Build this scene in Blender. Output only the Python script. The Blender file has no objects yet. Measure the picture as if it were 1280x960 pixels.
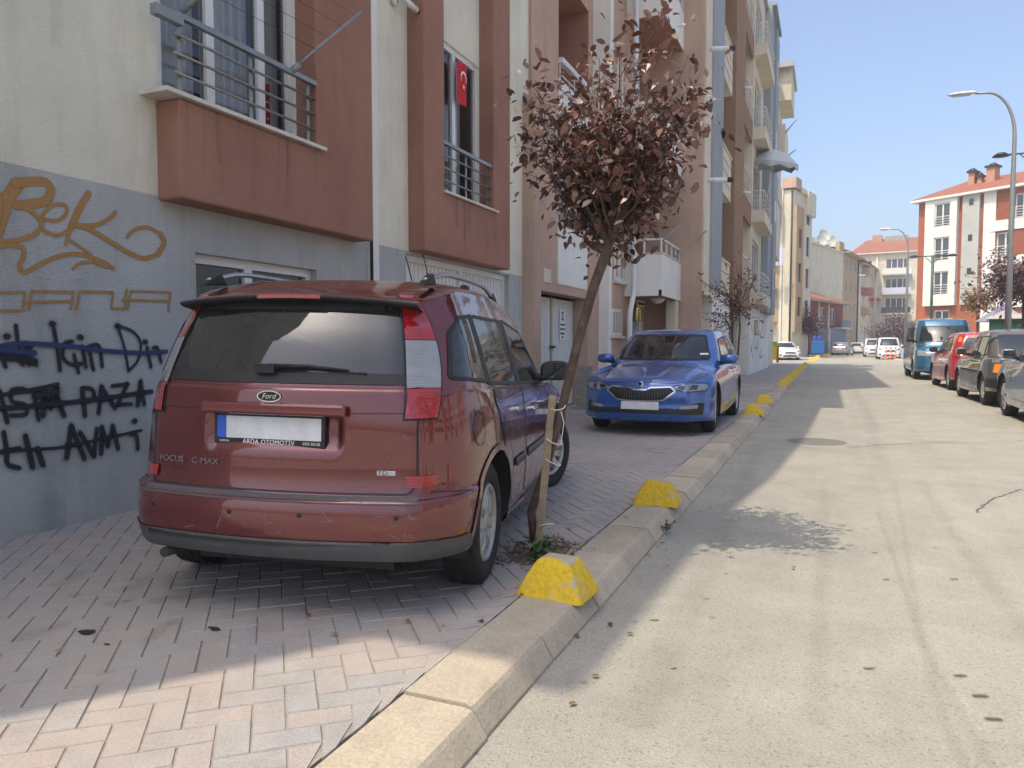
import bpy, bmesh, math, random
from mathutils import Vector, Matrix
from mathutils.bvhtree import BVHTree
random.seed(7)
SC = bpy.context.scene; COL = SC.collection
R = math.radians
# ---------------------------------------------------------------- camera
CAM_H = 1.15; FPX = 924.0
YAW = math.atan2(395, FPX); PIT = math.atan2(50, FPX)
cd = bpy.data.cameras.new("camera"); cam = bpy.data.objects.new("camera", cd); COL.objects.link(cam)
cd.sensor_width = 36.0; cd.lens = 36.0*FPX/1280.0; cd.clip_start = 0.05; cd.clip_end = 2000
cam.location = (0, 0, CAM_H); cam.rotation_mode = 'XYZ'
cam.rotation_euler = (math.pi/2 - PIT, 0, YAW)
SC.camera = cam
# ---------------------------------------------------------------- sky, sun, exposure
SUN_EL = 64.0; SUN_DX, SUN_DY = 0.573, 0.819            # the light travels towards +x, +y
w = bpy.data.worlds.new("World"); SC.world = w; w.use_nodes = True
nt = w.node_tree; bg = nt.nodes['Background']
sky = nt.nodes.new('ShaderNodeTexSky'); sky.sky_type = 'NISHITA'; sky.sun_disc = False
sky.sun_elevation = R(SUN_EL); sky.sun_rotation = math.atan2(-SUN_DX, -SUN_DY)
sky.altitude = 800; sky.air_density = 1.0; sky.dust_density = 8.0; sky.ozone_density = 1.2
nt.links.new(sky.outputs[0], bg.inputs[0]); bg.inputs[1].default_value = 0.15
sl = bpy.data.lights.new("sun", 'SUN'); sl.energy = 2.1; sl.angle = R(0.5); sl.color = (1.0, 0.875, 0.68)
so = bpy.data.objects.new("sun", sl); COL.objects.link(so)
e = R(SUN_EL)
so.rotation_euler = Vector((SUN_DX*math.cos(e), SUN_DY*math.cos(e), -math.sin(e))).to_track_quat('-Z', 'Y').to_euler()
vs = SC.view_settings; vs.view_transform = 'Standard'; vs.look = 'None'; vs.gamma = 1; vs.use_curve_mapping = False
vs.exposure = 0.98
try:
    SC.cycles.max_bounces = 6; SC.cycles.transparent_max_bounces = 12; SC.cycles.glossy_bounces = 3
    SC.cycles.caustics_reflective = False; SC.cycles.caustics_refractive = False
except Exception: pass
# ---------------------------------------------------------------- materials
def srgb(h):
    h = h.lstrip('#'); c = [int(h[i:i+2], 16)/255 for i in (0, 2, 4)]
    return tuple((x/12.92 if x <= .04045 else ((x+.055)/1.055)**2.4) for x in c)
class NT:
    def __init__(s, name):
        s.m = bpy.data.materials.new(name); s.m.use_nodes = True; s.t = s.m.node_tree
        s.b = s.t.nodes['Principled BSDF']; s.out = s.t.nodes['Material Output']
    def n(s, typ, **kw):
        nd = s.t.nodes.new(typ)
        for k, v in kw.items():
            if k.startswith('i_'):
                key = k[2:]; key = int(key) if key.isdigit() else key.replace('_', ' ')
                nd.inputs[key].default_value = v
            else: setattr(nd, k, v)
        return nd
    def l(s, a, b): s.t.links.new(a, b)
    def noise(s, scale, detail=4, rough=.6, vec=None, dist=0):
        nd = s.n('ShaderNodeTexNoise', i_Scale=scale, i_Detail=detail, i_Roughness=rough, i_Distortion=dist)
        if vec is not None: s.l(vec, nd.inputs['Vector'])
        return nd
    def ramp(s, src, stops):
        nd = s.n('ShaderNodeValToRGB'); cr = nd.color_ramp
        while len(cr.elements) < len(stops): cr.elements.new(.5)
        for el, (p, c) in zip(cr.elements, stops):
            el.position = p; el.color = (c, c, c, 1) if isinstance(c, (int, float)) else (*c[:3], 1)
        s.l(src, nd.inputs[0]); return nd
    def mix(s, fac, a, b, mode='MIX'):
        nd = s.n('ShaderNodeMix', data_type='RGBA', blend_type=mode)
        for sock, v in ((nd.inputs[0], fac), (nd.inputs[6], a), (nd.inputs[7], b)):
            if isinstance(v, (int, float)): sock.default_value = v
            elif isinstance(v, tuple): sock.default_value = (*v[:3], 1)
            else: s.l(v, sock)
        return nd.outputs[2]
    def bump(s, h, strength, dist=.01):
        nd = s.n('ShaderNodeBump', i_Strength=strength, i_Distance=dist)
        s.l(h, nd.inputs['Height']); s.l(nd.outputs[0], s.b.inputs['Normal']); return nd
    def coords(s, scale=(1, 1, 1), kind='Object'):
        tc = s.n('ShaderNodeTexCoord'); mp = s.n('ShaderNodeMapping'); mp.inputs['Scale'].default_value = scale
        s.l(tc.outputs[kind], mp.inputs['Vector']); return mp.outputs[0]
M = {}
def simple(name, col, rough=.6, metal=0, coat=0, spec=.5, var=.12, nscale=8, bump=0, bscale=60):
    t = NT(name); t.b.inputs['Roughness'].default_value = rough; t.b.inputs['Metallic'].default_value = metal
    t.b.inputs['Coat Weight'].default_value = coat; t.b.inputs['Specular IOR Level'].default_value = spec
    v = t.coords()
    n = t.noise(nscale, 5, .65, v)
    r = t.ramp(n.outputs[0], [(.3, 1-var), (.7, 1+var*.6)])
    t.l(t.mix(1.0, tuple(col), r.outputs[0], 'MULTIPLY'), t.b.inputs['Base Color'])
    if bump: t.bump(t.noise(bscale, 4, .6, v).outputs[0], bump, .01)
    M[name] = t.m; return t.m
def stucco(name, col, stain=.18, rough=.9, bump=.5):
    """coarse trowelled render: horizontal drag marks, faint weather streaks"""
    t = NT(name); t.b.inputs['Roughness'].default_value = rough; t.b.inputs['Specular IOR Level'].default_value = .2
    v = t.coords((6, 6, 60)); v2 = t.coords((1, 1, 1)); v3 = t.coords((3.5, 3.5, .5)); v4 = t.coords((30, 30, 30))
    a = t.noise(3.0, 6, .62, v); big = t.noise(.9, 4, .6, v2); st = t.noise(1.4, 6, .7, v3); fine = t.noise(3, 3, .6, v4)
    r1 = t.ramp(big.outputs[0], [(.3, 1-stain), (.72, 1.06)])
    r2 = t.ramp(st.outputs[0], [(.28, 1-stain*.8), (.5, 1.0)])
    r3 = t.ramp(a.outputs[0], [(.3, .93), (.7, 1.04)])
    c = t.mix(1.0, tuple(col), r1.outputs[0], 'MULTIPLY'); c = t.mix(1.0, c, r2.outputs[0], 'MULTIPLY'); c = t.mix(1.0, c, r3.outputs[0], 'MULTIPLY')
    t.l(c, t.b.inputs['Base Color'])
    s = t.n('ShaderNodeMath', operation='ADD'); t.l(a.outputs[0], s.inputs[0]); t.l(fine.outputs[0], s.inputs[1])
    t.bump(s.outputs[0], bump, .012)
    M[name] = t.m; return t.m
stucco('cream', srgb('eeead6'), .15, bump=.8)
stucco('base_gray', srgb('c4c6c2'), .24, bump=.8)
stucco('bay_brown', srgb('ab7e6b'), .2, bump=.8)
stucco('pink', srgb('c2a592'), .18, bump=.35)
stucco('white_stucco', srgb('e8e7df'), .1, bump=.3)
stucco('c_cream', srgb('d9d0ba'), .12, bump=.3)
stucco('c_gray', srgb('9da4a8'), .14, bump=.3)
stucco('c_brown', srgb('9a7c62'), .14, bump=.3)
stucco('olive', srgb('b8ac90'), .2, bump=.3)
stucco('far_cream', srgb('d6cfb8'), .14, bump=.2)
stucco('far_tan', srgb('b9a283'), .2, bump=.2)
stucco('far_orange', srgb('a3634a'), .1, bump=.2)
stucco('far_white', srgb('dcdad2'), .08, bump=.2)
stucco('far_red', srgb('93564c'), .15, bump=.2)
stucco('far_gray', srgb('b3b4ae'), .1, bump=.2)
stucco('slate_blue', srgb('7d8796'), .15, bump=.2)
simple('white_pvc', srgb('dcdcd8'), .35, var=.06)
simple('white_paint', srgb('d9d9d6'), .5, var=.08)
simple('sill', srgb('cfc9bd'), .6, var=.15, bump=.1)
simple('steel', srgb('8f8f8a'), .38, metal=.75, var=.12)
simple('dark_metal', srgb('3b3d3f'), .5, metal=.4)
simple('galv', srgb('8f9494'), .5, metal=.4, var=.12)
simple('black_plastic', srgb('1d1d1f'), .55, var=.2)
simple('grey_plastic', srgb('4c4d4f'), .6, var=.2, bump=.15, bscale=300)
simple('rubber', srgb('222223'), .85, var=.35, nscale=14, bump=.3, bscale=120)
simple('curtain', srgb('dcdee0'), .9, var=.1)
simple('dark_room', srgb('15171a'), .9)  # near-black colour puts the shade of unlit rooms behind the windows
simple('bark', srgb('57473d'), .9, var=.55, nscale=18, bump=1.0, bscale=45)
simple('dead_bark', srgb('3c2e25'), .95, var=.5, nscale=20, bump=1.0, bscale=40)
simple('plank', srgb('9c8c74'), .85, var=.35, nscale=9, bump=.4, bscale=80)
simple('string', srgb('d6d2c8'), .9)
simple('roof_tile', srgb('8a5640'), .85, var=.25, nscale=3, bump=.6, bscale=9)
simple('chimney', srgb('b98a70'), .9, var=.12)
simple('concrete', srgb('a09b90'), .92, var=.22, nscale=6, bump=.5, bscale=70)
simple('brickblock', srgb('a39b8c'), .92, var=.3, nscale=5, bump=.5, bscale=60)
simple('shutter', srgb('8a7263'), .7, var=.2)
simple('red_flag', srgb('c4202c'), .8, var=.08)
simple('white_mark', srgb('e6e6e2'), .7, var=.02)
simple('umbrella', srgb('b9bdbf'), .8, var=.1)
simple('green_paint', srgb('245444'), .5, var=.12)
simple('iron', srgb('77746d'), .7, metal=.2, var=.2, nscale=20, bump=.4, bscale=60)
simple('orange_plastic', srgb('e0502e'), .5, var=.1)
simple('yellow_plastic', srgb('e4c31e'), .5, var=.1)
simple('green_plastic', srgb('7fae2c'), .5, var=.1)
simple('blue_plastic', srgb('2a6fb0'), .5, var=.1)
simple('black_mark', srgb('26282b'), .8, var=.05)
simple('yellow_pipe', srgb('d6bf6a'), .5, var=.1)
simple('chrome', srgb('cfd0d0'), .16, metal=1, var=.03)
simple('alu', srgb('b6b7b8'), .34, metal=.85, var=.1)
simple('hubcap', srgb('a9aaa8'), .42, metal=.55, var=.14, nscale=12)
simple('seat_fabric', srgb('33343a'), .9, var=.15)
simple('seat_light', srgb('6f6f70'), .9, var=.15)
simple('plate_white', srgb('cfd2d4'), .5, var=.16, nscale=9)
simple('plate_blue', srgb('2b57b8'), .5, var=.05)
simple('red_lens', (.30, .010, .012), .12, coat=1, var=.35, nscale=16)
simple('clear_lens', srgb('85898d'), .2, coat=.5, var=.10, nscale=14)
simple('head_lens', srgb('8f979f'), .1, coat=1, metal=.5, var=.35, nscale=22)
simple('amber_lens', srgb('e08226'), .15, coat=1, var=.1)
simple('laundry_a', srgb('c9c6d6'), .9); simple('laundry_b', srgb('b06f77'), .9)
simple('soil', srgb('6c5f50'), 1, var=.5, nscale=12, bump=1, bscale=50)
simple('striped', srgb('6b5f86'), .8, var=.3, nscale=12)
def carpaint(name, col, metal=.35, rough=.32, dust=.12, flake=True, dustcol='b7a894'):
    t = NT(name); b = t.b; v = t.coords()
    n = t.noise(2.2, 6, .65, v); geo = t.n('ShaderNodeNewGeometry'); sx = t.n('ShaderNodeSeparateXYZ'); t.l(geo.outputs['Normal'], sx.inputs[0])
    up = t.n('ShaderNodeMapRange', i_1=.2, i_2=1.0, i_3=.35, i_4=1.0); t.l(sx.outputs[2], up.inputs[0])
    r = t.ramp(n.outputs[0], [(.3, dust*.35), (.72, dust)])
    m = t.n('ShaderNodeMath', operation='MULTIPLY'); t.l(r.outputs[0], m.inputs[0]); t.l(up.outputs[0], m.inputs[1])
    t.l(t.mix(m.outputs[0], tuple(col), srgb(dustcol)), b.inputs['Base Color'])
    b.inputs['Metallic'].default_value = metal
    rr = t.ramp(n.outputs[0], [(.3, rough*.8), (.7, rough*1.3)]); t.l(rr.outputs[0], b.inputs['Roughness'])
    b.inputs['Coat Weight'].default_value = 1.0; b.inputs['Coat Roughness'].default_value = .03; b.inputs['Coat IOR'].default_value = 1.62
    M[name] = t.m; return t.m
carpaint('maroon', (.125, .012, .013), .5, .26, .05)
carpaint('sky_blue_car', (.010, .085, .34), .35, .3, .05)
carpaint('teal_van', (.012, .125, .24), .35, .3, .12)
carpaint('dark_van', (.035, .045, .07), .3, .3, .12)
carpaint('red_car', (.40, .012, .022), .1, .3, .05)
carpaint('grey_car', (.045, .05, .052), .3, .4, .25)
carpaint('steel_car', (.09, .15, .27), .5, .3, .12)
carpaint('white_car', (.72, .73, .73), 0, .3, .08)
carpaint('silver_car', (.33, .34, .36), .6, .35, .15)
def glassmat(name, tint, refl, dust=.05, op=.25):
    t = NT(name); t.t.nodes.remove(t.b)
    tr = t.n('ShaderNodeBsdfTransparent'); tr.inputs[0].default_value = (*tint, 1)
    gl = t.n('ShaderNodeBsdfGlossy'); gl.inputs['Roughness'].default_value = .03; gl.inputs[0].default_value = (.95, .97, 1, 1)
    df = t.n('ShaderNodeBsdfDiffuse'); df.inputs[0].default_value = (.35, .34, .31, 1)
    fr = t.n('ShaderNodeFresnel', i_IOR=refl)
    mx = t.n('ShaderNodeMixShader'); t.l(fr.outputs[0], mx.inputs[0]); t.l(tr.outputs[0], mx.inputs[1]); t.l(gl.outputs[0], mx.inputs[2])
    n = t.noise(3, 5, .6, t.coords()); r = t.ramp(n.outputs[0], [(.35, dust*.4), (.7, dust)])
    m2 = t.n('ShaderNodeMixShader'); t.l(r.outputs[0], m2.inputs[0]); t.l(mx.outputs[0], m2.inputs[1]); t.l(df.outputs[0], m2.inputs[2])
    t.l(m2.outputs[0], t.out.inputs[0]); M[name] = t.m
glassmat('car_glass', (.20, .235, .23), 1.75, .07)
glassmat('windscreen', (.42, .47, .46), 1.6, .05)
glassmat('house_glass', (.85, .88, .9), 1.6, .04)
def darkglass(name, col=(.018, .022, .026)):
    t = NT(name); b = t.b; b.inputs['Base Color'].default_value = (*col, 1); b.inputs['Roughness'].default_value = .05
    b.inputs['Specular IOR Level'].default_value = .9; M[name] = t.m
darkglass('dark_glass'); darkglass('far_glass', (.055, .065, .08))
# asphalt
def asphalt():
    t = NT('asphalt'); b = t.b; b.inputs['Roughness'].default_value = .93; b.inputs['Specular IOR Level'].default_value = .25
    v = t.coords(); big = t.noise(.22, 5, .6, v); mid = t.noise(2.5, 6, .7, v); fine = t.noise(95, 3, .7, v); vor = t.n('ShaderNodeTexVoronoi', i_Scale=110.0); t.l(v, vor.inputs['Vector'])
    base = t.ramp(big.outputs[0], [(.3, srgb('949289')), (.7, srgb('a19f94'))])
    c = t.mix(1.0, base.outputs[0], t.ramp(mid.outputs[0], [(.3, .84), (.7, 1.06)]).outputs[0], 'MULTIPLY')
    c = t.mix(1.0, c, t.ramp(fine.outputs[0], [(.33, .84), (.62, 1.07)]).outputs[0], 'MULTIPLY')
    wn = t.n('ShaderNodeTexWhiteNoise'); t.l(vor.outputs['Color'], wn.inputs[0])
    c = t.mix(1.0, c, t.ramp(wn.outputs[0], [(.0, .76), (.06, .82), (.1, 1.0), (.93, 1.0), (.96, 1.10)]).outputs[0], 'MULTIPLY')
    # wheel tracks: long faint streaks along the street
    vs_ = t.coords((1.3, .035, 1)); tr = t.noise(1.6, 5, .55, vs_, .4)
    c = t.mix(1.0, c, t.ramp(tr.outputs[0], [(.36, .94), (.5, 1.01), (.66, .98)]).outputs[0], 'MULTIPLY')
    # scattered dark spots
    v5 = t.n('ShaderNodeTexVoronoi', i_Scale=2.6, i_Randomness=1.0); t.l(v, v5.inputs['Vector'])
    c = t.mix(1.0, c, t.ramp(v5.outputs['Distance'], [(.03, .7), (.06, 1.0)]).outputs[0], 'MULTIPLY')
    t.l(c, b.inputs['Base Color'])
    s = t.n('ShaderNodeMath', operation='ADD'); t.l(fine.outputs[0], s.inputs[0]); t.l(vor.outputs['Distance'], s.inputs[1])
    t.bump(s.outputs[0], .55, .006); M['asphalt'] = t.m
asphalt()
def attr_mat(name, base_a, base_b, rough=.93, bump=.5, attr='tone', bscale=120, mottled=.16, dust=0.0):
    t = NT(name); b = t.b; b.inputs['Roughness'].default_value = rough; b.inputs['Specular IOR Level'].default_value = .25
    at = t.n('ShaderNodeAttribute', attribute_name=attr); v = t.coords(); n = t.noise(7, 6, .7, v); f = t.noise(bscale, 3, .7, v)
    c = t.mix(at.outputs['Fac'], base_a, base_b)
    c = t.mix(1.0, c, t.ramp(n.outputs[0], [(.3, 1-mottled), (.7, 1+mottled*.5)]).outputs[0], 'MULTIPLY')
    c = t.mix(1.0, c, t.ramp(f.outputs[0], [(.33, .8), (.65, 1.1)]).outputs[0], 'MULTIPLY')
    if dust:
        big = t.noise(.9, 5, .65, v)
        c = t.mix(t.ramp(big.outputs[0], [(.4, 0.0), (.62, dust)]).outputs[0], c, srgb('aca396'))
    t.l(c, b.inputs['Base Color']); t.bump(f.outputs[0], bump, .005); M[name] = t.m
attr_mat('paver', srgb('979797'), srgb('a39893'), dust=.55)
attr_mat('kerbstone', srgb('a59c8a'), srgb('b5ab98'), bscale=90, dust=.3)
attr_mat('paver_plain', srgb('979797'), srgb('9f9893'), dust=.4)
simple('joint_sand', srgb('948b80'), 1, var=.3, nscale=20, bump=.5, bscale=150)
def leafmat(name, a, b_, tr=.25, rough=.6, pale=(.32, .25, .21)):
    t = NT(name); b = t.b; at = t.n('ShaderNodeAttribute', attribute_name='tone')
    cr = t.ramp(at.outputs['Fac'], [(0, a), (.58, b_), (.76, tuple(x*1.5+.02 for x in b_)), (.87, pale)])  # pale end of the ramp paints in dusty and sunlit leaves
    t.l(cr.outputs[0], b.inputs['Base Color']); b.inputs['Roughness'].default_value = rough
    tl = t.n('ShaderNodeBsdfTranslucent'); t.l(cr.outputs[0], tl.inputs[0]); mx = t.n('ShaderNodeMixShader', i_0=tr)
    t.l(b.outputs[0], mx.inputs[1]); t.l(tl.outputs[0], mx.inputs[2]); t.l(mx.outputs[0], t.out.inputs[0]); M[name] = t.m
leafmat('plum_leaf', (.028, .015, .013), (.165, .078, .060), rough=.32, tr=.2, pale=(.60, .52, .44))
leafmat('plum_far', (.05, .025, .03), (.13, .07, .08))
leafmat('rust_leaf', (.12, .04, .03), (.26, .11, .08))
leafmat('amber_leaf', (.16, .09, .03), (.34, .20, .07))
leafmat('green_leaf', (.02, .06, .015), (.07, .15, .04))
def lens_ribs(name, scale=(1, 1, 160)):
    m = M[name]; t = m.node_tree; b = t.nodes['Principled BSDF']; tc = t.nodes.new('ShaderNodeTexCoord'); wv = t.nodes.new('ShaderNodeTexWave'); wv.bands_direction = 'Z'; wv.inputs['Scale'].default_value = 22
    t.links.new(tc.outputs['Object'], wv.inputs['Vector']); bp = t.nodes.new('ShaderNodeBump'); bp.inputs['Strength'].default_value = .22; bp.inputs['Distance'].default_value = .004
    t.links.new(wv.outputs['Fac'], bp.inputs['Height']); t.links.new(bp.outputs[0], b.inputs['Normal'])
lens_ribs('clear_lens'); lens_ribs('red_lens')
def hump_mat():
    t = NT('hump_paint'); b = t.b; b.inputs['Roughness'].default_value = .75
    v = t.coords(); n = t.noise(7, 6, .7, v); n2 = t.noise(45, 4, .7, v)
    geo = t.n('ShaderNodeNewGeometry'); sx = t.n('ShaderNodeSeparateXYZ'); t.l(geo.outputs['Normal'], sx.inputs[0])
    up = t.n('ShaderNodeMapRange', i_1=.5, i_2=1.0, i_3=.0, i_4=.16); t.l(sx.outputs[2], up.inputs[0])
    ad = t.n('ShaderNodeMath', operation='ADD'); t.l(n.outputs[0], ad.inputs[0]); t.l(up.outputs[0], ad.inputs[1])
    wear = t.ramp(ad.outputs[0], [(.575, 0.0), (.615, 1.0)])
    yel = t.mix(1.0, srgb('cfae1c'), t.ramp(n2.outputs[0], [(.3, .72), (.6, 1.05)]).outputs[0], 'MULTIPLY')
    t.l(t.mix(wear.outputs[0], yel, srgb('a8a08e')), b.inputs['Base Color']); t.bump(n2.outputs[0], .6, .006); M['hump_paint'] = t.m
hump_mat()
def spray(name, col):
    t = NT(name); b = t.b; b.inputs['Base Color'].default_value = (*col, 1); b.inputs['Roughness'].default_value = .85
    at = t.n('ShaderNodeAttribute', attribute_name='tone'); n = t.noise(90, 3, .7, t.coords())
    m = t.n('ShaderNodeMath', operation='MULTIPLY'); t.l(at.outputs['Fac'], m.inputs[0])
    t.l(t.ramp(n.outputs[0], [(.3, .75), (.55, 1.3)]).outputs[0], m.inputs[1])
    tr = t.n('ShaderNodeBsdfTransparent'); mx = t.n('ShaderNodeMixShader'); t.l(m.outputs[0], mx.inputs[0]); t.l(tr.outputs[0], mx.inputs[1]); t.l(b.outputs[0], mx.inputs[2])
    t.l(mx.outputs[0], t.out.inputs[0]); M[name] = t.m
spray('spray_gold', srgb('a57c48')); spray('spray_black', srgb('24272c')); spray('spray_blue', srgb('2f3c66')); spray('spray_red', srgb('a34a3c')); spray('stain', srgb('3a3430'))
# ---------------------------------------------------------------- objects
def link(o, parent=None):
    COL.objects.link(o)
    if parent is not None: o.parent = parent
    return o
def tag(o, label=None, cat=None, group=None, kind=None):
    if label: o['label'] = label
    if cat: o['category'] = cat
    if group: o['group'] = group
    if kind: o['kind'] = kind
    return o
def empty(name, loc=(0, 0, 0), rz=0.0):
    o = bpy.data.objects.new(name, None); o.location = loc; o.rotation_euler = (0, 0, rz); o.empty_display_size = .2
    return link(o)
class Fr:
    """a facade's frame: u runs along it, n points out of it, z is up"""
    def __init__(s, ox=0, oy=0, ux=1, uy=0, nx=0, ny=-1, oz=0): s.o = (ox, oy, oz); s.u = (ux, uy); s.n = (nx, ny)
    def __call__(s, u, n, z): return (s.o[0]+u*s.u[0]+n*s.n[0], s.o[1]+u*s.u[1]+n*s.n[1], s.o[2]+z)
def street(X): return Fr(X, 0, 0, 1, 1, 0)
def facing(ox, oy, deg): # a facade whose u runs to the right as one looks at it, turned by deg
    a = R(deg); return Fr(ox, oy, math.cos(a), math.sin(a), math.sin(a), -math.cos(a))
W0 = Fr(0, 0, 1, 0, 0, 1)
class GF:
    """a frame lying on the ground"""
    def __init__(s, z): s.z = z
    def __call__(s, u, n, z): return (u, z, s.z+n)
class MB:
    def __init__(s, F=W0): s.v = []; s.f = []; s.mi = []; s.mats = []; s.F = F; s.tone = []; s.smooth = []
    def m(s, mat):
        if mat not in s.mats: s.mats.append(mat)
        return s.mats.index(mat)
    def face(s, pts, mat, smooth=False, tone=None):
        i = len(s.v); s.v.extend(pts); s.f.append(tuple(range(i, i+len(pts)))); s.mi.append(s.m(mat)); s.smooth.append(smooth)
        s.tone.extend([tone if tone is not None else .5]*len(pts) if not isinstance(tone, (list, tuple)) else list(tone))
    def quad(s, u0, u1, n, z0, z1, mat): F = s.F; s.face([F(u0, n, z0), F(u1, n, z0), F(u1, n, z1), F(u0, n, z1)], mat)
    def box(s, u0, u1, n0, n1, z0, z1, mat, tone=None):
        F = s.F; p = [F(u, n, z) for z in (z0, z1) for u, n in ((u0, n0), (u1, n0), (u1, n1), (u0, n1))]
        i = len(s.v); s.v.extend(p); s.tone.extend([tone if tone is not None else .5]*8)
        for q in ((3, 2, 1, 0), (4, 5, 6, 7), (0, 1, 5, 4), (1, 2, 6, 5), (2, 3, 7, 6), (3, 0, 4, 7)):
            s.f.append(tuple(i+k for k in q)); s.mi.append(s.m(mat)); s.smooth.append(False)
    def prism(s, poly, a, b, mat, axis='z'):
        """poly: 2-D outline, extruded from a to b along the axis (u, n or z)"""
        def P(p, c):
            if axis == 'z': return s.F(p[0], p[1], c)
            if axis == 'u': return s.F(c, p[0], p[1])
            return s.F(p[0], c, p[1])
        n = len(poly); i = len(s.v); s.v.extend([P(p, a) for p in poly]+[P(p, b) for p in poly]); s.tone.extend([.5]*2*n)
        fs = [tuple(i+k for k in reversed(range(n))), tuple(i+n+k for k in range(n))]+[(i+k, i+(k+1) % n, i+n+(k+1) % n, i+n+k) for k in range(n)]
        for q in fs: s.f.append(q); s.mi.append(s.m(mat)); s.smooth.append(False)
    def tube(s, path, r, mat, n=8, caps=True, tone=.5):
        path = [Vector(p) for p in path]; rs = r if isinstance(r, (list, tuple)) else [r]*len(path)
        base = len(s.v); ref = None
        for k, p in enumerate(path):
            d = (path[min(k+1, len(path)-1)]-path[max(k-1, 0)])
            if d.length < 1e-9: d = Vector((0, 0, 1))
            d.normalize()
            if ref is None: ref = Vector((0, 0, 1)) if abs(d.z) < .9 else Vector((1, 0, 0))
            a = d.cross(ref)
            if a.length < 1e-5: a = d.cross(Vector((1, .3, 0)))
            a.normalize(); b = d.cross(a); ref = -b if False else ref
            for j in range(n):
                t = 2*math.pi*j/n; s.v.append(tuple(p+(a*math.cos(t)+b*math.sin(t))*rs[k])); s.tone.append(tone)
        for k in range(len(path)-1):
            for j in range(n):
                s.f.append((base+k*n+j, base+k*n+(j+1) % n, base+(k+1)*n+(j+1) % n, base+(k+1)*n+j)); s.mi.append(s.m(mat)); s.smooth.append(True)
        if caps:
            s.f.append(tuple(base+j for j in reversed(range(n)))); s.mi.append(s.m(mat)); s.smooth.append(False)
            e_ = base+(len(path)-1)*n; s.f.append(tuple(e_+j for j in range(n))); s.mi.append(s.m(mat)); s.smooth.append(False)
    def ftube(s, path, r, mat, n=8, caps=True): s.tube([s.F(*p) for p in path], r, mat, n, caps)
    def lathe(s, prof, c, axis, mat, n=32, smooth=True):
        """prof: (radius, height) pairs round the line through c along axis"""
        ax = Vector(axis).normalized(); a = ax.cross(Vector((0, 0, 1)))
        if a.length < 1e-4: a = ax.cross(Vector((1, 0, 0)))
        a.normalize(); b = ax.cross(a); c = Vector(c); base = len(s.v)
        for r, h in prof:
            for j in range(n):
                t = 2*math.pi*j/n; s.v.append(tuple(c+ax*h+(a*math.cos(t)+b*math.sin(t))*r)); s.tone.append(.5)
        for k in range(len(prof)-1):
            for j in range(n):
                s.f.append((base+k*n+j, base+k*n+(j+1) % n, base+(k+1)*n+(j+1) % n, base+(k+1)*n+j)); s.mi.append(s.m(mat)); s.smooth.append(smooth)
    def build(s, name, parent=None, bevel=0, seg=2, tone=False, weld=False):
        me = bpy.data.meshes.new(name); me.from_pydata(s.v, [], s.f)
        for mt in s.mats: me.materials.append(M[mt])
        me.polygons.foreach_set('material_index', s.mi); me.polygons.foreach_set('use_smooth', s.smooth)
        if tone:
            at = me.attributes.new('tone', 'FLOAT', 'POINT'); at.data.foreach_set('value', s.tone)
        me.update(); o = bpy.data.objects.new(name, me); link(o, parent)
        if weld or bevel:
            bm = bmesh.new(); bm.from_mesh(me)
            if weld: bmesh.ops.remove_doubles(bm, verts=bm.verts, dist=1e-4)
            bmesh.ops.recalc_face_normals(bm, faces=bm.faces); bm.to_mesh(me); bm.free()
        if bevel:
            md = o.modifiers.new('bevel', 'BEVEL'); md.width = bevel; md.segments = seg; md.limit_method = 'ANGLE'; md.angle_limit = R(40)
        return o
def one(name, parent, fn, F=W0, **kw):
    mb = MB(F); fn(mb); return mb.build(name, parent, **kw)
def text_mesh(name, body, size, loc, rot, mat, parent, extrude=.002, align='CENTER', shear=0, spacing=1.0, sx=1.0):
    cu = bpy.data.curves.new(name, 'FONT'); cu.body = body; cu.size = size; cu.extrude = extrude; cu.align_x = align; cu.align_y = 'CENTER'
    cu.shear = shear; cu.space_character = spacing; cu.resolution_u = 3
    to = bpy.data.objects.new(name+'_tmp', cu); COL.objects.link(to)
    dg = bpy.context.evaluated_depsgraph_get(); me = bpy.data.meshes.new_from_object(to.evaluated_get(dg))
    bpy.data.objects.remove(to); bpy.data.curves.remove(cu)
    me.materials.clear(); me.materials.append(M[mat]); me.name = name
    me.transform(Matrix.Diagonal((sx, 1, 1, 1)))
    o = bpy.data.objects.new(name, me); link(o, parent)
    o.matrix_local = Matrix.Translation(loc) @ rot.to_4x4()
    return o
def axes_rot(x, y):
    x = Vector(x).normalized(); y = Vector(y).normalized(); z = x.cross(y)
    return Matrix((x, y, z)).transposed()
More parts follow.
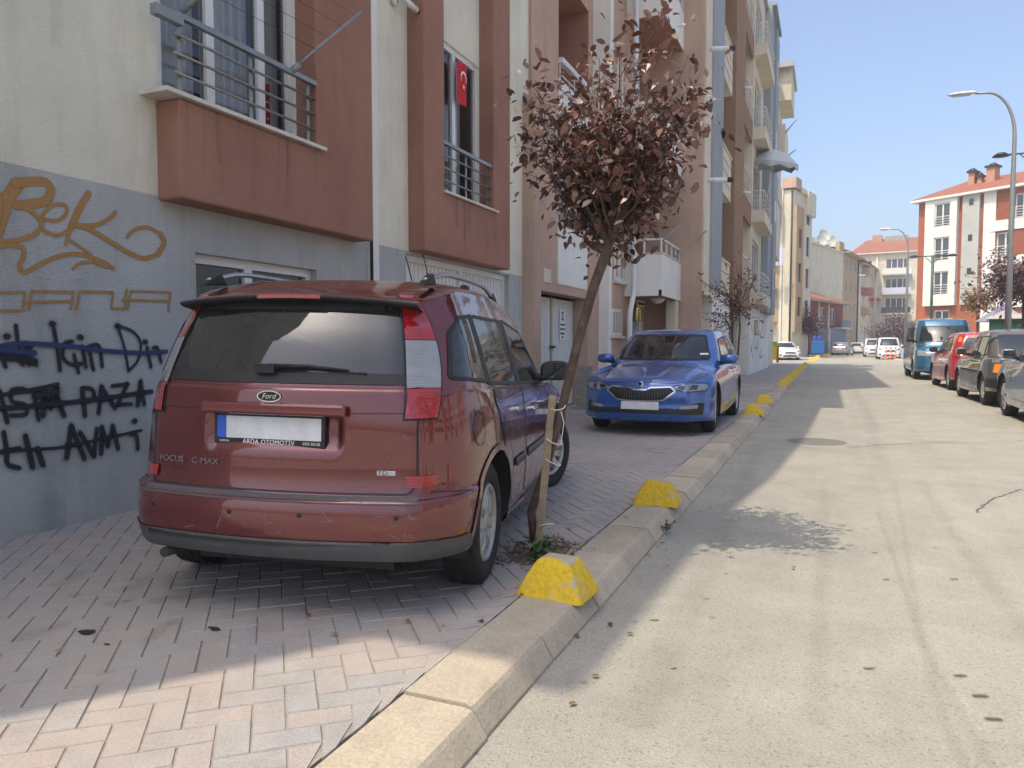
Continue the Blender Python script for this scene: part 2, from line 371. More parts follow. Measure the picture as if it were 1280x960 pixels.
# ---------------------------------------------------------------- measuring: a sight line met with a real vertical plane x = X
_c = math.cos(YAW); _s = math.sin(YAW); _cp = math.cos(PIT); _sp = math.sin(PIT)
_f = Vector((-_s*_cp, _c*_cp, -_sp)); _r = Vector((_c, _s, 0)); _u = _r.cross(_f)
def sight(px, py): return _f+_r*((px-640)/FPX)-_u*((py-480)/FPX)
def on_wall(px, py, X):
    d = sight(px, py); t = X/d.x; return (d.y*t, CAM_H+d.z*t)       # (y, z) on the wall x = X
def on_ground(px, py, z=0.0):
    d = sight(px, py); t = (z-CAM_H)/d.z; return (d.x*t, d.y*t)
def strokes(name, F, n, lst, mat, parent, soft=.45, widen=1.0, alpha=1.0):
    """spray strokes: ribbons in the facade plane, opaque in the middle and fading to the edge"""
    mb = MB(F)
    for width, pts in lst:
        width *= widen
        if len(pts) > 2:
            q = []
            for i in range(len(pts)-1):
                p0, p1, p2, p3 = pts[max(i-1, 0)], pts[i], pts[i+1], pts[min(i+2, len(pts)-1)]
                for k in range(4):
                    t = k/4; q.append(tuple(.5*((2*p1[a])+(-p0[a]+p2[a])*t+(2*p0[a]-5*p1[a]+4*p2[a]-p3[a])*t*t+(-p0[a]+3*p1[a]-3*p2[a]+p3[a])*t**3) for a in (0, 1)))
            q.append(pts[-1]); pts = q
        elif len(pts) == 1: pts = [(pts[0][0]-.0012, pts[0][1]), (pts[0][0]+.0012, pts[0][1])]
        h = width/2; rows = []
        def row(p, dx, dy, k, al):
            L = math.hypot(dx, dy) or 1; nx, ny = -dy/L, dx/L
            rows.append([((p[0]+nx*h*k*o, p[1]+ny*h*k*o), a*al*alpha) for o, a in ((-1, 0), (-(1-soft), 1), ((1-soft), 1), (1, 0))])
        L = len(pts)
        for i, p in enumerate(pts):
            a, b = pts[max(i-1, 0)], pts[min(i+1, L-1)]; dx, dy = b[0]-a[0], b[1]-a[1]; l = math.hypot(dx, dy) or 1
            if i == 0: row((p[0]-dx/l*h, p[1]-dy/l*h), dx, dy, .25, 0); row((p[0]-dx/l*h*.55, p[1]-dy/l*h*.55), dx, dy, .8, .95)
            row(p, dx, dy, 1, 1)
            if i == L-1: row((p[0]+dx/l*h*.55, p[1]+dy/l*h*.55), dx, dy, .8, .95); row((p[0]+dx/l*h, p[1]+dy/l*h), dx, dy, .25, 0)
        for i in range(len(rows)-1):
            for j in range(3):
                c = [rows[i][j], rows[i][j+1], rows[i+1][j+1], rows[i+1][j]]
                mb.face([F(p[0][0], n, p[0][1]) for p in c], mat, tone=[p[1] for p in c])
        n += .00012
    return mb.build(name, parent, tone=True)
# ================================================================ the ground
def sheet(name, x0, x1, y0, y1, z, mat, kind='structure'):
    mb = MB(); mb.face([(x0, y0, z), (x1, y0, z), (x1, y1, z), (x0, y1, z)], mat); return tag(mb.build(name), kind=kind)
ROAD = -0.095
sheet('road', -300, 320, -120, 520, ROAD, 'asphalt')
def slab(name, poly, z0, z1, mat):
    mb = MB(); mb.prism(poly, z0, z1, mat); return tag(mb.build(name), kind='structure')
# left pavement: bedding, then every paver, in herringbone
slab('pavement_bed', [(-30, -14), (-1.28, -14), (-1.28, 46.2), (-30, 46.2)], -.25, -.0052, 'joint_sand')
def pavers():
    mb = MB(); a = .2; b = .1; g = .0015; ang = R(41.0)
    ca, sa = math.cos(ang), math.sin(ang); rnd = random.Random(3)
    def put(cx, cy, wx, wy):
        X = cx*ca-cy*sa-1.3; Y = cx*sa+cy*ca
        if X < -4.5 or X > -1.17 or Y < -1 or Y > 24.5: return
        # the soil square round the street tree has no pavers
        if abs(X+1.47) < .21 and abs(Y-3.78) < .30: return
        t = rnd.random(); hx, hy = wx/2-g, wy/2-g; dz = rnd.uniform(-.0022, .0012); tx, ty = rnd.uniform(-.008, .008), rnd.uniform(-.008, .008); c = .0035
        def P(x, y, z):
            xx = cx+x; yy = cy+y; px = xx*ca-yy*sa-1.3
            px = min(px, -1.272)
            return (px, xx*sa+yy*ca, z+x*tx+y*ty+dz)
        top = [P(-hx+c, -hy+c, 0), P(hx-c, -hy+c, 0), P(hx-c, hy-c, 0), P(-hx+c, hy-c, 0)]
        low = [P(-hx, -hy, -.006), P(hx, -hy, -.006), P(hx, hy, -.006), P(-hx, hy, -.006)]
        bot = [(p[0], p[1], -.02) for p in low]
        mb.face(top, 'paver', tone=t)
        for k in range(4):
            j = (k+1) % 4; mb.face([low[k], low[j], top[j], top[k]], 'paver', tone=t)
            mb.face([bot[k], bot[j], low[j], low[k]], 'paver', tone=t)
    # herringbone lattice: an L of two bricks repeated along (b, b) and (2a, 0)-like steps
    for i in range(-60, 210):
        for j in range(-60, 260):
            # horizontal brick at (x, y) when (i - j) % 4 == 0, vertical brick when == 2 offset
            x = i*b; y = j*b
            if x*ca-y*sa < -3.5 or x*ca-y*sa > .4 or not -1.4 < x*sa+y*ca < 25: continue
            k = (i-j) % 4
            if k == 0: put(x+b, y+b/2, a, b)
            elif k == 3: put(x+b/2, y+b, b, a)
    return mb
# one cell column = b wide; in this lattice each cell belongs to exactly one brick
tag(pavers().build('pavement', tone=True), kind='structure')
sheet('pavement_far', -30, -1.275, 24.4, 46.2, -.001, 'paver_plain')
sheet('pavement_back', -30, -1.275, -14, -1.0, -.001, 'paver_plain')
def kerb(name, xi, xo, xr, y0, y1, step, seed, sgn=1):
    mb = MB(); rnd = random.Random(seed); y = y0
    while y < y1:
        L = step*rnd.uniform(.96, 1.04); t = rnd.random(); dz = rnd.uniform(-.006, .005); dx = rnd.uniform(-.010, .008)*sgn; g = .005
        a, b = y+g, min(y+L-g, y1)
        prof = [(xi, -.3), (xi, dz-.004), (xi+.004*sgn, dz), (xo+dx-.035*sgn, dz), (xo+dx-.012*sgn, dz-.006), (xo+dx, dz-.020), (xr+dx, ROAD+.012), (xr+dx+.003*sgn, -.3)]
        i = len(mb.v); n = len(prof)
        for yy, q in ((a, 1), (b, 1)):
            for p in prof: mb.v.append((p[0], yy, p[1])); mb.tone.append(t)
        for k in range(n):
            j = (k+1) % n; mb.f.append((i+k, i+n+k, i+n+j, i+j)); mb.mi.append(mb.m('kerbstone')); mb.smooth.append(False)
        mb.f.append(tuple(i+k for k in range(n))); mb.mi.append(0); mb.smooth.append(False)
        mb.f.append(tuple(i+n+k for k in reversed(range(n)))); mb.mi.append(0); mb.smooth.append(False)
        y += L
    return tag(mb.build(name, tone=True), kind='structure')
kerb('kerb', -1.268, -1.0, -.96, -6, 46.1, .62, 4)
sheet('kerb_joint', -1.268, -1.06, -6, 46.1, -.02, 'joint_sand')
# right pavement
kerb('kerb_right', 5.0, 4.82, 4.74, -10, 150, .8, 9, -1)
sheet('pavement_right', 4.99, 120, -10, 60, .001, 'paver_plain')
sheet('pavement_right_far', 4.99, 120, 60.002, 150, .0, 'paver_plain')
# left pavement beyond the side street
slab('pavement_corner', [(-30, 62), (-1.2, 62), (-.6, 80), (1.5, 98), (4, 120), (-30, 120)], -.25, .0, 'paver_plain')
# soil square round the tree, with litter
mb = MB(); rnd = random.Random(5)
for i in range(16):
    a0, a1 = 2*math.pi*i/16, 2*math.pi*(i+1)/16; c = (-1.48, 3.80)
    mb.face([(c[0], c[1], .012), (c[0]+.205*math.cos(a0), c[1]+.33*math.sin(a0), -.008), (c[0]+.205*math.cos(a1), c[1]+.33*math.sin(a1), -.008)], 'soil')
tag(mb.build('soil_patch'), kind='structure')
mb = MB()
for i in range(420):
    a = rnd.uniform(0, 6.283); q = rnd.random()**.6; x = -1.48+.24*q*math.cos(a); y = 3.80+.42*q*math.sin(a); z = .014-.02*q; s = rnd.uniform(.003, .011)
    mb.box(x-s, x+s, y-s*.7, y+s*.7, z-.002, z+s*rnd.uniform(.3, .9), 'soil' if i % 3 else 'concrete')
tag(mb.build('soil_litter'), kind='stuff')
# little dark stains and leaves on the pavement and the road: thin flecks
mb = MB(); rnd = random.Random(11)
for (px, py, s, z) in ((108, 791, .035, 0), (268, 786, .025, 0), (133, 806, .012, 0)):
    x, y = on_ground(px, py, z); k = 9; pts = []
    for j in range(k):
        a = 2*math.pi*j/k; r = s*rnd.uniform(.6, 1.2); pts.append((x+r*1.3*math.cos(a), y+r*.8*math.sin(a), z+.003))
    mb.face(pts, 'black_mark' if z == 0 else 'joint_sand')
tag(mb.build('ground_stains'), kind='structure')
# manhole cover on the road, seen as a darker round patch
x, y = on_ground(1020, 552, ROAD)
o = one('manhole_cover', None, lambda mb: (mb.lathe([(0, .006), (.30, .006), (.31, .004), (.34, .004), (.36, .001)], (x, y, ROAD+.002), (0, 0, 1), 'iron', 28)))
tag(o, 'round iron manhole cover set in the shaded road', 'manhole')
# cracks in the asphalt
mb = MB(); rnd = random.Random(2)
for path in ([(1275, 612), (1245, 622), (1228, 632), (1219, 642)], [(560, 960), (600, 930)], [(1062, 560), (1100, 556), (1180, 553), (1240, 556)]):
    P = [on_ground(px, py, ROAD) for px, py in path]; q = []
    for a, b in zip(P[:-1], P[1:]):
        for k in range(10): t = k/10; q.append((a[0]+(b[0]-a[0])*t+rnd.uniform(-.02, .02), a[1]+(b[1]-a[1])*t+rnd.uniform(-.02, .02)))
    for a, b in zip(q[:-1], q[1:]):
        dx, dy = b[0]-a[0], b[1]-a[1]; l = math.hypot(dx, dy) or 1; w_ = rnd.uniform(.003, .009); nx, ny = -dy/l*w_, dx/l*w_
        mb.face([(a[0]-nx, a[1]-ny, ROAD+.002), (b[0]-nx, b[1]-ny, ROAD+.002), (b[0]+nx, b[1]+ny, ROAD+.002), (a[0]+nx, a[1]+ny, ROAD+.002)], 'grey_plastic')
tag(mb.build('road_cracks'), kind='structure')
GL = GF(ROAD)
def gp(*ps): return [on_ground(px, py, ROAD) for px, py in ps]
tr_ = strokes('tyre_marks', GL, .0022, [(.10, gp((1030, 600), (1030, 680), (1024, 760), (1020, 900))), (.05, gp((1118, 600), (1132, 680), (1150, 780), (1182, 860), (1240, 958))), (.05, gp((1096, 640), (1118, 700), (1150, 800), (1172, 880), (1205, 958))),
    (.2, gp((950, 560), (915, 640), (860, 760), (800, 900))), (.25, gp((1060, 470), (1085, 520), (1100, 600))), (.12, gp((1150, 600), (1200, 680), (1290, 800)))], 'stain', None, soft=.7, alpha=.045); tag(tr_, kind='structure')
rnd = random.Random(17); L = []
for px, py, s_ in ((815, 776, .05), (905, 718, .03), (840, 837, .03), (1106, 725, .04), (1220, 871, .07), (1236, 900, .07), (1083, 837, .05), (1196, 846, .06), (1092, 692, .04), (1190, 725, .05)):
    x, y = on_ground(px, py, ROAD)
    for q in (1, .8, .6): L.append((s_*q*.6, [(x, y), (x+s_*.4, y+.01)]))
for i in range(26):
    x, y = rnd.uniform(.2, 4.2), rnd.uniform(2.5, 22); L.append((rnd.uniform(.02, .12), [(x, y), (x+rnd.uniform(-.03, .03), y+rnd.uniform(.01, .06))]))
tag(strokes('oil_spots', GL, .0028, L, 'stain', None, soft=.7, alpha=.22), kind='structure')
rnd = random.Random(19); L = []
for i in range(30):
    x, y = rnd.uniform(-4.2, -1.4), rnd.uniform(1.4, 9); L.append((rnd.uniform(.02, .10), [(x, y), (x+rnd.uniform(-.04, .04), y+rnd.uniform(.01, .05))]))
for i in range(5): x, y = rnd.uniform(-3.4, -2.2), rnd.uniform(1.8, 2.6); L.append((rnd.uniform(.06, .16), [(x, y), (x+rnd.uniform(-.15, .15), y+rnd.uniform(.05, .2))]))
tag(strokes('pavement_spots', GF(.0), .003, L, 'stain', None, soft=.7, alpha=.09), kind='structure')

# ================================================================ facade kit
def wall(mb, u0, u1, z0, z1, n, mat, holes=(), depth=.2, reveal=None):
    us = sorted({u0, u1} | {h[k] for h in holes for k in (0, 1) if u0 < h[k] < u1}); zs = sorted({z0, z1} | {h[k] for h in holes for k in (2, 3) if z0 < h[k] < z1})
    for a, b in zip(us[:-1], us[1:]):
        for c, d in zip(zs[:-1], zs[1:]):
            mu, mz = (a+b)/2, (c+d)/2
            if any(h[0] < mu < h[1] and h[2] < mz < h[3] for h in holes): continue
            mb.quad(a, b, n, c, d, mat)
    F = mb.F; rv = reveal or mat
    for h in holes:
        a, b, c, d = max(h[0], u0), min(h[1], u1), max(h[2], z0), min(h[3], z1); q = n-depth
        mb.face([F(a, n, c), F(a, q, c), F(a, q, d), F(a, n, d)], rv); mb.face([F(b, q, c), F(b, n, c), F(b, n, d), F(b, q, d)], rv)
        mb.face([F(a, n, c), F(b, n, c), F(b, q, c), F(a, q, c)], rv); mb.face([F(a, q, d), F(b, q, d), F(b, n, d), F(a, n, d)], rv)
def window(F, parent, u0, u1, z0, z1, n, cols=(.5,), transom=None, near=False, fw=.06, frame='white_pvc', curtain=True, bars=0, room=.45, glass=None):
    """frame standing at depth n, panes 3 cm behind its face; near ones have clear glass with a curtain and a box painted near-black for the unlit room behind"""
    mb = MB(F); t = .06
    mb.box(u0, u1, n-t, n, z0, z0+fw, frame); mb.box(u0, u1, n-t, n, z1-fw, z1, frame)
    mb.box(u0, u0+fw, n-t, n, z0+fw, z1-fw, frame); mb.box(u1-fw, u1, n-t, n, z0+fw, z1-fw, frame)
    for c in cols: uc = u0+(u1-u0)*c; mb.box(uc-fw*.62, uc+fw*.62, n-t+.002, n-.003, z0+fw, z1-fw, frame)
    if transom: zt = z0+(z1-z0)*transom; mb.box(u0+fw, u1-fw, n-t+.003, n-.004, zt-fw/2, zt+fw/2, frame)
    for k in range(bars):
        ub = u0+fw+(u1-u0-2*fw)*(k+.5)/bars; mb.box(ub-.008, ub+.008, n+.01, n+.025, z0, z1, 'white_paint')
    wo = mb.build('window', parent)
    g = glass or ('house_glass' if near else 'far_glass')
    one('pane', wo, lambda m: m.quad(u0+fw*.5, u1-fw*.5, n-.035, z0+fw*.5, z1-fw*.5, g), F)
    if near:
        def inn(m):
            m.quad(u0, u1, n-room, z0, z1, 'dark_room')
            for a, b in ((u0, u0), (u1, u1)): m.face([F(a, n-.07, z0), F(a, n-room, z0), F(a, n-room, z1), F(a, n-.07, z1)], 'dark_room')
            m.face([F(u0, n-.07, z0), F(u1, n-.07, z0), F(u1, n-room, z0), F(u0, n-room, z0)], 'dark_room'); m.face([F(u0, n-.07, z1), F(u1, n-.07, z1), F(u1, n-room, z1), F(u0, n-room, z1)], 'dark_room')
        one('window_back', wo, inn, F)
        if curtain:
            def cur(m):
                for a, b in curtain if isinstance(curtain, (list, tuple)) else ((.03, .34), (.66, .97)):
                    k = 26; pts = [(u0+(u1-u0)*(a+(b-a)*i/k), n-.14+.018*math.sin(i*2.4+a*9)+.008*math.sin(i*5.1)) for i in range(k+1)]
                    for p, q in zip(pts[:-1], pts[1:]): m.face([F(p[0], p[1], z0+.03), F(q[0], q[1], z0+.03), F(q[0], q[1], z1-.03), F(p[0], p[1], z1-.03)], 'curtain', smooth=True)
            one('curtain', wo, cur, F)
    return wo
def railing(F, parent, u0, u1, n, z0, ztop, bars=3, posts=3, mat='steel', r=.011, top=.022, name='railing', ends=None):
    mb = MB(F); mb.box(u0, u1, n-top, n+top, ztop-top*.9, ztop+top*.9, mat)
    for k in range(bars): z = z0+(ztop-z0)*(k+1)/(bars+1); mb.ftube([(u0, n, z), (u1, n, z)], r, mat, 6)
    for k in range(posts):
        u = u0+.07+(u1-u0-.14)*k/max(posts-1, 1); mb.box(u-.02, u+.02, n-.034, n-.022, z0-.0, ztop-.01, mat)
    if ends is not None:
        for u in (u0, u1):
            mb.ftube([(u, n, ztop), (u, ends, ztop)], top, mat, 6)
            for k in range(bars): z = z0+(ztop-z0)*(k+1)/(bars+1); mb.ftube([(u, n, z), (u, ends, z)], r, mat, 6)
    return mb.build(name, parent)
def mass(F, parent, u0, u1, n0, n1, z0, z1, mat, name='wall', roof='concrete'):
    """back, sides and flat roof of a building whose front is a separate wall"""
    def f(m):
        m.face([F(u0, n0, z0), F(u0, n1, z0), F(u0, n1, z1), F(u0, n0, z1)], mat); m.face([F(u1, n0, z0), F(u1, n1, z0), F(u1, n1, z1), F(u1, n0, z1)], mat)
        m.face([F(u0, n0, z0), F(u1, n0, z0), F(u1, n0, z1), F(u0, n0, z1)], mat); m.face([F(u0, n0, z1), F(u1, n0, z1), F(u1, n1, z1), F(u0, n1, z1)], roof)
    return one(name, parent, f, F)
# ================================================================ building A: cream and brown
A = street(-4.4); AH = 10.1
a0 = tag(empty('apartment_building', (-4.4, 4.8, 0)), 'cream apartment block with two brown window bays, grey base covered in graffiti', 'building')
def par(root):      # keeps world coordinates for the children of an empty
    inv = root.matrix_basis.inverted()
    return inv
class Root:
    pass
def adopt(root):
    """children were built in world coordinates: cancel the root's own placement"""
    m = Matrix.Translation(root.location) @ root.rotation_euler.to_matrix().to_4x4()
    for ch in root.children: ch.matrix_parent_inverse = m.inverted()
S1 = (3.92, 5.41, 2.88, 5.0); S2 = (7.76, 9.17, 2.93, 4.86)
FL = 2.78
upper = [(s[0], s[1], s[2]+FL*k, s[3]+FL*k) for s in (S1, S2) for k in (0, 1)]
mb = MB(A)
wall(mb, -1.57, 11.2, 2.2, 9.93, 0, 'cream', upper, .12)
mb.face([A(-1.57, 0, 0), A(-1.57, -9, 0), A(-1.57, -9, AH), A(-1.57, 0, AH)], 'cream'); mb.face([A(-1.57, -9, 0), A(11.2, -9, 0), A(11.2, -9, AH), A(-1.57, -9, AH)], 'cream')
mb.face([A(11.2, 0, 0), A(11.2, -9, 0), A(11.2, -9, AH), A(11.2, 0, AH)], 'cream')
mb.box(-1.57, 11.2, 0, .001, 9.93, AH, 'cream')
mb.build('wall', a0)
mb = MB(A)
wall(mb, -1.57, 11.2, -.1, 2.2, 0, 'base_gray', [(4.22, 5.66, 1.16, 1.84), (7.25, 10.17, -.05, 2.17)], .14)
mb.build('base_wall', a0)
one('roof', a0, lambda m: (m.prism([(-1.57, -9), (-1.57, .76), (.4, .84), (1.6, .9), (3.2, 1.1), (6.4, 1.3), (11.75, 1.45), (11.75, -9)], 9.94, AH, 'cream')), A)  # unseen eave; its outline is shaped to cast the wanted shadow on the road
def bay(u0, u1, c0, c1, z0, sill, name='bay_window'):
    def f(m):
        P = [(u0, z0), (u1, z0), (u1, 9.9), (c1, 9.9), (c1, sill)]+([(c0, sill), (c0, 9.9), (u0, 9.9)] if c0 else [(u0, sill)])
        m.prism(P, -.02, .22, 'bay_brown', 'n')
    return one(name, a0, f, A, bevel=.018)
b1 = bay(3.9, 6.28, None, 5.41, 2.17, 2.86); b2 = bay(7.31, 9.72, 7.78, 9.17, 2.2, 2.92)
one('sill', b1, lambda m: m.box(3.76, 5.50, -.03, .262, 2.863, 2.895, 'sill'), A, bevel=.004)
one('sill', b2, lambda m: m.box(7.74, 9.26, -.03, .255, 2.923, 2.952, 'sill'), A, bevel=.004)
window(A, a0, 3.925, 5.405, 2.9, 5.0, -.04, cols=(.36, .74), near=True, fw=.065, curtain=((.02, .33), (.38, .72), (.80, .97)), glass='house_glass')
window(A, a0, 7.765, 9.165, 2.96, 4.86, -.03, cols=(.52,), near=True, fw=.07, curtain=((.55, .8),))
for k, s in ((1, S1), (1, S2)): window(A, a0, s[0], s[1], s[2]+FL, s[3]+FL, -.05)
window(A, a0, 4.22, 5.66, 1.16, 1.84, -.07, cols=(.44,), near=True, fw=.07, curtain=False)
railing(A, b1, 3.88, 5.42, .2, 2.9, 3.43, 3, 3); railing(A, b2, 7.77, 9.18, .17, 2.95, 3.53, 3, 3)
def arms(m):
    m.ftube([(5.12, .2, 3.45), (5.22, .34, 3.62), (5.52, .62, 4.02)], .013, 'galv', 6); m.ftube([(5.10, .2, 3.43), (5.14, .26, 3.50)], .028, 'galv', 6)
    m.ftube([(3.95, .2, 3.45), (4.02, .34, 3.6), (4.2, .62, 4.02)], .02, 'galv', 6); m.box(3.72, 3.95, .17, .23, 3.36, 3.43, 'galv')
    for k in range(4): m.ftube([(4.02+k*.05, .36+k*.08, 3.6+k*.11), (5.25+k*.07, .36+k*.08, 3.64+k*.11)], .0022, 'dark_metal', 4)
one('drying_rack', b1, arms, A)
def garage(m):
    m.box(7.25, 10.17, -.12, -.10, 0, 2.17, 'white_pvc'); m.box(7.25, 10.17, -.10, -.06, 2.10, 2.17, 'white_pvc')
    for k in range(30): u = 7.3+k*.0972; m.box(u, u+.012, -.1, -.09, 0, 2.1, 'white_paint')
    for u in (7.25, 8.7, 10.1): m.box(u, u+.07, -.1, -.07, 0, 2.1, 'white_pvc')
one('garage_door', a0, garage, A)
def pipe_a(m):
    m.box(6.50, 6.68, -.01, .02, 0, 9.9, 'white_stucco'); m.ftube([(6.52, .035, 0), (6.52, .035, 9.9)], .016, 'dark_metal', 8)
one('drainpipe', a0, pipe_a, A)
one('cable', a0, lambda m: (m.ftube([(7.6, .02, 2.2), (7.72, .03, 1.9), (7.95, .03, 1.5)], .006, 'black_plastic', 5)), A)
# graffiti, digitised on the wall plane
def W4(x, y): return on_wall(x/4, 200+y/4, -4.4)
def W3(x, y): return on_wall(x/3.2, 380+y/3.2, -4.4)
G = []
for wd, pts in ((.080, [(-30, 400), (0, 300), (35, 200), (85, 118)]), (.058, [(75, 120), (150, 108), (225, 112), (252, 150), (232, 200), (175, 218), (80, 226)]),
                (.030, [(88, 228), (150, 252), (195, 292), (205, 330), (165, 375), (85, 402), (-10, 412)]), (.030, [(-10, 432), (60, 426), (112, 440), (116, 480), (97, 530), (118, 562), (200, 522), (290, 482), (380, 470), (455, 486), (520, 520), (565, 541)]),
                (.020, [(345, 400), (400, 435), (452, 472)]), (.020, [(362, 545), (400, 516), (480, 506)]), (.05, [(480, 505), (530, 525)]),
                (.024, [(222, 298), (290, 302), (332, 262), (322, 226), (270, 224), (222, 260), (202, 322), (232, 362), (290, 376), (340, 352)]),
                (.045, [(440, 168), (392, 250), (352, 338)]), (.024, [(352, 338), (326, 424)]), (.028, [(575, 262), (540, 296), (470, 326), (372, 326)]),
                (.034, [(372, 326), (440, 342), (540, 402), (640, 462), (720, 492), (788, 470)]), (.042, [(788, 470), (818, 415), (800, 370)]), (.026, [(800, 370), (742, 338), (682, 344), (650, 364), (634, 386)]),
                (.05, [(-20, 160), (-10, 230), (-25, 330)])):
    G.append((wd, [W4(*p) for p in pts]))
for pts in ([(-30, 662), (122, 662)], [(122, 662), (112, 752)], [(112, 752), (-30, 755)], [(140, 750), (156, 656)], [(156, 656), (366, 661)], [(366, 661), (350, 747)], [(118, 712), (358, 706)],
            [(380, 747), (396, 658)], [(396, 658), (562, 662)], [(562, 662), (554, 742)], [(554, 742), (620, 743)], [(620, 743), (630, 648)], [(635, 747), (652, 655)], [(652, 655), (850, 661)], [(850, 661), (840, 757)], [(610, 700), (845, 705)]):
    G.append((.017, [W4(*p) for p in pts]))
g1 = strokes('graffiti', A, .004, G, 'spray_gold', a0, soft=.3, widen=1.08)
G = []
def K(wd, *ps): G.append((wd, [W3(*p) for p in ps]))
b = .026
for p in ((25, 130), (207, 80), (318, 133), (467, 88), (578, 152), (535, 468)): K(.040, p)
K(b, (-6, 180), (18, 250)); K(b, (60, 88), (72, 180), (88, 240)); K(.05, (10, 212), (60, 215), (130, 228)); K(b, (96, 158), (112, 240)); K(b, (122, 170), (98, 208), (140, 242)); K(b, (212, 100), (228, 190), (236, 264))
K(b, (283, 150), (255, 160), (248, 212), (282, 242), (322, 238)); K(b, (293, 205), (310, 272)); K(b, (326, 172), (340, 250)); K(b, (352, 176), (370, 262)); K(b, (356, 168), (392, 168), (405, 248))
K(.02, (468, 90), (495, 180), (510, 266)); K(.02, (468, 86), (530, 112), (560, 160), (548, 225), (512, 266)); K(b, (585, 175), (600, 250)); K(b, (610, 175), (626, 176), (640, 230))
K(.030, (-6, 350), (12, 420), (25, 470)); K(b, (88, 338), (42, 345), (45, 390), (92, 402), (100, 440), (40, 446)); K(.03, (100, 348), (165, 338)); K(b, (130, 350), (150, 462)); K(.034, (168, 445), (178, 345), (196, 420), (220, 322), (226, 380), (252, 445))
K(.055, (150, 365), (215, 352)); K(.05, (160, 405), (230, 395))
K(.032, (325, 350), (336, 444)); K(.028, (325, 336), (364, 342), (370, 380), (332, 392)); K(.032, (390, 435), (402, 332)); K(.03, (402, 332), (455, 415)); K(b, (395, 388), (445, 378)); K(b, (445, 328), (505, 320)); K(.03, (505, 320), (466, 402)); K(b, (466, 402), (520, 400))
K(.036, (546, 402), (558, 312)); K(.03, (558, 312), (572, 400))
K(.030, (10, 515), (22, 590), (25, 640), (70, 655)); K(.03, (0, 592), (70, 577)); K(.036, (97, 530), (125, 650)); K(.036, (145, 580), (166, 642)); K(.038, (262, 612), (280, 490)); K(.034, (280, 490), (332, 616)); K(.028, (262, 566), (312, 562))
K(.034, (316, 516), (370, 604)); K(.03, (370, 604), (382, 500)); K(.034, (400, 596), (402, 495)); K(.03, (402, 495), (426, 566)); K(.03, (426, 566), (446, 490)); K(.034, (446, 490), (466, 576)); K(.03, (518, 520), (540, 525), (546, 580))
strokes('graffiti', A, .0062, G, 'spray_black', a0, soft=.95, widen=2.3, alpha=.22)
strokes('graffiti', A, .007, G, 'spray_black', a0, soft=.6, widen=1.25)
G = []; K(.040, (-6, 418), (200, 402), (400, 378), (600, 350)); K(.03, (-6, 365), (120, 345), (225, 320)); K(.026, (-6, 592), (120, 582), (250, 572), (400, 540), (560, 505))
strokes('graffiti', A, .0125, G, 'spray_black', a0, soft=.6, widen=1.1)
G = []; K(.042, (-6, 168), (100, 158), (300, 172), (400, 186), (560, 196), (660, 190)); K(.05, (-6, 182), (60, 188), (130, 196))
strokes('graffiti', A, .014, G, 'spray_blue', a0, soft=.6)
adopt(a0)
# rain streaks below the sills and grime along the foot of the wall
rnd = random.Random(31); L = []
for u0_, u1_, z_ in ((3.95, 5.4, 2.86), (7.8, 9.2, 2.92)):
    for i in range(9): u = rnd.uniform(u0_, u1_); L.append((rnd.uniform(.02, .09), [(u, z_-.01), (u+rnd.uniform(-.01, .01), z_-.2), (u+rnd.uniform(-.015, .015), z_-rnd.uniform(.3, .6))]))
s1 = strokes('rain_streaks', A, .2235, L, 'stain', a0, soft=.8, alpha=.09)
L = []
for i in range(40): u = rnd.uniform(-.5, 11); L.append((rnd.uniform(.1, .4), [(u, 0.0), (u+rnd.uniform(-.05, .05), rnd.uniform(.05, .22))]))
for i in range(14): u = rnd.uniform(-.5, 4); z_ = rnd.uniform(2.5, 5); L.append((rnd.uniform(.03, .12), [(u, z_), (u+rnd.uniform(-.02, .02), z_-.4), (u, z_-rnd.uniform(.6, 1.4))]))
s2 = strokes('grime', A, .003, L, 'stain', a0, soft=.8, alpha=.035)
adopt(a0)
# the flags
def flag(loc, wid, hgt, label, fold=1.0):
    o = empty('flag', loc, 0)
    def f(m):
        k = 10
        for i in range(k):
            for a, b_ in ((0, 1),):
                y0_, y1_ = -wid/2+wid*i/k, -wid/2+wid*(i+1)/k; x0_, x1_ = .012*math.sin(i*1.1)*fold, .012*math.sin((i+1)*1.1)*fold
                m.face([(x0_, y0_, 0), (x1_, y1_, 0), (x1_*1.4, y1_, -hgt), (x0_*1.4, y0_, -hgt)], 'red_flag', smooth=True)
    one('flag_cloth', o, f)
    def g(m):
        c = (0, -hgt*.36); r0 = wid*.27; pts = []
        for t in range(25): a = R(55+250*t/24)-R(90); pts.append((c[0]+r0*math.cos(a), c[1]+r0*math.sin(a)))
        for t in range(25): a = R(305-250*t/24)-R(90); pts.append((c[0]+r0*.80*math.cos(a), c[1]-r0*.18+r0*.80*math.sin(a)))
        for t in range(24):
            m.face([(.022, pts[t][0], pts[t][1]), (.022, pts[t+1][0], pts[t+1][1]), (.022, pts[48-t][0], pts[48-t][1]), (.022, pts[49-t][0], pts[49-t][1])], 'white_mark')
        st = []; cz = -hgt*.58
        for t in range(10): a = R(36*t+90); r = wid*(.13 if t % 2 == 0 else .05); st.append((r*math.cos(a), cz+r*math.sin(a)))
        for t in range(10): m.face([(.023, 0, cz), (.023, *st[t]), (.023, *st[(t+1) % 10])], 'white_mark')
    one('crescent_and_star', o, g); tag(o, label, 'flag'); return o
y_, z_ = on_wall(579, 79, -4.36); flag((-4.375, y_, z_), .30, .52, 'small red flag with white crescent and star hanging in the window above the garage')
y_, z_ = on_wall(334, 104, -4.50); flag((-4.52, y_, z_), .13, .52, 'narrow folded red flag standing behind the rails of the corner window', 1.6)
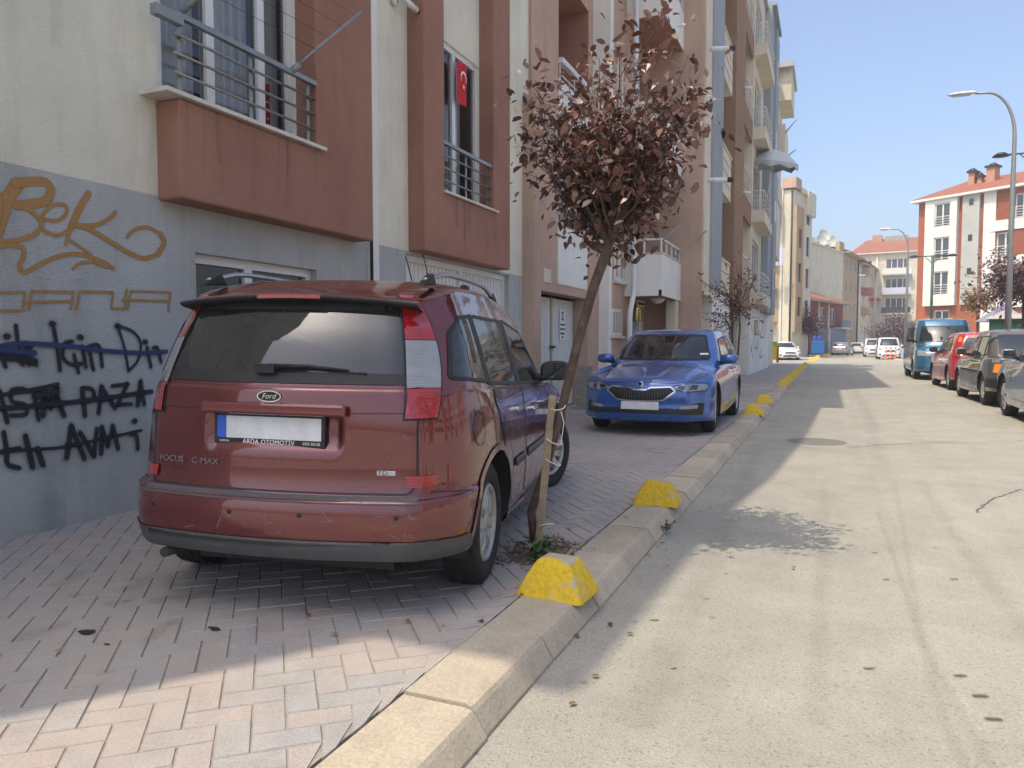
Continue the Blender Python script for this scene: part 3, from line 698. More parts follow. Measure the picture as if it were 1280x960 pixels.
def cctv():
    y, z = on_wall(492, 2, -4.38); o = empty('security_camera', (-4.38, y, z))
    one('mount', o, lambda m: (m.lathe([(0, 0), (.05, 0), (.05, .03), (.02, .05)], (0, 0, 0), (1, 0, 0), 'white_paint', 14), m.tube([(.03, 0, 0), (.08, .0, .02), (.1, .05, .03)], .015, 'white_paint')))
    one('camera_body', o, lambda m: (m.tube([(.1, .02, .03), (.12, .28, .0)], .035, 'white_paint', 12), m.tube([(.12, .28, 0), (.122, .31, -.003)], .03, 'black_plastic', 12)))
    tag(o, 'white security camera tube high on the cream wall between the two brown bays', 'camera')
cctv()
# ================================================================ building B: pink
B = street(-4.2); BH = 11.6
b0 = tag(empty('apartment_building', (-4.2, 14, 0)), 'dusty pink apartment block with white balconies and a narrow white garage door', 'building')
mb = MB(B)
wall(mb, 10.7, 14.2, 0, 4.92, 0, 'pink', [(11.0, 13.45, -.05, 2.0), (11.75, 13.4, 3.17, 4.75)], .3)
wall(mb, 10.95, 14.2, 4.92, BH, -.15, 'pink', [(12.2, 13.9, 5.3, 7.5), (12.2, 13.9, 8.2, 10.4)], .9, 'bay_brown')
mb.face([B(10.7, 0, 0), B(10.7, -.3, 0), B(10.7, -.3, 4.92), B(10.7, 0, 4.92)], 'pink'); mb.face([B(10.7, 0, 4.92), B(14.2, 0, 4.92), B(14.2, -.3, 4.92), B(10.7, -.3, 4.92)], 'pink')
mb.face([B(10.95, -.15, 4.9), B(10.95, -9, 4.9), B(10.95, -9, BH), B(10.95, -.15, BH)], 'pink')
mb.box(14.2, 14.42, -.15, .201, 0, BH, 'white_stucco')
wall(mb, 14.42, 17.5, 0, BH, .2, 'pink', [(15.75, 16.9, -.05, 2.05), (15.75, 17.1, 2.95, 4.75), (15.75, 17.1, 5.75, 7.5)], .25, 'bay_brown')
mb.build('wall', b0)
mass(B, b0, 11.2, 17.5, -9, -.15, 0, BH, 'pink', 'rear_wall'); one('roof', b0, lambda m: m.box(10.95, 17.6, -9, 1.2, BH, BH+.14, 'white_stucco'), B)
one('party_wall', b0, lambda m: m.box(17.5, 17.62, -.6, 1.47, 0, BH, 'pink'), B, bevel=.01)
one('panel', b0, lambda m: m.box(11.77, 13.38, -.01, .012, 2.16, 3.14, 'white_stucco'), B)
window(B, b0, 11.75, 13.4, 3.17, 4.75, -.2, cols=(.5,), near=True); railing(B, b0, 11.77, 13.38, .0, 3.17, 3.5, 1, 2, 'white_paint', .014, .03)
one('balcony_back', b0, lambda m: (m.quad(12.2, 13.9, -1.04, 5.3, 7.5, 'bay_brown'), m.quad(12.2, 13.9, -1.04, 8.2, 10.4, 'bay_brown')), B)
railing(B, b0, 12.2, 13.9, -.12, 5.3, 6.0, 2, 3, 'white_paint', .014, .05)
railing(B, b0, 12.2, 13.9, -.12, 8.2, 8.9, 2, 3, 'white_paint', .014, .05)
one('panel', b0, lambda m: m.box(12.2, 13.9, -.16, -.135, 5.0, 5.7, 'white_stucco'), B)
def gd(m):
    for u0, u1 in ((11.0, 12.17), (12.22, 13.42)):
        m.box(u0, u1, -.31, -.28, .02, 1.95, 'white_paint')
        for k in range(9): u = u0+.1+k*(u1-u0-.16)/9; m.box(u, u+.016, -.28, -.27, .05, 1.9, 'white_pvc')
    m.box(12.16, 12.24, -.29, -.262, 0, 1.97, 'olive')
gdo = one('garage_door', b0, gd, B)
one('notice', gdo, lambda m: m.quad(12.62, 12.93, -.262, 1.22, 1.78, 'white_mark'), B)
rx = axes_rot((0, 1, 0), (0, 0, 1))
def lines(mb_, u0, u1, n, rows, mat, seed=1, h=.03):
    rnd = random.Random(seed)
    for z in rows:
        u = u0
        while u < u1-.02:
            l = rnd.uniform(.03, .08); mb_.box(u, min(u+l, u1), n, n+.003, z-h/2, z+h/2, mat); u += l+.02
one('notice_print', gdo, lambda m: (lines(m, 12.66, 12.90, -.2615, (1.50, 1.42, 1.34), 'black_mark', 3, .035), m.box(12.73, 12.83, -.2615, -.2585, 1.58, 1.74, 'black_mark'), m.box(12.755, 12.805, -.258, -.257, 1.61, 1.71, 'white_mark'), m.box(12.75, 12.81, -.2615, -.2585, 1.25, 1.30, 'black_mark')), B)
one('door_writing', gdo, lambda m: [m.box(11.55+.02*(k % 2), 11.60+.02*((k*3) % 2), -.2695, -.2665, 1.64-k*.13, 1.70-k*.13, 'black_mark') for k in range(7)], B)
one('latch', gdo, lambda m: (m.box(12.12, 12.35, -.27, -.24, 1.08, 1.12, 'dark_metal')), B)
def w_at(X, x0, y0, x1, y1): a = on_wall(x0, y1, X); c = on_wall(x1, y0, X); return a[0], c[0], a[1], c[1]
q = w_at(-3.99, 768, 303, 780, 350); window(B, b0, q[0], q[1], 2.45, 3.25, .22, (.5,), bars=3, near=False); one('sill', b0, lambda m: m.box(q[0]-.1, q[1]+.12, .2, .27, 2.38, 2.44, 'sill'), B)
q2 = w_at(-3.99, 765, 382, 777, 415); window(B, b0, q2[0], q2[1], 1.32, 1.86, .22, (), bars=4, glass='dark_glass'); one('sill', b0, lambda m: m.box(q2[0]-.1, q2[1]+.12, .2, .27, 1.27, 1.315, 'sill'), B)
window(B, b0, 14.7, 15.5, 5.4, 7.0, .22, (.5,)); window(B, b0, 14.7, 15.5, 8.2, 9.8, .22, (.5,))
for z in (2.15, 4.98, 7.85):
    def bal(m):
        m.box(15.4, 17.5, .2, 1.0, z, z+.13, 'bay_brown'); m.box(15.4, 17.499, .93, 1.002, z+.003, z+.87, 'white_stucco'); m.box(15.398, 15.47, .2, .93, z+.003, z+.87, 'white_stucco')
        m.box(15.38, 17.499, .91, 1.02, z+.872, z+.90, 'sill'); m.box(15.38, 15.49, .2, .91, z+.872, z+.90, 'sill')
    bo = one('balcony', b0, bal, B, bevel=.006)
    def rl(m):
        m.box(15.42, 17.49, .95, .99, z+1.16, z+1.20, 'white_paint'); m.box(15.42, 15.46, .40, .95, z+1.16, z+1.20, 'white_paint')
        for u in (15.42, 15.95, 16.5, 17.0, 17.44): m.box(u, u+.035, .955, .985, z+.90, z+1.16, 'white_paint')
        m.box(15.42, 15.455, .6, .63, z+.9, z+1.16, 'white_paint')
    one('railing', bo, rl, B)
for z in (3.0, 5.8, 8.65):
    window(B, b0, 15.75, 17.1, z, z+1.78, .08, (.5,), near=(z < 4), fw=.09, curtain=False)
def poles(m):
    m.ftube([(15.5, 1.0, 3.3), (16.2, 1.25, 3.75)], .018, 'galv', 6); m.ftube([(16.6, 1.0, 3.05), (17.6, 1.55, 3.75)], .02, 'galv', 6)
one('drying_rack', b0, poles, B)
def pipe_b(m):
    m.ftube([(15.25, .45, BH), (15.25, .45, 2.3), (15.22, .45, 2.2), (14.95, .45, 1.85), (14.9, .45, 1.7), (14.9, .45, 0)], .055, 'white_paint', 10)
    for z in (3.2, 4.6, 6.0): m.ftube([(15.25, .45, z), (15.25, .45, z+.07)], .064, 'white_paint', 10)
one('drainpipe', b0, pipe_b, B)
def ent(m):
    m.quad(15.75, 16.9, -.03, 0, 2.05, 'bay_brown'); m.box(15.8, 16.25, -.02, .02, 0, 1.95, 'white_paint'); m.box(15.88, 16.17, .021, .026, .3, 1.8, 'dark_glass')
one('entrance_door', b0, ent, B)
one('gas_meter', b0, lambda m: (m.box(15.36, 15.62, .36, .56, 1.2, 1.62, 'galv')), B, bevel=.02)
one('gas_pipe', b0, lambda m: m.ftube([(15.3, .5, 1.62), (15.3, .5, 1.82), (15.36, .5, 1.9), (15.5, .5, 1.9), (15.55, .5, 1.84), (15.55, .5, 1.62)], .025, 'yellow_pipe', 8), B)
one('porch_lamp', b0, lambda m: m.lathe([(0, -.11), (.09, -.09), (.15, -.03), (.16, 0)], B(16.4, .7, 2.148), (0, 0, 1), 'white_paint', 18), B)
one('column', b0, lambda m: m.box(17.05, 17.35, .75, .99, 0, 2.15, 'c_cream'), B, bevel=.01)
one('plaque', b0, lambda m: m.box(11.1, 11.42, .001, .014, 2.14, 2.36, 'c_cream'), B)
one('house_number', b0, lambda m: (m.box(15.9, 16.6, .352, .36, 1.98, 2.10, 'white_stucco'), lines(m, 15.94, 16.56, .361, (2.04,), 'black_mark', 5, .07)), B)
adopt(b0)
# stack of hollow concrete blocks beside the garage door
blk = []
def block(x, y, z, rz, label):
    o = empty('concrete_block', (x, y, z), rz)
    def f(m):
        w_, d_, h_ = .40, .19, .19; t = .035
        for a, b_ in ((-w_/2, -w_/2+t), (-t/2, t/2), (w_/2-t, w_/2)): m.box(a, b_, -d_/2, d_/2, 0, h_, 'brickblock')
        m.box(-w_/2+.001, w_/2-.001, -d_/2-.001, -d_/2+t, .001, h_-.001, 'brickblock'); m.box(-w_/2+.001, w_/2-.001, d_/2-t, d_/2+.001, .001, h_-.001, 'brickblock')
    m_ = MB(); f(m_); me = m_.build('concrete_block'); me.location = (x, y, z); me.rotation_euler = (0, 0, rz); bpy.data.objects.remove(o)
    tag(me, label, 'block', 'concrete blocks stacked by the garage door'); return me
for i in range(4):
    block(-3.98, 12.62, .001+i*.191, R(90+(-3, 2, -1, 4)[i]), ['lowest', 'second', 'third', 'topmost'][i]+' grey hollow concrete block of the stack by the white garage door')

# ================================================================ building C: cream, grey-blue and brown
Cc = street(-2.7); CH = 15.0
c0 = tag(empty('apartment_building', (-2.7, 28, 0)), 'tall apartment block with grey, brown and cream vertical strips and a parasol on its balcony', 'building')
def cf(m):
    m.box(17.63, 18.5, -.6, 0, 2.5, CH, 'c_cream'); m.box(18.5, 20.3, -.6, .05, 2.5, CH, 'c_gray'); m.quad(20.3, 22.9, -.35, 2.5, CH, 'c_gray')
    m.box(22.9, 25.4, -.6, .05, 2.5, CH, 'c_brown'); m.box(28.55, 28.65, -.9, .02, 2.5, CH, 'c_cream')
    m.quad(25.4, 28.55, -.75, 2.5, CH, 'c_brown'); m.face([Cc(25.4, -.75, 2.5), Cc(28.6, -.75, 2.5), Cc(28.6, 0, 2.5), Cc(25.4, 0, 2.5)], 'c_brown')
    m.face([Cc(20.3, -.35, 2.5), Cc(22.9, -.35, 2.5), Cc(22.9, 0, 2.5), Cc(20.3, 0, 2.5)], 'c_gray')
    wall(m, 28.65, 33.0, 2.5, CH, .0, 'c_cream', [(29.2, 31.8, 3.0+3*k+.25, 5.1+3*k) for k in range(4)], .2)
    m.box(33.0, 34.6, -.6, .28, 2.5, CH+.1, 'c_gray'); m.box(34.6, 36.4, -.6, .38, 2.5, CH-.2, 'c_gray'); m.box(36.4, 38.3, -.6, .1, 2.5, CH-.5, 'c_cream')
    m.box(17.63, 38.3, -9, -.61, 2.5, CH, 'c_cream')
one('wall', c0, cf, Cc)
def cbase(m):
    m.quad(17.63, 19.2, -.3, 0, 2.5, 'olive'); m.box(19.2, 22.7, -.6, -.02, 0, 2.5, 'white_stucco'); m.quad(22.7, 28.7, -.45, 0, 2.5, 'olive'); m.box(28.7, 38.3, -1.2, -.001, 0, 2.5, 'white_stucco')
    m.box(17.63, 38.3, -9, -.62, 0, 2.5, 'olive'); m.face([Cc(22.7, -.45, 2.5), Cc(28.7, -.45, 2.5), Cc(28.7, 0, 2.5), Cc(22.7, 0, 2.5)], 'olive')
    m.box(17.62, 19.2, -.3, .02, 2.3, 2.52, 'c_cream')
one('base_wall', c0, cbase, Cc)
def rsh(m):
    m.box(17.75, 18.85, -.28, -.25, 0, 2.1, 'shutter')
    for k in range(16): m.box(17.75, 18.85, -.25, -.235, .05+k*.13, .12+k*.13, 'shutter')
one('roller_shutter', c0, rsh, Cc)
one('roof', c0, lambda m: (m.box(17.63, 33, -9, .12, CH, CH+.15, 'c_gray'), m.box(33, 36.5, -9, .45, CH+.1, CH+.25, 'c_gray')), Cc)
for k in range(4):
    z = 5.2+3*(k-1)
    def pn(m):
        m.box(20.31, 22.2, -.3, .03, max(z, 2.6), z+1.2, 'c_cream')
        for q_ in (.3, .6, .9):
            if z+q_ > 2.65: m.box(20.31, 22.2, .03, .036, z+q_, z+q_+.02, 'c_brown')
        m.box(20.31, 22.25, -.3, .06, z+1.2, z+1.25, 'c_cream')
    one('balcony', c0, pn, Cc)
    zz = 3.2+3*k
    def pb(m): m.box(25.4, 28.55, -.08, .0, zz-.75, zz, 'c_brown')
    bb = one('balcony', c0, pb, Cc); railing(Cc, bb, 25.42, 28.5, -.04, zz, zz+.95, 1, 4, 'white_paint', .015, .025)
    window(Cc, c0, 26.0, 28.2, zz-.3, zz+1.7, -.70, (.5,))
    def cb(m):
        m.box(28.7, 32.6, .0, .45, 2.62+3*k, 2.75+3*k, 'c_cream'); m.box(28.7, 32.6, .39, .45, 2.75+3*k, 3.05+3*k, 'c_cream')
        m.box(28.7, 28.77, .0, .39, 2.75+3*k, 3.05+3*k, 'c_cream')
    cb_ = one('balcony', c0, cb, Cc); railing(Cc, cb_, 28.72, 32.55, .42, 3.05+3*k, 3.75+3*k, 3, 5, 'white_paint', .012, .02, ends=.02)
    window(Cc, c0, 29.2, 31.8, 3.25+3*k, 5.1+3*k, -.08, (.33, .66))
    one('window', c0, lambda m: (m.box(35.0, 35.5, .38, .40, 3.6+3*k, 4.5+3*k, 'white_pvc'), m.box(35.06, 35.44, .40, .404, 3.66+3*k, 4.44+3*k, 'far_glass')), Cc)
for z in (8.05, 5.02):
    fo = one('flue_pipe', c0, lambda m: m.ftube([(18.1, -.02, z), (18.25, .42, z)], .055, 'white_paint', 12), Cc)
    one('flue_tip', fo, lambda m: (m.ftube([(18.25, .42, z), (18.29, .54, z)], .062, 'black_plastic', 12)), Cc)
for z in (9.3, 6.0): one('flue_pipe', c0, lambda m: m.ftube([(25.0, .05, z), (25.1, .3, z)], .05, 'white_paint', 10), Cc)
one('window', c0, lambda m: (m.box(30.6, 31.9, -.0, .02, 1.5, 2.1, 'c_brown'), m.box(30.7, 31.8, .02, .024, 1.56, 2.04, 'dark_glass')), Cc)
def meters(m):
    m.box(22.75, 22.95, -.45, .0, 1.25, 1.75, 'galv'); m.ftube([(22.85, .06, 0), (22.85, .06, 2.5)], .04, 'dark_metal', 8); m.box(23.1, 23.5, -.44, -.2, 1.3, 1.6, 'galv')
    m.ftube([(22.72, .03, .2), (22.72, .03, 1.2)], .03, 'galv', 6)
one('meter_box', c0, meters, Cc)
def scrawl(F, n, boxes, mat, parent, seed, wd=.04):
    rnd = random.Random(seed); L = []
    for (u, z, s, su) in boxes:
        for _ in range(3):
            pts = [(u+rnd.uniform(-su, su), z+rnd.uniform(-s, s)) for _ in range(6)]; L.append((wd, pts))
    return strokes('graffiti', F, n, L, mat, parent, .3)
def cg(x0, y0): return on_wall(x0, y0, -2.7)
L = []
for pts in ([(899, 400), (896, 408), (900, 415), (903, 402), (906, 398), (909, 408), (905, 416), (903, 405)], [(897, 410), (909, 406)], [(909, 425), (903, 440), (910, 452)]): L.append((.035, [cg(*p) for p in pts]))
strokes('graffiti', Cc, -.012, L, 'spray_black', c0, .3)
L = [(.05, [cg(*p) for p in pts]) for pts in ([(892, 396), (894, 410), (891, 420)], [(890, 400), (896, 402)], [(893, 425), (896, 430)])]
strokes('graffiti', Cc, -.010, L, 'spray_red', c0, .3)
L = [(.05, [cg(*p) for p in pts]) for pts in ([(950, 395), (948, 415), (954, 422), (958, 405), (959, 385)], [(951, 420), (955, 400), (958, 392)], [(939, 405), (941, 420), (939, 440)], [(944, 412), (943, 430), (946, 436), (948, 424)], [(938, 432), (941, 447)], [(951, 438), (949, 447), (953, 444)])]
strokes('graffiti', Cc, .008, L, 'spray_black', c0, .3)
adopt(c0)
# parasol on the balcony
def parasol():
    o = empty('parasol', (-2.12, 30.6, 8.1)); o.rotation_euler = (R(4), R(9), 0)
    def f(m):
        n = 8; r = .95; top = (0, 0, .55)
        ring = [(r*math.cos(2*math.pi*k/n), r*math.sin(2*math.pi*k/n), .0) for k in range(n)]; mid = [(r*.55*math.cos(2*math.pi*k/n), r*.55*math.sin(2*math.pi*k/n), .36) for k in range(n)]
        for k in range(n):
            j = (k+1) % n; m.face([mid[k], mid[j], top], 'umbrella'); m.face([ring[k], ring[j], mid[j], mid[k]], 'umbrella')
            a, b_ = ring[k], ring[j]; mm = ((a[0]+b_[0])/2, (a[1]+b_[1])/2, -.11)
            m.face([a, (a[0], a[1], -.22), mm, (b_[0], b_[1], -.22), b_], 'umbrella')
    one('canopy', o, f); one('pole', o, lambda m: m.tube([(0, 0, -1.6), (0, 0, .46)], .02, 'white_paint', 8)); tag(o, 'pale grey parasol with scalloped edge sticking out over the street from a high balcony', 'parasol')
parasol()
# ================================================================ farther buildings
def simple_building(name, label, F, wd, dp, H, mats, wins, roof=None, extra=None, n0=0.0, z0=0, fw=.07, cat='building', frame='white_pvc', near=False, rec=.14):
    r = tag(empty(name, F(0, 0, 0)), label, cat); mb = MB(F)
    bands = mats['bands']
    for (ua, ub, za, zb, n, mt) in bands:
        hs = [w_[:4] for w_ in wins if ua <= w_[0] and w_[1] <= ub and w_[2] >= za and w_[3] <= zb and (len(w_) < 5 or w_[4] == n)]
        wall(mb, ua, ub, za, zb, n, mt, hs, rec)
        if n > 0.01:
            for uu in (ua, ub): mb.face([F(uu, 0, za), F(uu, n, za), F(uu, n, zb), F(uu, 0, zb)], mt)
            mb.face([F(ua, 0, za), F(ub, 0, za), F(ub, n, za), F(ua, n, za)], mt); mb.face([F(ua, 0, zb), F(ub, 0, zb), F(ub, n, zb), F(ua, n, zb)], mt)
    mb.build('wall', r)
    one('side_wall', r, lambda m: (m.face([F(0, 0, 0), F(0, -dp, 0), F(0, -dp, H), F(0, 0, H)], mats['side']), m.face([F(wd, 0, 0), F(wd, -dp, 0), F(wd, -dp, H), F(wd, 0, H)], mats['side']),
        m.face([F(0, -dp, 0), F(wd, -dp, 0), F(wd, -dp, H), F(0, -dp, H)], mats['side']), m.face([F(0, 0, H), F(wd, 0, H), F(wd, -dp, H), F(0, -dp, H)], 'concrete')), F)
    for w_ in wins:
        n = w_[4] if len(w_) > 4 else 0.0; cols = w_[5] if len(w_) > 5 else (.5,)
        window(F, r, w_[0], w_[1], w_[2], w_[3], n-rec+.05, cols, fw=fw, frame=frame)
    if roof == 'gable':
        ov = .5; hgt = mats.get('rise', 2.0)
        def rf(m):
            c = -dp/2; m.face([F(-ov, ov, H-.05), F(wd+ov, ov, H-.05), F(wd-1.5, c, H+hgt), F(1.5, c, H+hgt)], 'roof_tile'); m.face([F(-ov, -dp-ov, H-.05), F(wd+ov, -dp-ov, H-.05), F(wd-1.5, c, H+hgt), F(1.5, c, H+hgt)], 'roof_tile')
            m.face([F(-ov, ov, H-.05), F(-ov, -dp-ov, H-.05), F(1.5, c, H+hgt)], 'roof_tile'); m.face([F(wd+ov, ov, H-.05), F(wd+ov, -dp-ov, H-.05), F(wd-1.5, c, H+hgt)], 'roof_tile')
            m.box(-ov, wd+ov, 0, ov, H-.22, H-.06, 'far_white'); m.box(-ov, 0, -dp, 0, H-.22, H-.06, 'far_white')
        one('roof', r, rf, F)
    elif roof == 'flat': one('roof', r, lambda m: m.box(-.15, wd+.15, -dp, .15, H, H+.18, mats.get('roofmat', mats['side'])), F)
    if extra: extra(F, r)
    adopt(r); return r
# D1: yellow, next to C
def d1x(F, r):
    for n, za, zb in ((1.0, 12.9, 14.4), (.75, 10.4, 11.8), (.5, 8.2, 9.2)):
        one('balcony', r, lambda m: m.box(.3, 3.4, 0, n, za, zb, 'c_cream'), F)
    one('bay', r, lambda m: m.box(.35, 3.35, 0, .42, 5.5, 14.39, 'c_cream'), F)
    one('roof_slab', r, lambda m: m.box(0, 4, -2, 1.1, 14.4, 14.65, 'far_gray'), F)
    one('drying_rack', r, lambda m: (m.ftube([(.4, .7, 11.3), (.2, 1.25, 11.9)], .03, 'galv', 5), m.ftube([(.4, .8, 10.2), (.3, 1.25, 10.5)], .03, 'galv', 5)), F)
simple_building('apartment_building', 'narrow pale yellow block with stepped top balconies just past the grey column', Fr(-2.9, 38.35, 0, 1, 1, 0), 6.2, 9, 14.4, dict(bands=[(0, 6.2, 0, 14.4, 0, 'c_cream')], side='c_cream'), [(1, 2.4, 3.5+3*k, 5+3*k) for k in range(4)], 'flat', d1x)
# D2: beige block past the side street
d2 = facing(-3.0, 69.4, 90-12.5)  # u runs away from us along the street
d2.n = (math.cos(R(-12.5)), math.sin(R(-12.5))); d2.u = (math.sin(R(12.5)), math.cos(R(12.5)))
def d2x(F, r):
    G2 = Fr(F.o[0], F.o[1], -F.n[0], -F.n[1], -F.u[0], -F.u[1])   # gable towards the camera; u runs to the left
    def g(m):
        m.quad(0, 8, .01, 0, 14.2, 'far_cream'); m.box(.9, 1.05, .01, .15, 0, 15, 'far_white'); m.box(1.05, 3.2, .01, .9, 11.6, 14.0, 'far_tan'); m.box(1.2, 1.9, .01, .06, 3, 12, 'far_tan')
        for k in range(4): m.box(1.3, 3.3, .01, .8, 2.9+3*k, 3.1+3*k, 'far_tan'); m.box(1.3, 3.3, .74, .8, 3.1+3*k, 3.7+3*k, 'far_gray' if k % 2 else 'far_tan')
    one('gable_wall', r, g, G2)
    for k in range(4): one('window', r, lambda m: (m.box(1.5, 2.9, .015, .03, 3.9+3*k, 5.4+3*k, 'white_pvc'), m.box(1.6, 2.15, .03, .034, 4+3*k, 5.3+3*k, 'far_glass'), m.box(2.25, 2.8, .03, .034, 4+3*k, 5.3+3*k, 'far_glass')), G2)
    one('drainpipe', r, lambda m: m.ftube([(.15, .1, 0), (.15, .1, 15)], .08, 'dark_metal', 6), G2)
    one('parapet', r, lambda m: (m.box(1.6, 6.2, -1, .2, 14.6, 15.0, 'far_cream'), m.box(-.2, 1.6, -1, .2, 14.7, 15.6, 'pink'), m.box(3.5, 6.2, .0, .35, 12.9, 14.99, 'far_cream')), F)
    one('drying_line', r, lambda m: (m.ftube([(1.2, .9, 9.6), (3.2, .9, 9.6)], .02, 'galv', 5)), G2)
simple_building('apartment_building', 'beige apartment block with dark red window surrounds beyond the side street', d2, 6.2, 8, 14.6, dict(bands=[(0, 6.2, 0, 14.6, 0, 'far_cream'), (.0, 2.4, 2.2, 13.2, .25, 'far_tan')], side='far_cream'),
    [(.7, 1.8, 3.6+3*k, 5.3+3*k, .25, ()) for k in range(3)]+[(4.2, 5.4, 3.4+2.9*k, 5.2+2.9*k, 0, ()) for k in range(4)], None, d2x, frame='far_red')
# laundry hanging from it
o = tag(empty('laundry', (-4.6, 68.2, 9.4)), 'pink and lilac washing hanging on a line beside the beige gable wall', 'laundry')
for k, (mt, x) in enumerate((('laundry_a', .0), ('laundry_b', -.55), ('laundry_a', .5), ('laundry_a', -1.0))):
    one('cloth', o, lambda m: [m.face([(x+i*.11, .03*math.sin(i*2), 0), (x+(i+1)*.11, .03*math.sin(i*2+2), 0), (x+(i+1)*.11, .03*math.sin(i*2+2.4), -1.5+.3*(k % 2)), (x+i*.11, .03*math.sin(i*2+.4), -1.5+.3*(k % 2))], mt) for i in range(4)])
def cam2w(px, d): xc = (px-640)/FPX*d; return (xc*_c-d*_s, xc*_s+d*_c)
def fr_between(px0, d0, px1, d1):
    a, b_ = cam2w(px0, d0), cam2w(px1, d1); dx, dy = b_[0]-a[0], b_[1]-a[1]; l = math.hypot(dx, dy)
    return Fr(a[0], a[1], dx/l, dy/l, dy/l, -dx/l), l
# red two-storey house
F_, L_ = fr_between(1001, 78, 1052, 88)
def redx(F, r):
    one('roof', r, lambda m: (m.face([F(-.6, .8, 6.0), F(L_+.7, .8, 6.0), F(L_-1, -4, 7.6), F(1, -4, 7.6)], 'roof_tile'), m.face([F(-.6, .8, 6.0), F(-.6, -8, 6.0), F(1, -4, 7.6)], 'roof_tile'), m.box(-.5, L_+.6, 0, .8, 5.75, 5.98, 'far_tan')), F)
    one('balcony', r, lambda m: (m.box(L_-3.4, L_-.2, 0, 1.0, 2.9, 3.05, 'far_cream'), m.box(L_-3.4, L_-.2, .94, 1.0, 3.05, 3.9, 'slate_blue')), F)
    one('pilaster', r, lambda m: [m.box(u, u+.35, 0, .12, 0, 5.75, 'far_cream') for u in (L_*.36, L_*.6)], F)
    one('shopfront', r, lambda m: (m.box(L_*.30, L_-.1, .0, .5, 0, 2.9, 'slate_blue'), m.box(L_*.36, L_*.48, .5, .52, 1.2, 2.5, 'dark_glass'), m.box(L_*.52, L_*.56, .5, .54, 0, 2.9, 'far_cream')), F)
simple_building('house', 'low brick red two storey house with tiled roof and a blue grey shopfront', F_, L_, 8, 5.9, dict(bands=[(0, L_, 0, 5.9, 0, 'far_red')], side='far_red'), [(L_*.42, L_*.54, 3.4, 5.2), (L_*.68, L_*.8, 3.4, 5.2)], None, redx)
# white gable building behind it, with its street front running away to the right
F_, L_ = fr_between(1004, 86, 1051, 98)
simple_building('apartment_building', 'tall block with blank cream gable behind the red house, satellite dishes on its roof', F_, L_, 10, 13.0, dict(bands=[(0, L_, 0, 8.2, 0, 'far_cream'), (0, L_, 8.2, 13.0, 0, 'far_cream')], side='far_cream'), [], 'flat',
    lambda F, r: (one('parapet', r, lambda m: (m.box(L_*.25, L_*.45, -2, -1, 13.1, 14.2, 'far_cream'), m.box(L_*.5, L_*.56, -2, -1, 13.1, 13.9, 'concrete'), m.box(L_*.86, L_*1.0, -.4, .1, 13.1, 14.4, 'far_tan')), F)))
for i, (u, z, s) in enumerate(((.62, 14.1, .75), (.70, 14.9, .8), (.76, 14.2, .65), (.83, 14.3, .8), (.92, 14.6, .7))):
    p = F_(L_*u, -1.2, z); o = empty('satellite_dish', (p[0], p[1], z), .4)
    one('dish', o, lambda m: m.lathe([(0, .0), (s*.35, .03), (s*.7, .12), (s, .26)], (0, 0, 0), (.25, -1, .45), 'far_gray', 16)); one('mast', o, lambda m: m.tube([(0, 0.05, 0), (0, 0.1, 13.05-z)], .05, 'galv', 6))
    tag(o, ['small white satellite dish, leftmost on the gable roof', 'white satellite dish standing highest on the gable roof', 'smallest white satellite dish in the middle of the gable roof row', 'wide white satellite dish, second from the right on the gable roof', 'white satellite dish at the right end of the gable roof'][i], 'dish', 'satellite dishes on the gable roof')
F2, L2 = fr_between(1051, 98, 1090, 118)
wins = [(L2*(.06+.125*c), L2*(.06+.125*c)+1.1, 1.6+2.9*k+.9, 3.2+2.9*k+.6) for c in range(7) for k in range(4)]
def fx(F, r):
    one('roof', r, lambda m: (m.box(-.3, L2*.42, -6, .9, 13.1, 13.3, 'far_tan'), m.box(L2*.42, L2+.6, -6, .9, 12.6, 12.8, 'far_tan'), m.face([F(-.3, .9, 13.3), F(L2+.5, .9, 12.8), F(L2, -4, 14.6), F(.3, -4, 14.9)], 'roof_tile')), F)
    for k in range(1, 4): one('balcony', r, lambda m: m.box(L2*.55, L2*.7, 0, 1.1, 2.9*k+2.6, 2.9*k+3.6, 'far_tan' if k % 2 else 'far_orange'), F)
    one('awning', r, lambda m: m.box(L2*.8, L2*.95, 0, 1.3, 7.9, 8.2, 'red_flag'), F); one('drainpipe', r, lambda m: m.ftube([(L2*.42, .1, 0), (L2*.42, .1, 13)], .12, 'dark_metal', 6), F)
simple_building('apartment_building', 'long tan apartment row with many windows curving away down the street', F2, L2, 10, 13.0, dict(bands=[(0, L2*.45, 0, 13, 0, 'far_tan'), (L2*.45, L2, 0, 12.8, 0, 'c_cream')], side='far_tan'), wins, None, fx)
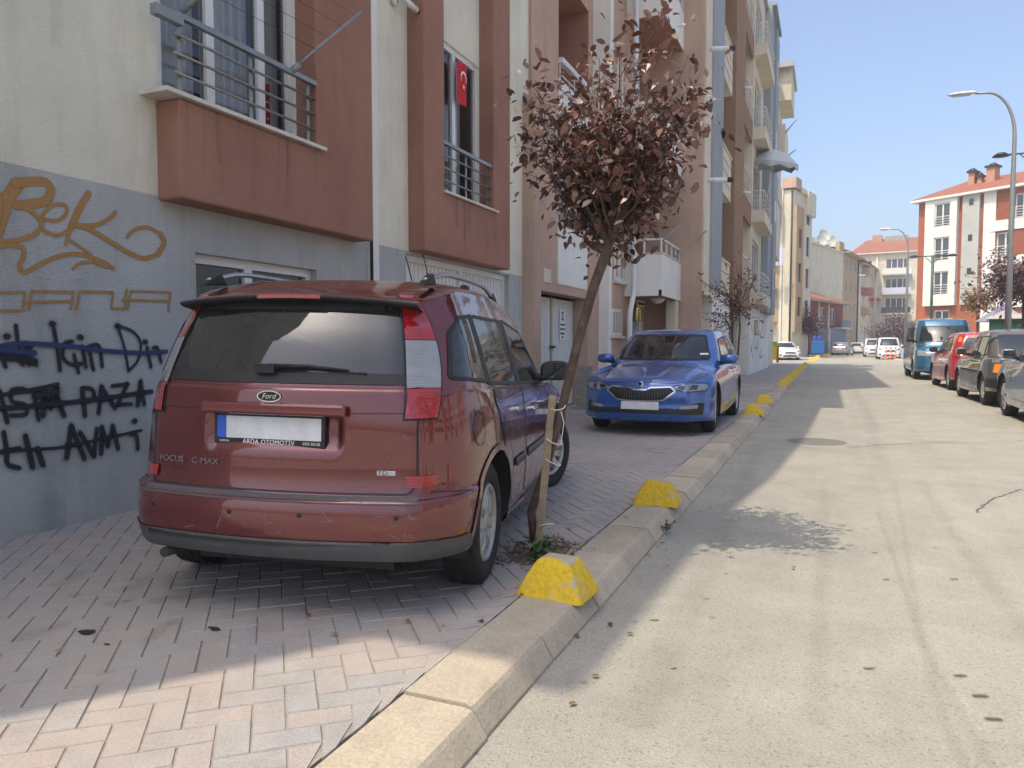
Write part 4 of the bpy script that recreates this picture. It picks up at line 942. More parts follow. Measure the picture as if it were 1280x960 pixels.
# G: cream block closing the view
F_, L_ = fr_between(1062, 118, 1165, 112)
def gx(F, r):
    for k in range(4):
        one('balcony', r, lambda m: (m.box(4.4, 8.4, .0, 1.0, 3.0*k+2.7, 3.0*k+2.9, 'far_gray'), m.box(4.4, 8.4, .92, 1.0, 3.0*k+2.9, 3.0*k+3.8, ('far_white', 'dark_metal', 'laundry_a', 'far_white')[k])), F)
    for ua, ub, zt, mt in ((2.4, 3.8, 18.6, 'chimney'), (4.2, 7.5, 18.3, 'concrete'), (11, 12.5, 18.2, 'concrete')): one('chimney', r, lambda m: m.box(ua, ub, -5, -4, 15, zt, mt), F)
    one('drainpipe', r, lambda m: m.ftube([(3.6, .1, 0), (3.6, .1, 15)], .12, 'far_white', 6), F)
wins = [(1.0, 2.9, 3.0*k+3.6, 3.0*k+5.2, 0, (.33, .66)) for k in range(4)]+[(4.8, 8.0, 3.0*k+3.2, 3.0*k+5.3, 0, (.25, .5, .75)) for k in range(4)]+[(10.3, 11.6, 3.0*k+3.7, 3.0*k+5.2, 0, (.5,)) for k in range(4)]+[(4.8, 8.0, .4, 2.5, 0, (.25, .5, .75))]
simple_building('apartment_building', 'pale cream apartment block with red tiled roof closing the end of the street', F_, L_, 10, 15.4, dict(bands=[(0, L_, 0, 15.4, 0, 'far_cream')], side='far_cream', rise=2.6), wins, 'gable', gx, fw=.1)
# H: white and orange block on the right
F_, L_ = fr_between(1143, 55.0, 1300, 48.0)
F_.o = (F_.o[0], F_.o[1], 0); F_.u = (F_.u[0]*.77, F_.u[1]*.77); L_ /= .77
def hx(F, r):
    for (u, s_, z) in ((2.8, .26, 13.9), (3.5, .2, 13.5), (4.5, .36, 14.0)):
        p = one('chimney', r, lambda m: m.box(u, u+2*s_, -3.0, -3+2*s_, 12, z-.35, 'chimney'), F)
        one('chimney_cap', p, lambda m: (m.box(u-.12, u+2*s_+.12, -3.12, -3+2*s_+.12, z-.35, z-.22, 'dark_metal'), m.face([F(u-.1, -2.9, z-.22), F(u+2*s_+.1, -2.9, z-.22), F(u+s_, -2.8, z+.05)], 'roof_tile'), m.face([F(u-.1, -2.9, z-.22), F(u-.1, -2.4, z-.22), F(u+s_, -2.7, z+.05)], 'roof_tile')), F)
    for w_ in wins:
        if w_[3]-w_[2] > 1.2 and w_[2] > 2: railing(F, r, w_[0]-.02, w_[1]+.02, (w_[4] if len(w_) > 4 else 0)+.04, w_[2]+.02, w_[2]+.72, 3, 2, 'white_paint', .02, .025)
    for k in range(4):
        u = 6.9
        ua = (7.0, 9.1, 7.0, 7.0)[k]
    for ua, ub, za, n_ in ((7.02, 8.25, 9.5, 15), (8.45, 9.55, 7.0, 12), (7.0, 8.3, 1.4, 15)):
        one('louvre_panel', r, lambda m: (m.box(ua, ub, .02, .05, za, za+.14*n_, 'far_orange'), [m.box(ua, ub, .05, .09, za+.14*i, za+.1+.14*i, 'far_orange') for i in range(n_)]), F)
    for z in (6.0, 8.3, 10.75): one('bathroom_window', r, lambda m: m.box(4.72, 5.08, .235, .26, z, z+.42, 'dark_glass'), F)
    for z in (3.6, 6.35, 8.75): one('storey_band', r, lambda m: m.box(6.5, L_, 0, .16, z, z+.7, 'far_white'), F)
wins = [(1.75, 3.15, 4.65+2.42*k, 6.35+2.42*k, .35, (.5,)) for k in range(3)]+[(8.35, 9.6, 9.5, 11.1, 0, (.5,)), (6.95, 8.35, 7.0, 8.65, 0, (.5,)), (6.95, 8.35, 4.4, 6.2, 0, (.5,)), (10.3, 11.4, 9.5, 11.1, 0, (.5,)), (10.3, 11.4, 4.4, 6.2, 0, (.5,))]+[(1.7, 3.1, 2.0, 3.6, 0, (.5,)), (9.0, 10.3, 1.6, 3.3, 0, (.5,))]
simple_building('apartment_building', 'four storey white and burnt orange apartment block with tiled roof and orange chimneys', F_, L_, 9, 11.7,
    dict(bands=[(0, L_, 0, 11.7, 0, 'far_orange'), (.85, 3.75, 3.9, 11.69, .35, 'far_white'), (4.15, 5.6, 3.9, 11.69, .23, 'far_gray'), (5.9, 6.9, .0, 11.69, .12, 'far_white'), (9.7, 10.1, 2.2, 11.69, .18, 'far_white')], side='far_white', rise=1.7), wins, 'gable', hx, fw=.1)
# block across the street, outside the frame: it is what the car windows mirror
for (x, y, dg) in ((26, 34, 0), (25, 11, 0)):
    FF = Fr(x, y, 0, -1, -1, 0)
    ww = [(1.2+3.6*c, 2.8+3.6*c, 1.4+3*k, 3.0+3*k, 0, (.5,)) for c in range(5) for k in range(4)]
    simple_building('apartment_building', ('white and orange apartment block across the street, mirrored in the car windows' if y > 20 else 'second white and orange block across the street, seen only in reflections'), FF, 19, 9, 12.6, dict(bands=[(0, 19, 0, 12.6, 0, 'far_white')]+[(3.2+3.6*c, 4.4+3.6*c, 0, 12.5, .12, 'far_orange') for c in range(4)], side='far_white', rise=2.2), ww, 'gable')
# ================================================================ cars
# A body is a net of points: rows run from the sill up over the roof, columns run from the middle of the tail round the side to the
# middle of the nose. x = forward, y = to the car's left (right side is -y), z = up, origin on the ground below the rear axle.
def lerp(a, b, t): return a+(b-a)*t
def pl(pts, t):
    if isinstance(pts, (int, float)): return pts
    if t <= pts[0][0]: return pts[0][1]
    for (a, va), (b, vb) in zip(pts[:-1], pts[1:]):
        if t <= b: q = (t-a)/(b-a); q = q*q*(3-2*q) if False else q; return lerp(va, vb, q)
    return pts[-1][1]
NSIDE = 11
def row_points(r):
    """r: xr, xf tail / nose x on the centre line; w half width (may vary with t); z (t, z) list; rr, rf corner lengths; br, bf bow of the ends; cr, cf crown of z"""
    w_, z = r['w'], r['z']; rr, rf, br, bf = r.get('rr', .16), r.get('rf', .3), r.get('br', .05), r.get('bf', .12); xr, xf = r['xr'], r['xf']; L = xf-xr
    wr, wf = pl(w_, 0), pl(w_, 1); P = []
    for a in (0, .25, .5, .72, .88): P.append((xr+br*a*a, wr*a*.97, pl(z, 0)-r.get('cr', 0)*a*a))
    P.append((xr+br+.22*rr, wr*.965, pl(z, .02)-r.get('cr', 0)))
    x0, x1 = xr+br+rr, xf-bf-rf
    for k in range(NSIDE):
        x = lerp(x0, x1, k/(NSIDE-1)); t = (x-xr)/L; P.append((x, pl(w_, t), pl(z, t)-(r.get('cr', 0) if k == 0 else 0)-(r.get('cf', 0) if k == NSIDE-1 else 0)))
    P.append((xf-bf-.22*rf, wf*.965, pl(z, .98)-r.get('cf', 0)))
    for a in (.88, .72, .5, .25, 0): P.append((xf-bf*a*a, wf*a*.97, pl(z, 1)-r.get('cf', 0)*a*a))
    return P
def cr4(p0, p1, p2, p3, t):
    return tuple(.5*((2*b)+(-a+c)*t+(2*a-5*b+4*c-d)*t*t+(-a+3*b-3*c+d)*t*t*t) for a, b, c, d in zip(p0, p1, p2, p3))
def upsample(P, k):
    out = []; n = len(P)
    for i in range(n-1):
        p1, p2 = P[i], P[i+1]
        p0 = P[i-1] if i else tuple(2*a-b for a, b in zip(p1, p2)); p3 = P[i+2] if i+2 < n else tuple(2*b-a for a, b in zip(p1, p2))
        for j in range(k): out.append(cr4(p0, p1, p2, p3, j/k))
    out.append(P[-1]); return out
class Car:
    def __init__(s, name, rows, mat, label, pos, head, axles, tyre_r, track, arch_r=None, ku=5, kv=5, deform=None, cat='car', group=None, arch_z=None):
        """pos: ground point under the rear axle; head: heading in degrees, 0 = along +y, positive turns left"""
        s.mat = mat; s.axles = axles; s.tr = tyre_r; s.track = track
        s.root = tag(empty(name, (pos[0], pos[1], pos[2]), R(90+head)), label, cat, group)
        net = [row_points(r) for r in rows]
        for i, r in enumerate(rows):
            if 'mirror' in r: pass
        net = [upsample(P, ku) for P in net]
        cols = list(zip(*net)); cols = [upsample(list(c), kv) for c in cols]; nv = len(cols[0]); nu = len(cols)
        V = []; 
        for side in (1, -1):
            for c in cols:
                for p in c: V.append([p[0], max(p[1], 0)*side, p[2]])
        F = []
        for side in (0, 1):
            o = side*nu*nv
            for i in range(nu-1):
                for j in range(nv-1):
                    q = (o+i*nv+j, o+(i+1)*nv+j, o+(i+1)*nv+j+1, o+i*nv+j+1); F.append(q if side else tuple(reversed(q)))
        if deform:
            for v in V: deform(v)
        s.V = V; s.F = F
        s.bvh = BVHTree.FromPolygons([tuple(v) for v in V], F, epsilon=0)
        s.dead = set(); s.arch_r = arch_r or tyre_r+.045; s.arch_z = arch_z or tyre_r+.01
        s.cut_arches()
    def cut_arches(s):
        V = s.V; ra = s.arch_r
        for ax in s.axles:
            ins = [i for i, v in enumerate(V) if abs(v[1]) > .45 and math.hypot(v[0]-ax, v[2]-s.arch_z) < ra]
            S = set(ins); keep = set()
            for fi, f in enumerate(s.F):
                if fi in s.dead: continue
                k = sum(i in S for i in f)
                if k == 4: s.dead.add(fi)
                elif k: keep.update(f)
            for i in ins:
                if i in keep:
                    v = V[i]; dx, dz = v[0]-ax, v[2]-s.arch_z; d = math.hypot(dx, dz) or 1e-6
                    v[0] = ax+dx/d*ra; v[2] = s.arch_z+dz/d*ra
        # drop the little slivers under the arches' chord
    def proj(s, view, p):
        if view == 'L': return (p[0], p[2], p[1])
        if view == 'R': return (p[0], p[2], -p[1])
        if view == 'B': return (p[1], p[2], -p[0])
        if view == 'F': return (p[1], p[2], p[0])
        return (p[0], p[1], p[2])
    def hit(s, view, a, b, off):
        q = .70711
        if view in ('DR', 'DL'):
            sg = -1 if view == 'DR' else 1; o = (a*q-3, sg*(a*q)+sg*3, b); d = (q, -sg*q, 0)
            loc, nor, idx, dist = s.bvh.ray_cast(Vector(o), Vector(d))
            if loc is None: return None
            if nor.dot(Vector(d)) > 0: nor = -nor
            return loc+nor*off, nor
        o, d = {'L': ((a, 3, b), (0, -1, 0)), 'R': ((a, -3, b), (0, 1, 0)), 'B': ((-4, a, b), (1, 0, 0)), 'F': ((8, a, b), (-1, 0, 0)),  'T': ((a, b, 4), (0, 0, -1))}[view]
        loc, nor, idx, dist = s.bvh.ray_cast(Vector(o), Vector(d))
        if loc is None: return None
        if nor.dot(Vector(d)) > 0: nor = -nor
        # soften the normal: mostly towards the viewer's side
        return loc+nor*off, nor
    def inside(s, poly, x, y):
        c = False; n = len(poly)
        for i in range(n):
            (x1, y1), (x2, y2) = poly[i], poly[(i+1) % n]
            if (y1 > y) != (y2 > y) and x < (x2-x1)*(y-y1)/(y2-y1)+x1: c = not c
        return c
    def cut(s, view, poly):
        """opens the shell behind a pane: faces wholly inside the outline go"""
        for fi, f in enumerate(s.F):
            if fi in s.dead: continue
            ps = [s.proj(view, s.V[i]) for i in f]
            if view in 'LR' and ps[0][2] < .2: continue
            if view == 'B' and ps[0][2] < -1.4: continue
            if view == 'F' and s.V[f[0]][0] < 1.0: continue
            if all(s.inside(poly, p[0], p[1]) for p in ps): s.dead.add(fi)
    def patch(s, name, view, poly, off, mat, step=.05, parent=None, thick=0, hole=None, smooth=True):
        bm = bmesh.new(); vs_ = [bm.verts.new((x, y, 0)) for x, y in poly]
        if hole:
            vh = [bm.verts.new((x, y, 0)) for x, y in hole]; es = [bm.edges.new((vs_[i], vs_[(i+1) % len(vs_)])) for i in range(len(vs_))]+[bm.edges.new((vh[i], vh[(i+1) % len(vh)])) for i in range(len(vh))]
            bmesh.ops.triangle_fill(bm, edges=es, use_beauty=True)
        else:
            f = bm.faces.new(vs_)
            if len(poly) > 4: bmesh.ops.triangulate(bm, faces=[f], ngon_method='EAR_CLIP')
        x0, x1 = min(p[0] for p in poly), max(p[0] for p in poly); y0, y1 = min(p[1] for p in poly), max(p[1] for p in poly)
        for ax, lo, hi in ((0, x0, x1), (1, y0, y1)):
            n = max(1, int((hi-lo)/step))
            for k in range(1, n):
                c = lo+(hi-lo)*k/n; g = bm.verts[:]+bm.edges[:]+bm.faces[:]
                bmesh.ops.bisect_plane(bm, geom=g, plane_co=(c, 0, 0) if ax == 0 else (0, c, 0), plane_no=(1, 0, 0) if ax == 0 else (0, 1, 0))
        bad = []
        for v in bm.verts:
            h = s.hit(view, v.co.x, v.co.y, off)
            if h is None: bad.append(v)
            else: v.co = h[0]
        if bad: bmesh.ops.delete(bm, geom=bad, context='VERTS')
        bmesh.ops.recalc_face_normals(bm, faces=bm.faces)
        dirv = {'L': Vector((0, 1, 0)), 'R': Vector((0, -1, 0)), 'B': Vector((-1, 0, 0)), 'F': Vector((1, 0, 0)), 'T': Vector((0, 0, 1)), 'DR': Vector((-1, -1, 0)), 'DL': Vector((-1, 1, 0))}[view]
        if bm.faces and sum(f.normal.dot(dirv)*f.calc_area() for f in bm.faces) < 0: bmesh.ops.reverse_faces(bm, faces=bm.faces)
        me = bpy.data.meshes.new(name); bm.to_mesh(me); bm.free(); me.materials.append(M[mat])
        if smooth: me.polygons.foreach_set('use_smooth', [True]*len(me.polygons))
        o = bpy.data.objects.new(name, me); link(o, parent or s.root)
        if thick:
            md = o.modifiers.new('solid', 'SOLIDIFY'); md.thickness = thick; md.offset = 1
        return o
    def ring(s, name, view, poly, wd, off, mat, parent=None, step=.05, inner=True, closed=True):
        """a band of width wd lying inside (or centred on) an outline"""
        n = len(poly); pts = []
        area = sum(poly[i][0]*poly[(i+1) % n][1]-poly[(i+1) % n][0]*poly[i][1] for i in range(n)); sg = 1 if area > 0 else -1
        def nrm(i):
            a, b, c = poly[(i-1) % n], poly[i], poly[(i+1) % n]
            if not closed and i == 0: a = b
            if not closed and i == n-1: c = b
            d1 = Vector((b[0]-a[0], b[1]-a[1])); d2 = Vector((c[0]-b[0], c[1]-b[1]))
            if d1.length > 0: d1.normalize()
            if d2.length > 0: d2.normalize()
            d = d1+d2
            if d.length < 1e-6: d = d2
            d.normalize(); m = Vector((-d.y, d.x))*sg; cs = max(.45, abs(m.dot(Vector((-d2.y, d2.x))*sg)) if d2.length else 1)
            return m/cs
        mb = MB(); rings = []
        N = [nrm(i) for i in range(n)]
        rng = range(n if closed else n-1)
        for i in rng:
            j = (i+1) % n; p, q = poly[i], poly[j]; L = math.hypot(q[0]-p[0], q[1]-p[1]); k = max(1, int(L/step))
            for t in range(k):
                quad = []
                for tt, o_ in ((t/k, 0), ((t+1)/k, 0), ((t+1)/k, 1), (t/k, 1)):
                    m = N[i]*(1-tt)+N[j]*tt; w0 = (-wd/2 if not inner else 0)+wd*o_
                    h = s.hit(view, lerp(p[0], q[0], tt)+m.x*w0, lerp(p[1], q[1], tt)+m.y*w0, off)
                    if h is None: break
                    quad.append(tuple(h[0]))
                if len(quad) == 4: mb.face(quad, mat, smooth=True)
        if not mb.v: return None
        return mb.build(name, parent or s.root, weld=True)
    def seam(s, name, view, pts, wd=.006, off=.0015, mat='black_plastic', parent=None): return s.ring(name, view, pts, wd, off, mat, parent, closed=False, inner=False)
    def finish(s, smooth=True, name='body'):
        me = bpy.data.meshes.new(name); fs = [f for i, f in enumerate(s.F) if i not in s.dead]
        me.from_pydata([tuple(v) for v in s.V], [], fs); me.materials.append(M[s.mat]); bm = bmesh.new(); bm.from_mesh(me)
        bmesh.ops.delete(bm, geom=[v for v in bm.verts if not v.link_faces], context='VERTS')
        bmesh.ops.remove_doubles(bm, verts=bm.verts, dist=2e-4); bmesh.ops.recalc_face_normals(bm, faces=bm.faces)
        for f in bm.faces: f.smooth = True
        bm.to_mesh(me); bm.free(); o = bpy.data.objects.new(name, me); link(o, s.root); s.body = o; return o
    def wheels(s, spokes=7, rim='hubcap', rimr=.215, steer=0, width=.2, style='cap', near=True):
        for ax in s.axles:
            for sd in (1, -1):
                st = R(steer) if ax == max(s.axles) else 0
                c = Vector((ax, sd*(s.track-width/2), s.tr)); n = Vector((math.sin(st)*-sd*1, math.cos(st)*sd, 0)) if False else Vector((-math.sin(st)*sd, math.cos(st)*sd, 0))
                w_ = one('wheel', s.root, lambda m: m.lathe([(0, -width*.3), (rimr, -width*.3), (rimr+.01, width*.1), (0, width*.1)], c, n, 'black_plastic', 24))
                h = width/2; r = s.tr
                def ty(m):
                    prof = [(rimr-.006, h*.55), (rimr+.004, h*.82), (rimr+.02, h*.92), ((rimr+r)/2, h*1.03), (r-.035, h*.95), (r-.012, h*.80), (r-.003, h*.55), (r, h*.2), (r, -h*.2), (r-.003, -h*.55), (r-.02, -h*.85), ((rimr+r)/2, -h), (rimr, -h*.8)]
                    m.lathe(prof, c, n, 'rubber', 48 if near else 26)
                    if near:   # tread blocks
                        up = Vector((0, 0, 1)); fw = n.cross(up)
                        for k in range(72):
                            t = 2*math.pi*k/72
                            for row in range(4):
                                a0 = -h*.8+row*h*.41; tt = t+(row % 2)*.03+row*.012; rad = fw*math.cos(tt)+up*math.sin(tt); tg = -fw*math.sin(tt)+up*math.cos(tt); rr_ = r-.001-(.006 if row in (0, 3) else 0)
                                p = [c+rad*rr_+tg*x+n*(a0+y+(x*.35)) for x, y in ((-.0095, .01), (.0095, .01), (.0095, h*.37), (-.0095, h*.37))]; q = [v+rad*.005 for v in p]
                                m.face([tuple(v) for v in q], 'rubber')
                                for i in range(4): m.face([tuple(p[i]), tuple(p[(i+1) % 4]), tuple(q[(i+1) % 4]), tuple(q[i])], 'rubber')
                one('tyre', w_, ty)
                def ri(m):
                    up = Vector((0, 0, 1)); fw = n.cross(up); rr_ = rimr
                    m.lathe([(rr_, h*.3), (rr_+.003, h*.80), (rr_-.008, h*.9), (rr_-.022, h*.86), (rr_-.03, h*.62), (rr_-.03, h*.2)], c, n, rim, 40)
                    m.lathe([(0, h*.84), (.03, h*.84), (.05, h*.76), (.062, h*.6), (.062, h*.2)], c, n, rim, 24)
                    for k in range(spokes):
                        t = 2*math.pi*k/spokes+.2; rad = fw*math.cos(t)+up*math.sin(t); tg = -fw*math.sin(t)+up*math.cos(t)
                        wi, wo = (.030, .044) if style == 'cap' else (.022, .026); a, b_ = .04, rr_-.022
                        prof = [(a, h*.74), ((a+b_)/2, h*.86), (b_, h*.72)]; qs = []
                        for (rad_, hh), wd in zip(prof, (wi, (wi+wo)/2*.92, wo)):
                            qs.append([c+rad*rad_+tg*-wd+n*(hh-.02), c+rad*rad_+tg*(-wd*.72)+n*hh, c+rad*rad_+tg*(wd*.72)+n*hh, c+rad*rad_+tg*wd+n*(hh-.02)])
                        for i in range(2):
                            for j in range(3): m.face([tuple(qs[i][j]), tuple(qs[i][j+1]), tuple(qs[i+1][j+1]), tuple(qs[i+1][j])], rim, smooth=False)
                one('rim', w_, ri)
    def wells(s, depth=.34):
        def f(m):
            for ax in s.axles:
                for sd in (1, -1):
                    y0 = sd*(s.track+.0); y1 = sd*(s.track-depth); r = s.arch_r+.012; k = 20
                    P = []
                    for i in range(k+1):
                        t = math.pi*1.18*i/k-math.pi*.09; x, z = ax+r*math.cos(t), s.arch_z+r*math.sin(t); h_ = s.hit('L' if sd > 0 else 'R', x, z, 0)
                        yy = h_[0].y-sd*.004 if h_ and abs(h_[0].y) > .5 else y0-sd*.03
                        P.append(((x, yy, z), (x, y1, z)))
                    for a, b_ in zip(P[:-1], P[1:]): m.face([a[0], b_[0], b_[1], a[1]], 'black_plastic', smooth=True)
                    m.face([p[1] for p in P], 'black_plastic')
            m.box(min(s.axles)-.5, max(s.axles)+.55, -s.track+.36, s.track-.36, .19, .30, 'black_plastic')
            m.box(min(s.axles)+s.arch_r, max(s.axles)-s.arch_r, -s.track+.1, s.track-.1, .2, .3, 'black_plastic')
        one('underbody', s.root, f)
    def arch_lips(s, mat=None, wd=.03, off=.006, thick=0):
        for ax in s.axles:
            for v in ('L', 'R'):
                pts = []
                for i in range(25):
                    t = math.pi*(1.08)*i/24-math.pi*.04; pts.append((ax+(s.arch_r+wd/2)*math.cos(t), s.arch_z+(s.arch_r+wd/2)*math.sin(t)))
                s.ring('wheel_arch', v, pts, wd, off, mat or s.mat, closed=False, inner=False, step=.1)
def rnd_poly(pts, r=.03, k=3):
    """rounds the corners of an outline"""
    out = []; n = len(pts)
    for i in range(n):
        p0, p, p1 = Vector(pts[i-1]), Vector(pts[i]), Vector(pts[(i+1) % n]); a, b = (p0-p), (p1-p); rr = min(r, a.length*.45, b.length*.45)
        A, B_ = p+a.normalized()*rr, p+b.normalized()*rr
        for j in range(k+1):
            t = j/k; out.append(tuple((A*(1-t)**2+p*2*t*(1-t)+B_*t*t)[:]))
    return out
def scale_poly(poly, d):
    cx = sum(p[0] for p in poly)/len(poly); cy = sum(p[1] for p in poly)/len(poly); out = []
    for x, y in poly:
        l = math.hypot(x-cx, y-cy); out.append((cx+(x-cx)*(l-d)/l, cy+(y-cy)*(l-d)/l))
    return out
def mir(poly): return [(-x, y) for x, y in poly]
def pane(car, name, view, poly, glass='car_glass', seal=.028, open_=True, off=.004, parent=None, seal_mat='black_plastic', step=.06):
    if open_: car.cut(view, scale_poly(poly, .0))
    o = car.patch(name, view, poly, off, glass, step, parent)
    if seal: car.ring('window_seal', view, poly, seal, off+.0015, seal_mat, o)
    return o
def cabin(c, x0, x1, w_, zf, zb, seats, wheel_side=1, light='seat_fabric', dash=None, roof=None):
    """tub, seats, dashboard and steering wheel seen through the glass"""
    def f(m):
        m.face([(x0, -w_, zf), (x1, -w_, zf), (x1, w_, zf), (x0, w_, zf)], 'seat_fabric')
        for sd in (-1, 1): m.face([(x0, sd*w_, zf), (x1, sd*w_, zf), (x1, sd*w_, zb-.02), (x0, sd*w_, zb-.02)], 'seat_fabric')
        m.face([(x0, -w_, zf), (x0, w_, zf), (x0, w_, zb-.03), (x0, -w_, zb-.03)], 'seat_fabric')
        if dash:
            m.prism([(dash-.25, zb-.5), (dash+.55, zb-.5), (dash+.55, zb-.045), (dash+.1, zb-.01), (dash-.12, zb-.04), (dash-.22, zb-.2)], -w_+.01, w_-.01, 'black_plastic', 'n') if False else m.box(dash-.15, dash+.55, -w_+.01, w_-.01, zb-.4, zb-.03, 'black_plastic')
    one('interior', c.root, f)
    for (sx, sy, hz) in seats:
        s_ = one('seat', c.root, lambda m: (m.box(sx, sx+.5, sy-.25, sy+.25, zf, zf+.28, light), m.prism([(sx-.16, hz-.02), (sx-.07, hz), (sx+.12, zf+.2), (sx-.02, zf+.2)], sy-.24, sy+.24, light, 'y2') if False else m.box(sx-.1, sx+.05, sy-.24, sy+.24, zf+.2, hz, light)), bevel=.04)
        one('headrest', s_, lambda m: m.box(sx-.11, sx-.01, sy-.13, sy+.13, hz+.04, hz+.2, light), bevel=.03)
    if dash:
        y = .36*wheel_side; cc = Vector((dash-.33, y, zb-.06)); ax = Vector((-1, 0, .45)).normalized()
        def sw(m):
            up = Vector((0, 1, 0)); v = ax.cross(up); k = 24
            m.tube([tuple(cc+(up*math.cos(2*math.pi*i/k)+v*math.sin(2*math.pi*i/k))*.18) for i in range(k+1)], .014, 'black_plastic', 6)
            m.tube([tuple(cc-up*.17), tuple(cc+up*.17)], .014, 'black_plastic', 6); m.tube([tuple(cc), tuple(cc-ax*.3)], .03, 'black_plastic', 8)
        one('steering_wheel', c.root, sw)
    if roof:
        one('headliner', c.root, lambda m: m.box(roof[0], roof[1], -roof[2], roof[2], roof[3]-.01, roof[3], 'seat_light'))
def mirror(c, x, z, w_, mat, face=None, size=(.13, .085, .075), rear_view=True):
    for sd in (1, -1):
        m_ = MB(); cx, cy, cz = x, sd*(w_+.13), z
        n1, n2 = 10, 14; sx, sy, sz = size
        def P(i, j):
            th = math.pi*i/n1; ph = 2*math.pi*j/n2; ex = lambda v: math.copysign(abs(v)**.7, v)
            xx = max(ex(math.cos(ph)*math.sin(th)), -.55); return (cx+.8*sx*xx, cy+sy*1.15*ex(math.sin(ph)*math.sin(th)), cz+sz*ex(math.cos(th)))
        for i in range(n1):
            for j in range(n2): m_.face([P(i, j), P(i, j+1), P(i+1, j+1), P(i+1, j)], mat, smooth=True)
        m_.tube([(cx+.02, sd*(w_-.05), cz-.06), (cx+.01, cy-sd*.05, cz-.05)], [.035, .025], 'black_plastic', 8)
        o = m_.build('mirror', c.root, weld=True)
        if rear_view: one('mirror_glass', o, lambda m: m.face([(cx-.8*sx*.57, cy-sy*.92, cz-sz*.78), (cx-.8*sx*.57, cy+sy*.92, cz-sz*.78), (cx-.8*sx*.57, cy+sy*.92, cz+sz*.78), (cx-.8*sx*.57, cy-sy*.92, cz+sz*.78)], 'dark_glass'))
def on_surface_box(c, name, view, a, b, w_, h_, d, mat, parent=None, bevel=.004):
    """a small box seated on the body with its face along the local surface"""
    p, n = c.hit(view, a, b, 0)
    if view in 'BF': ux = Vector((0, 1, 0))
    else: ux = Vector((1, 0, 0))
    ux = (ux-n*ux.dot(n)).normalized(); uz = n.cross(ux)
    if uz.z < 0: uz = -uz
    m = MB(); V = []
    for dd in (-.01, d):
        for x, y in ((-w_/2, -h_/2), (w_/2, -h_/2), (w_/2, h_/2), (-w_/2, h_/2)): V.append(tuple(p+n*dd+ux*x+uz*y))
    m.v = V; m.tone = [.5]*8
    for q in ((3, 2, 1, 0), (4, 5, 6, 7), (0, 1, 5, 4), (1, 2, 6, 5), (2, 3, 7, 6), (3, 0, 4, 7)): m.f.append(q); m.mi.append(m.m(mat)); m.smooth.append(False)
    return m.build(name, parent or c.root, bevel=bevel), p+n*d, ux, uz, n
def on_text(c, name, view, a, b, body, size, mat, parent=None, off=.004, flip=False, sx=1, spacing=1.0, align='CENTER', shear=0):
    p, n = c.hit(view, a, b, off)
    ux = {'B': Vector((0, -1, 0)), 'F': Vector((0, 1, 0)), 'R': Vector((1, 0, 0)), 'L': Vector((-1, 0, 0))}[view]
    ux = (ux-n*ux.dot(n)).normalized(); uy = n.cross(ux)
    return text_mesh(name, body, size, p, axes_rot(ux, uy), mat, parent or c.root, .0012, align, shear, spacing, sx)

# ---------------------------------------------------------------- the maroon estate in the foreground
A0 = 12.4
CS = .915; hd = R(A0); O = (-2.275, 3.06, .0)
def dz_(pts): return pts
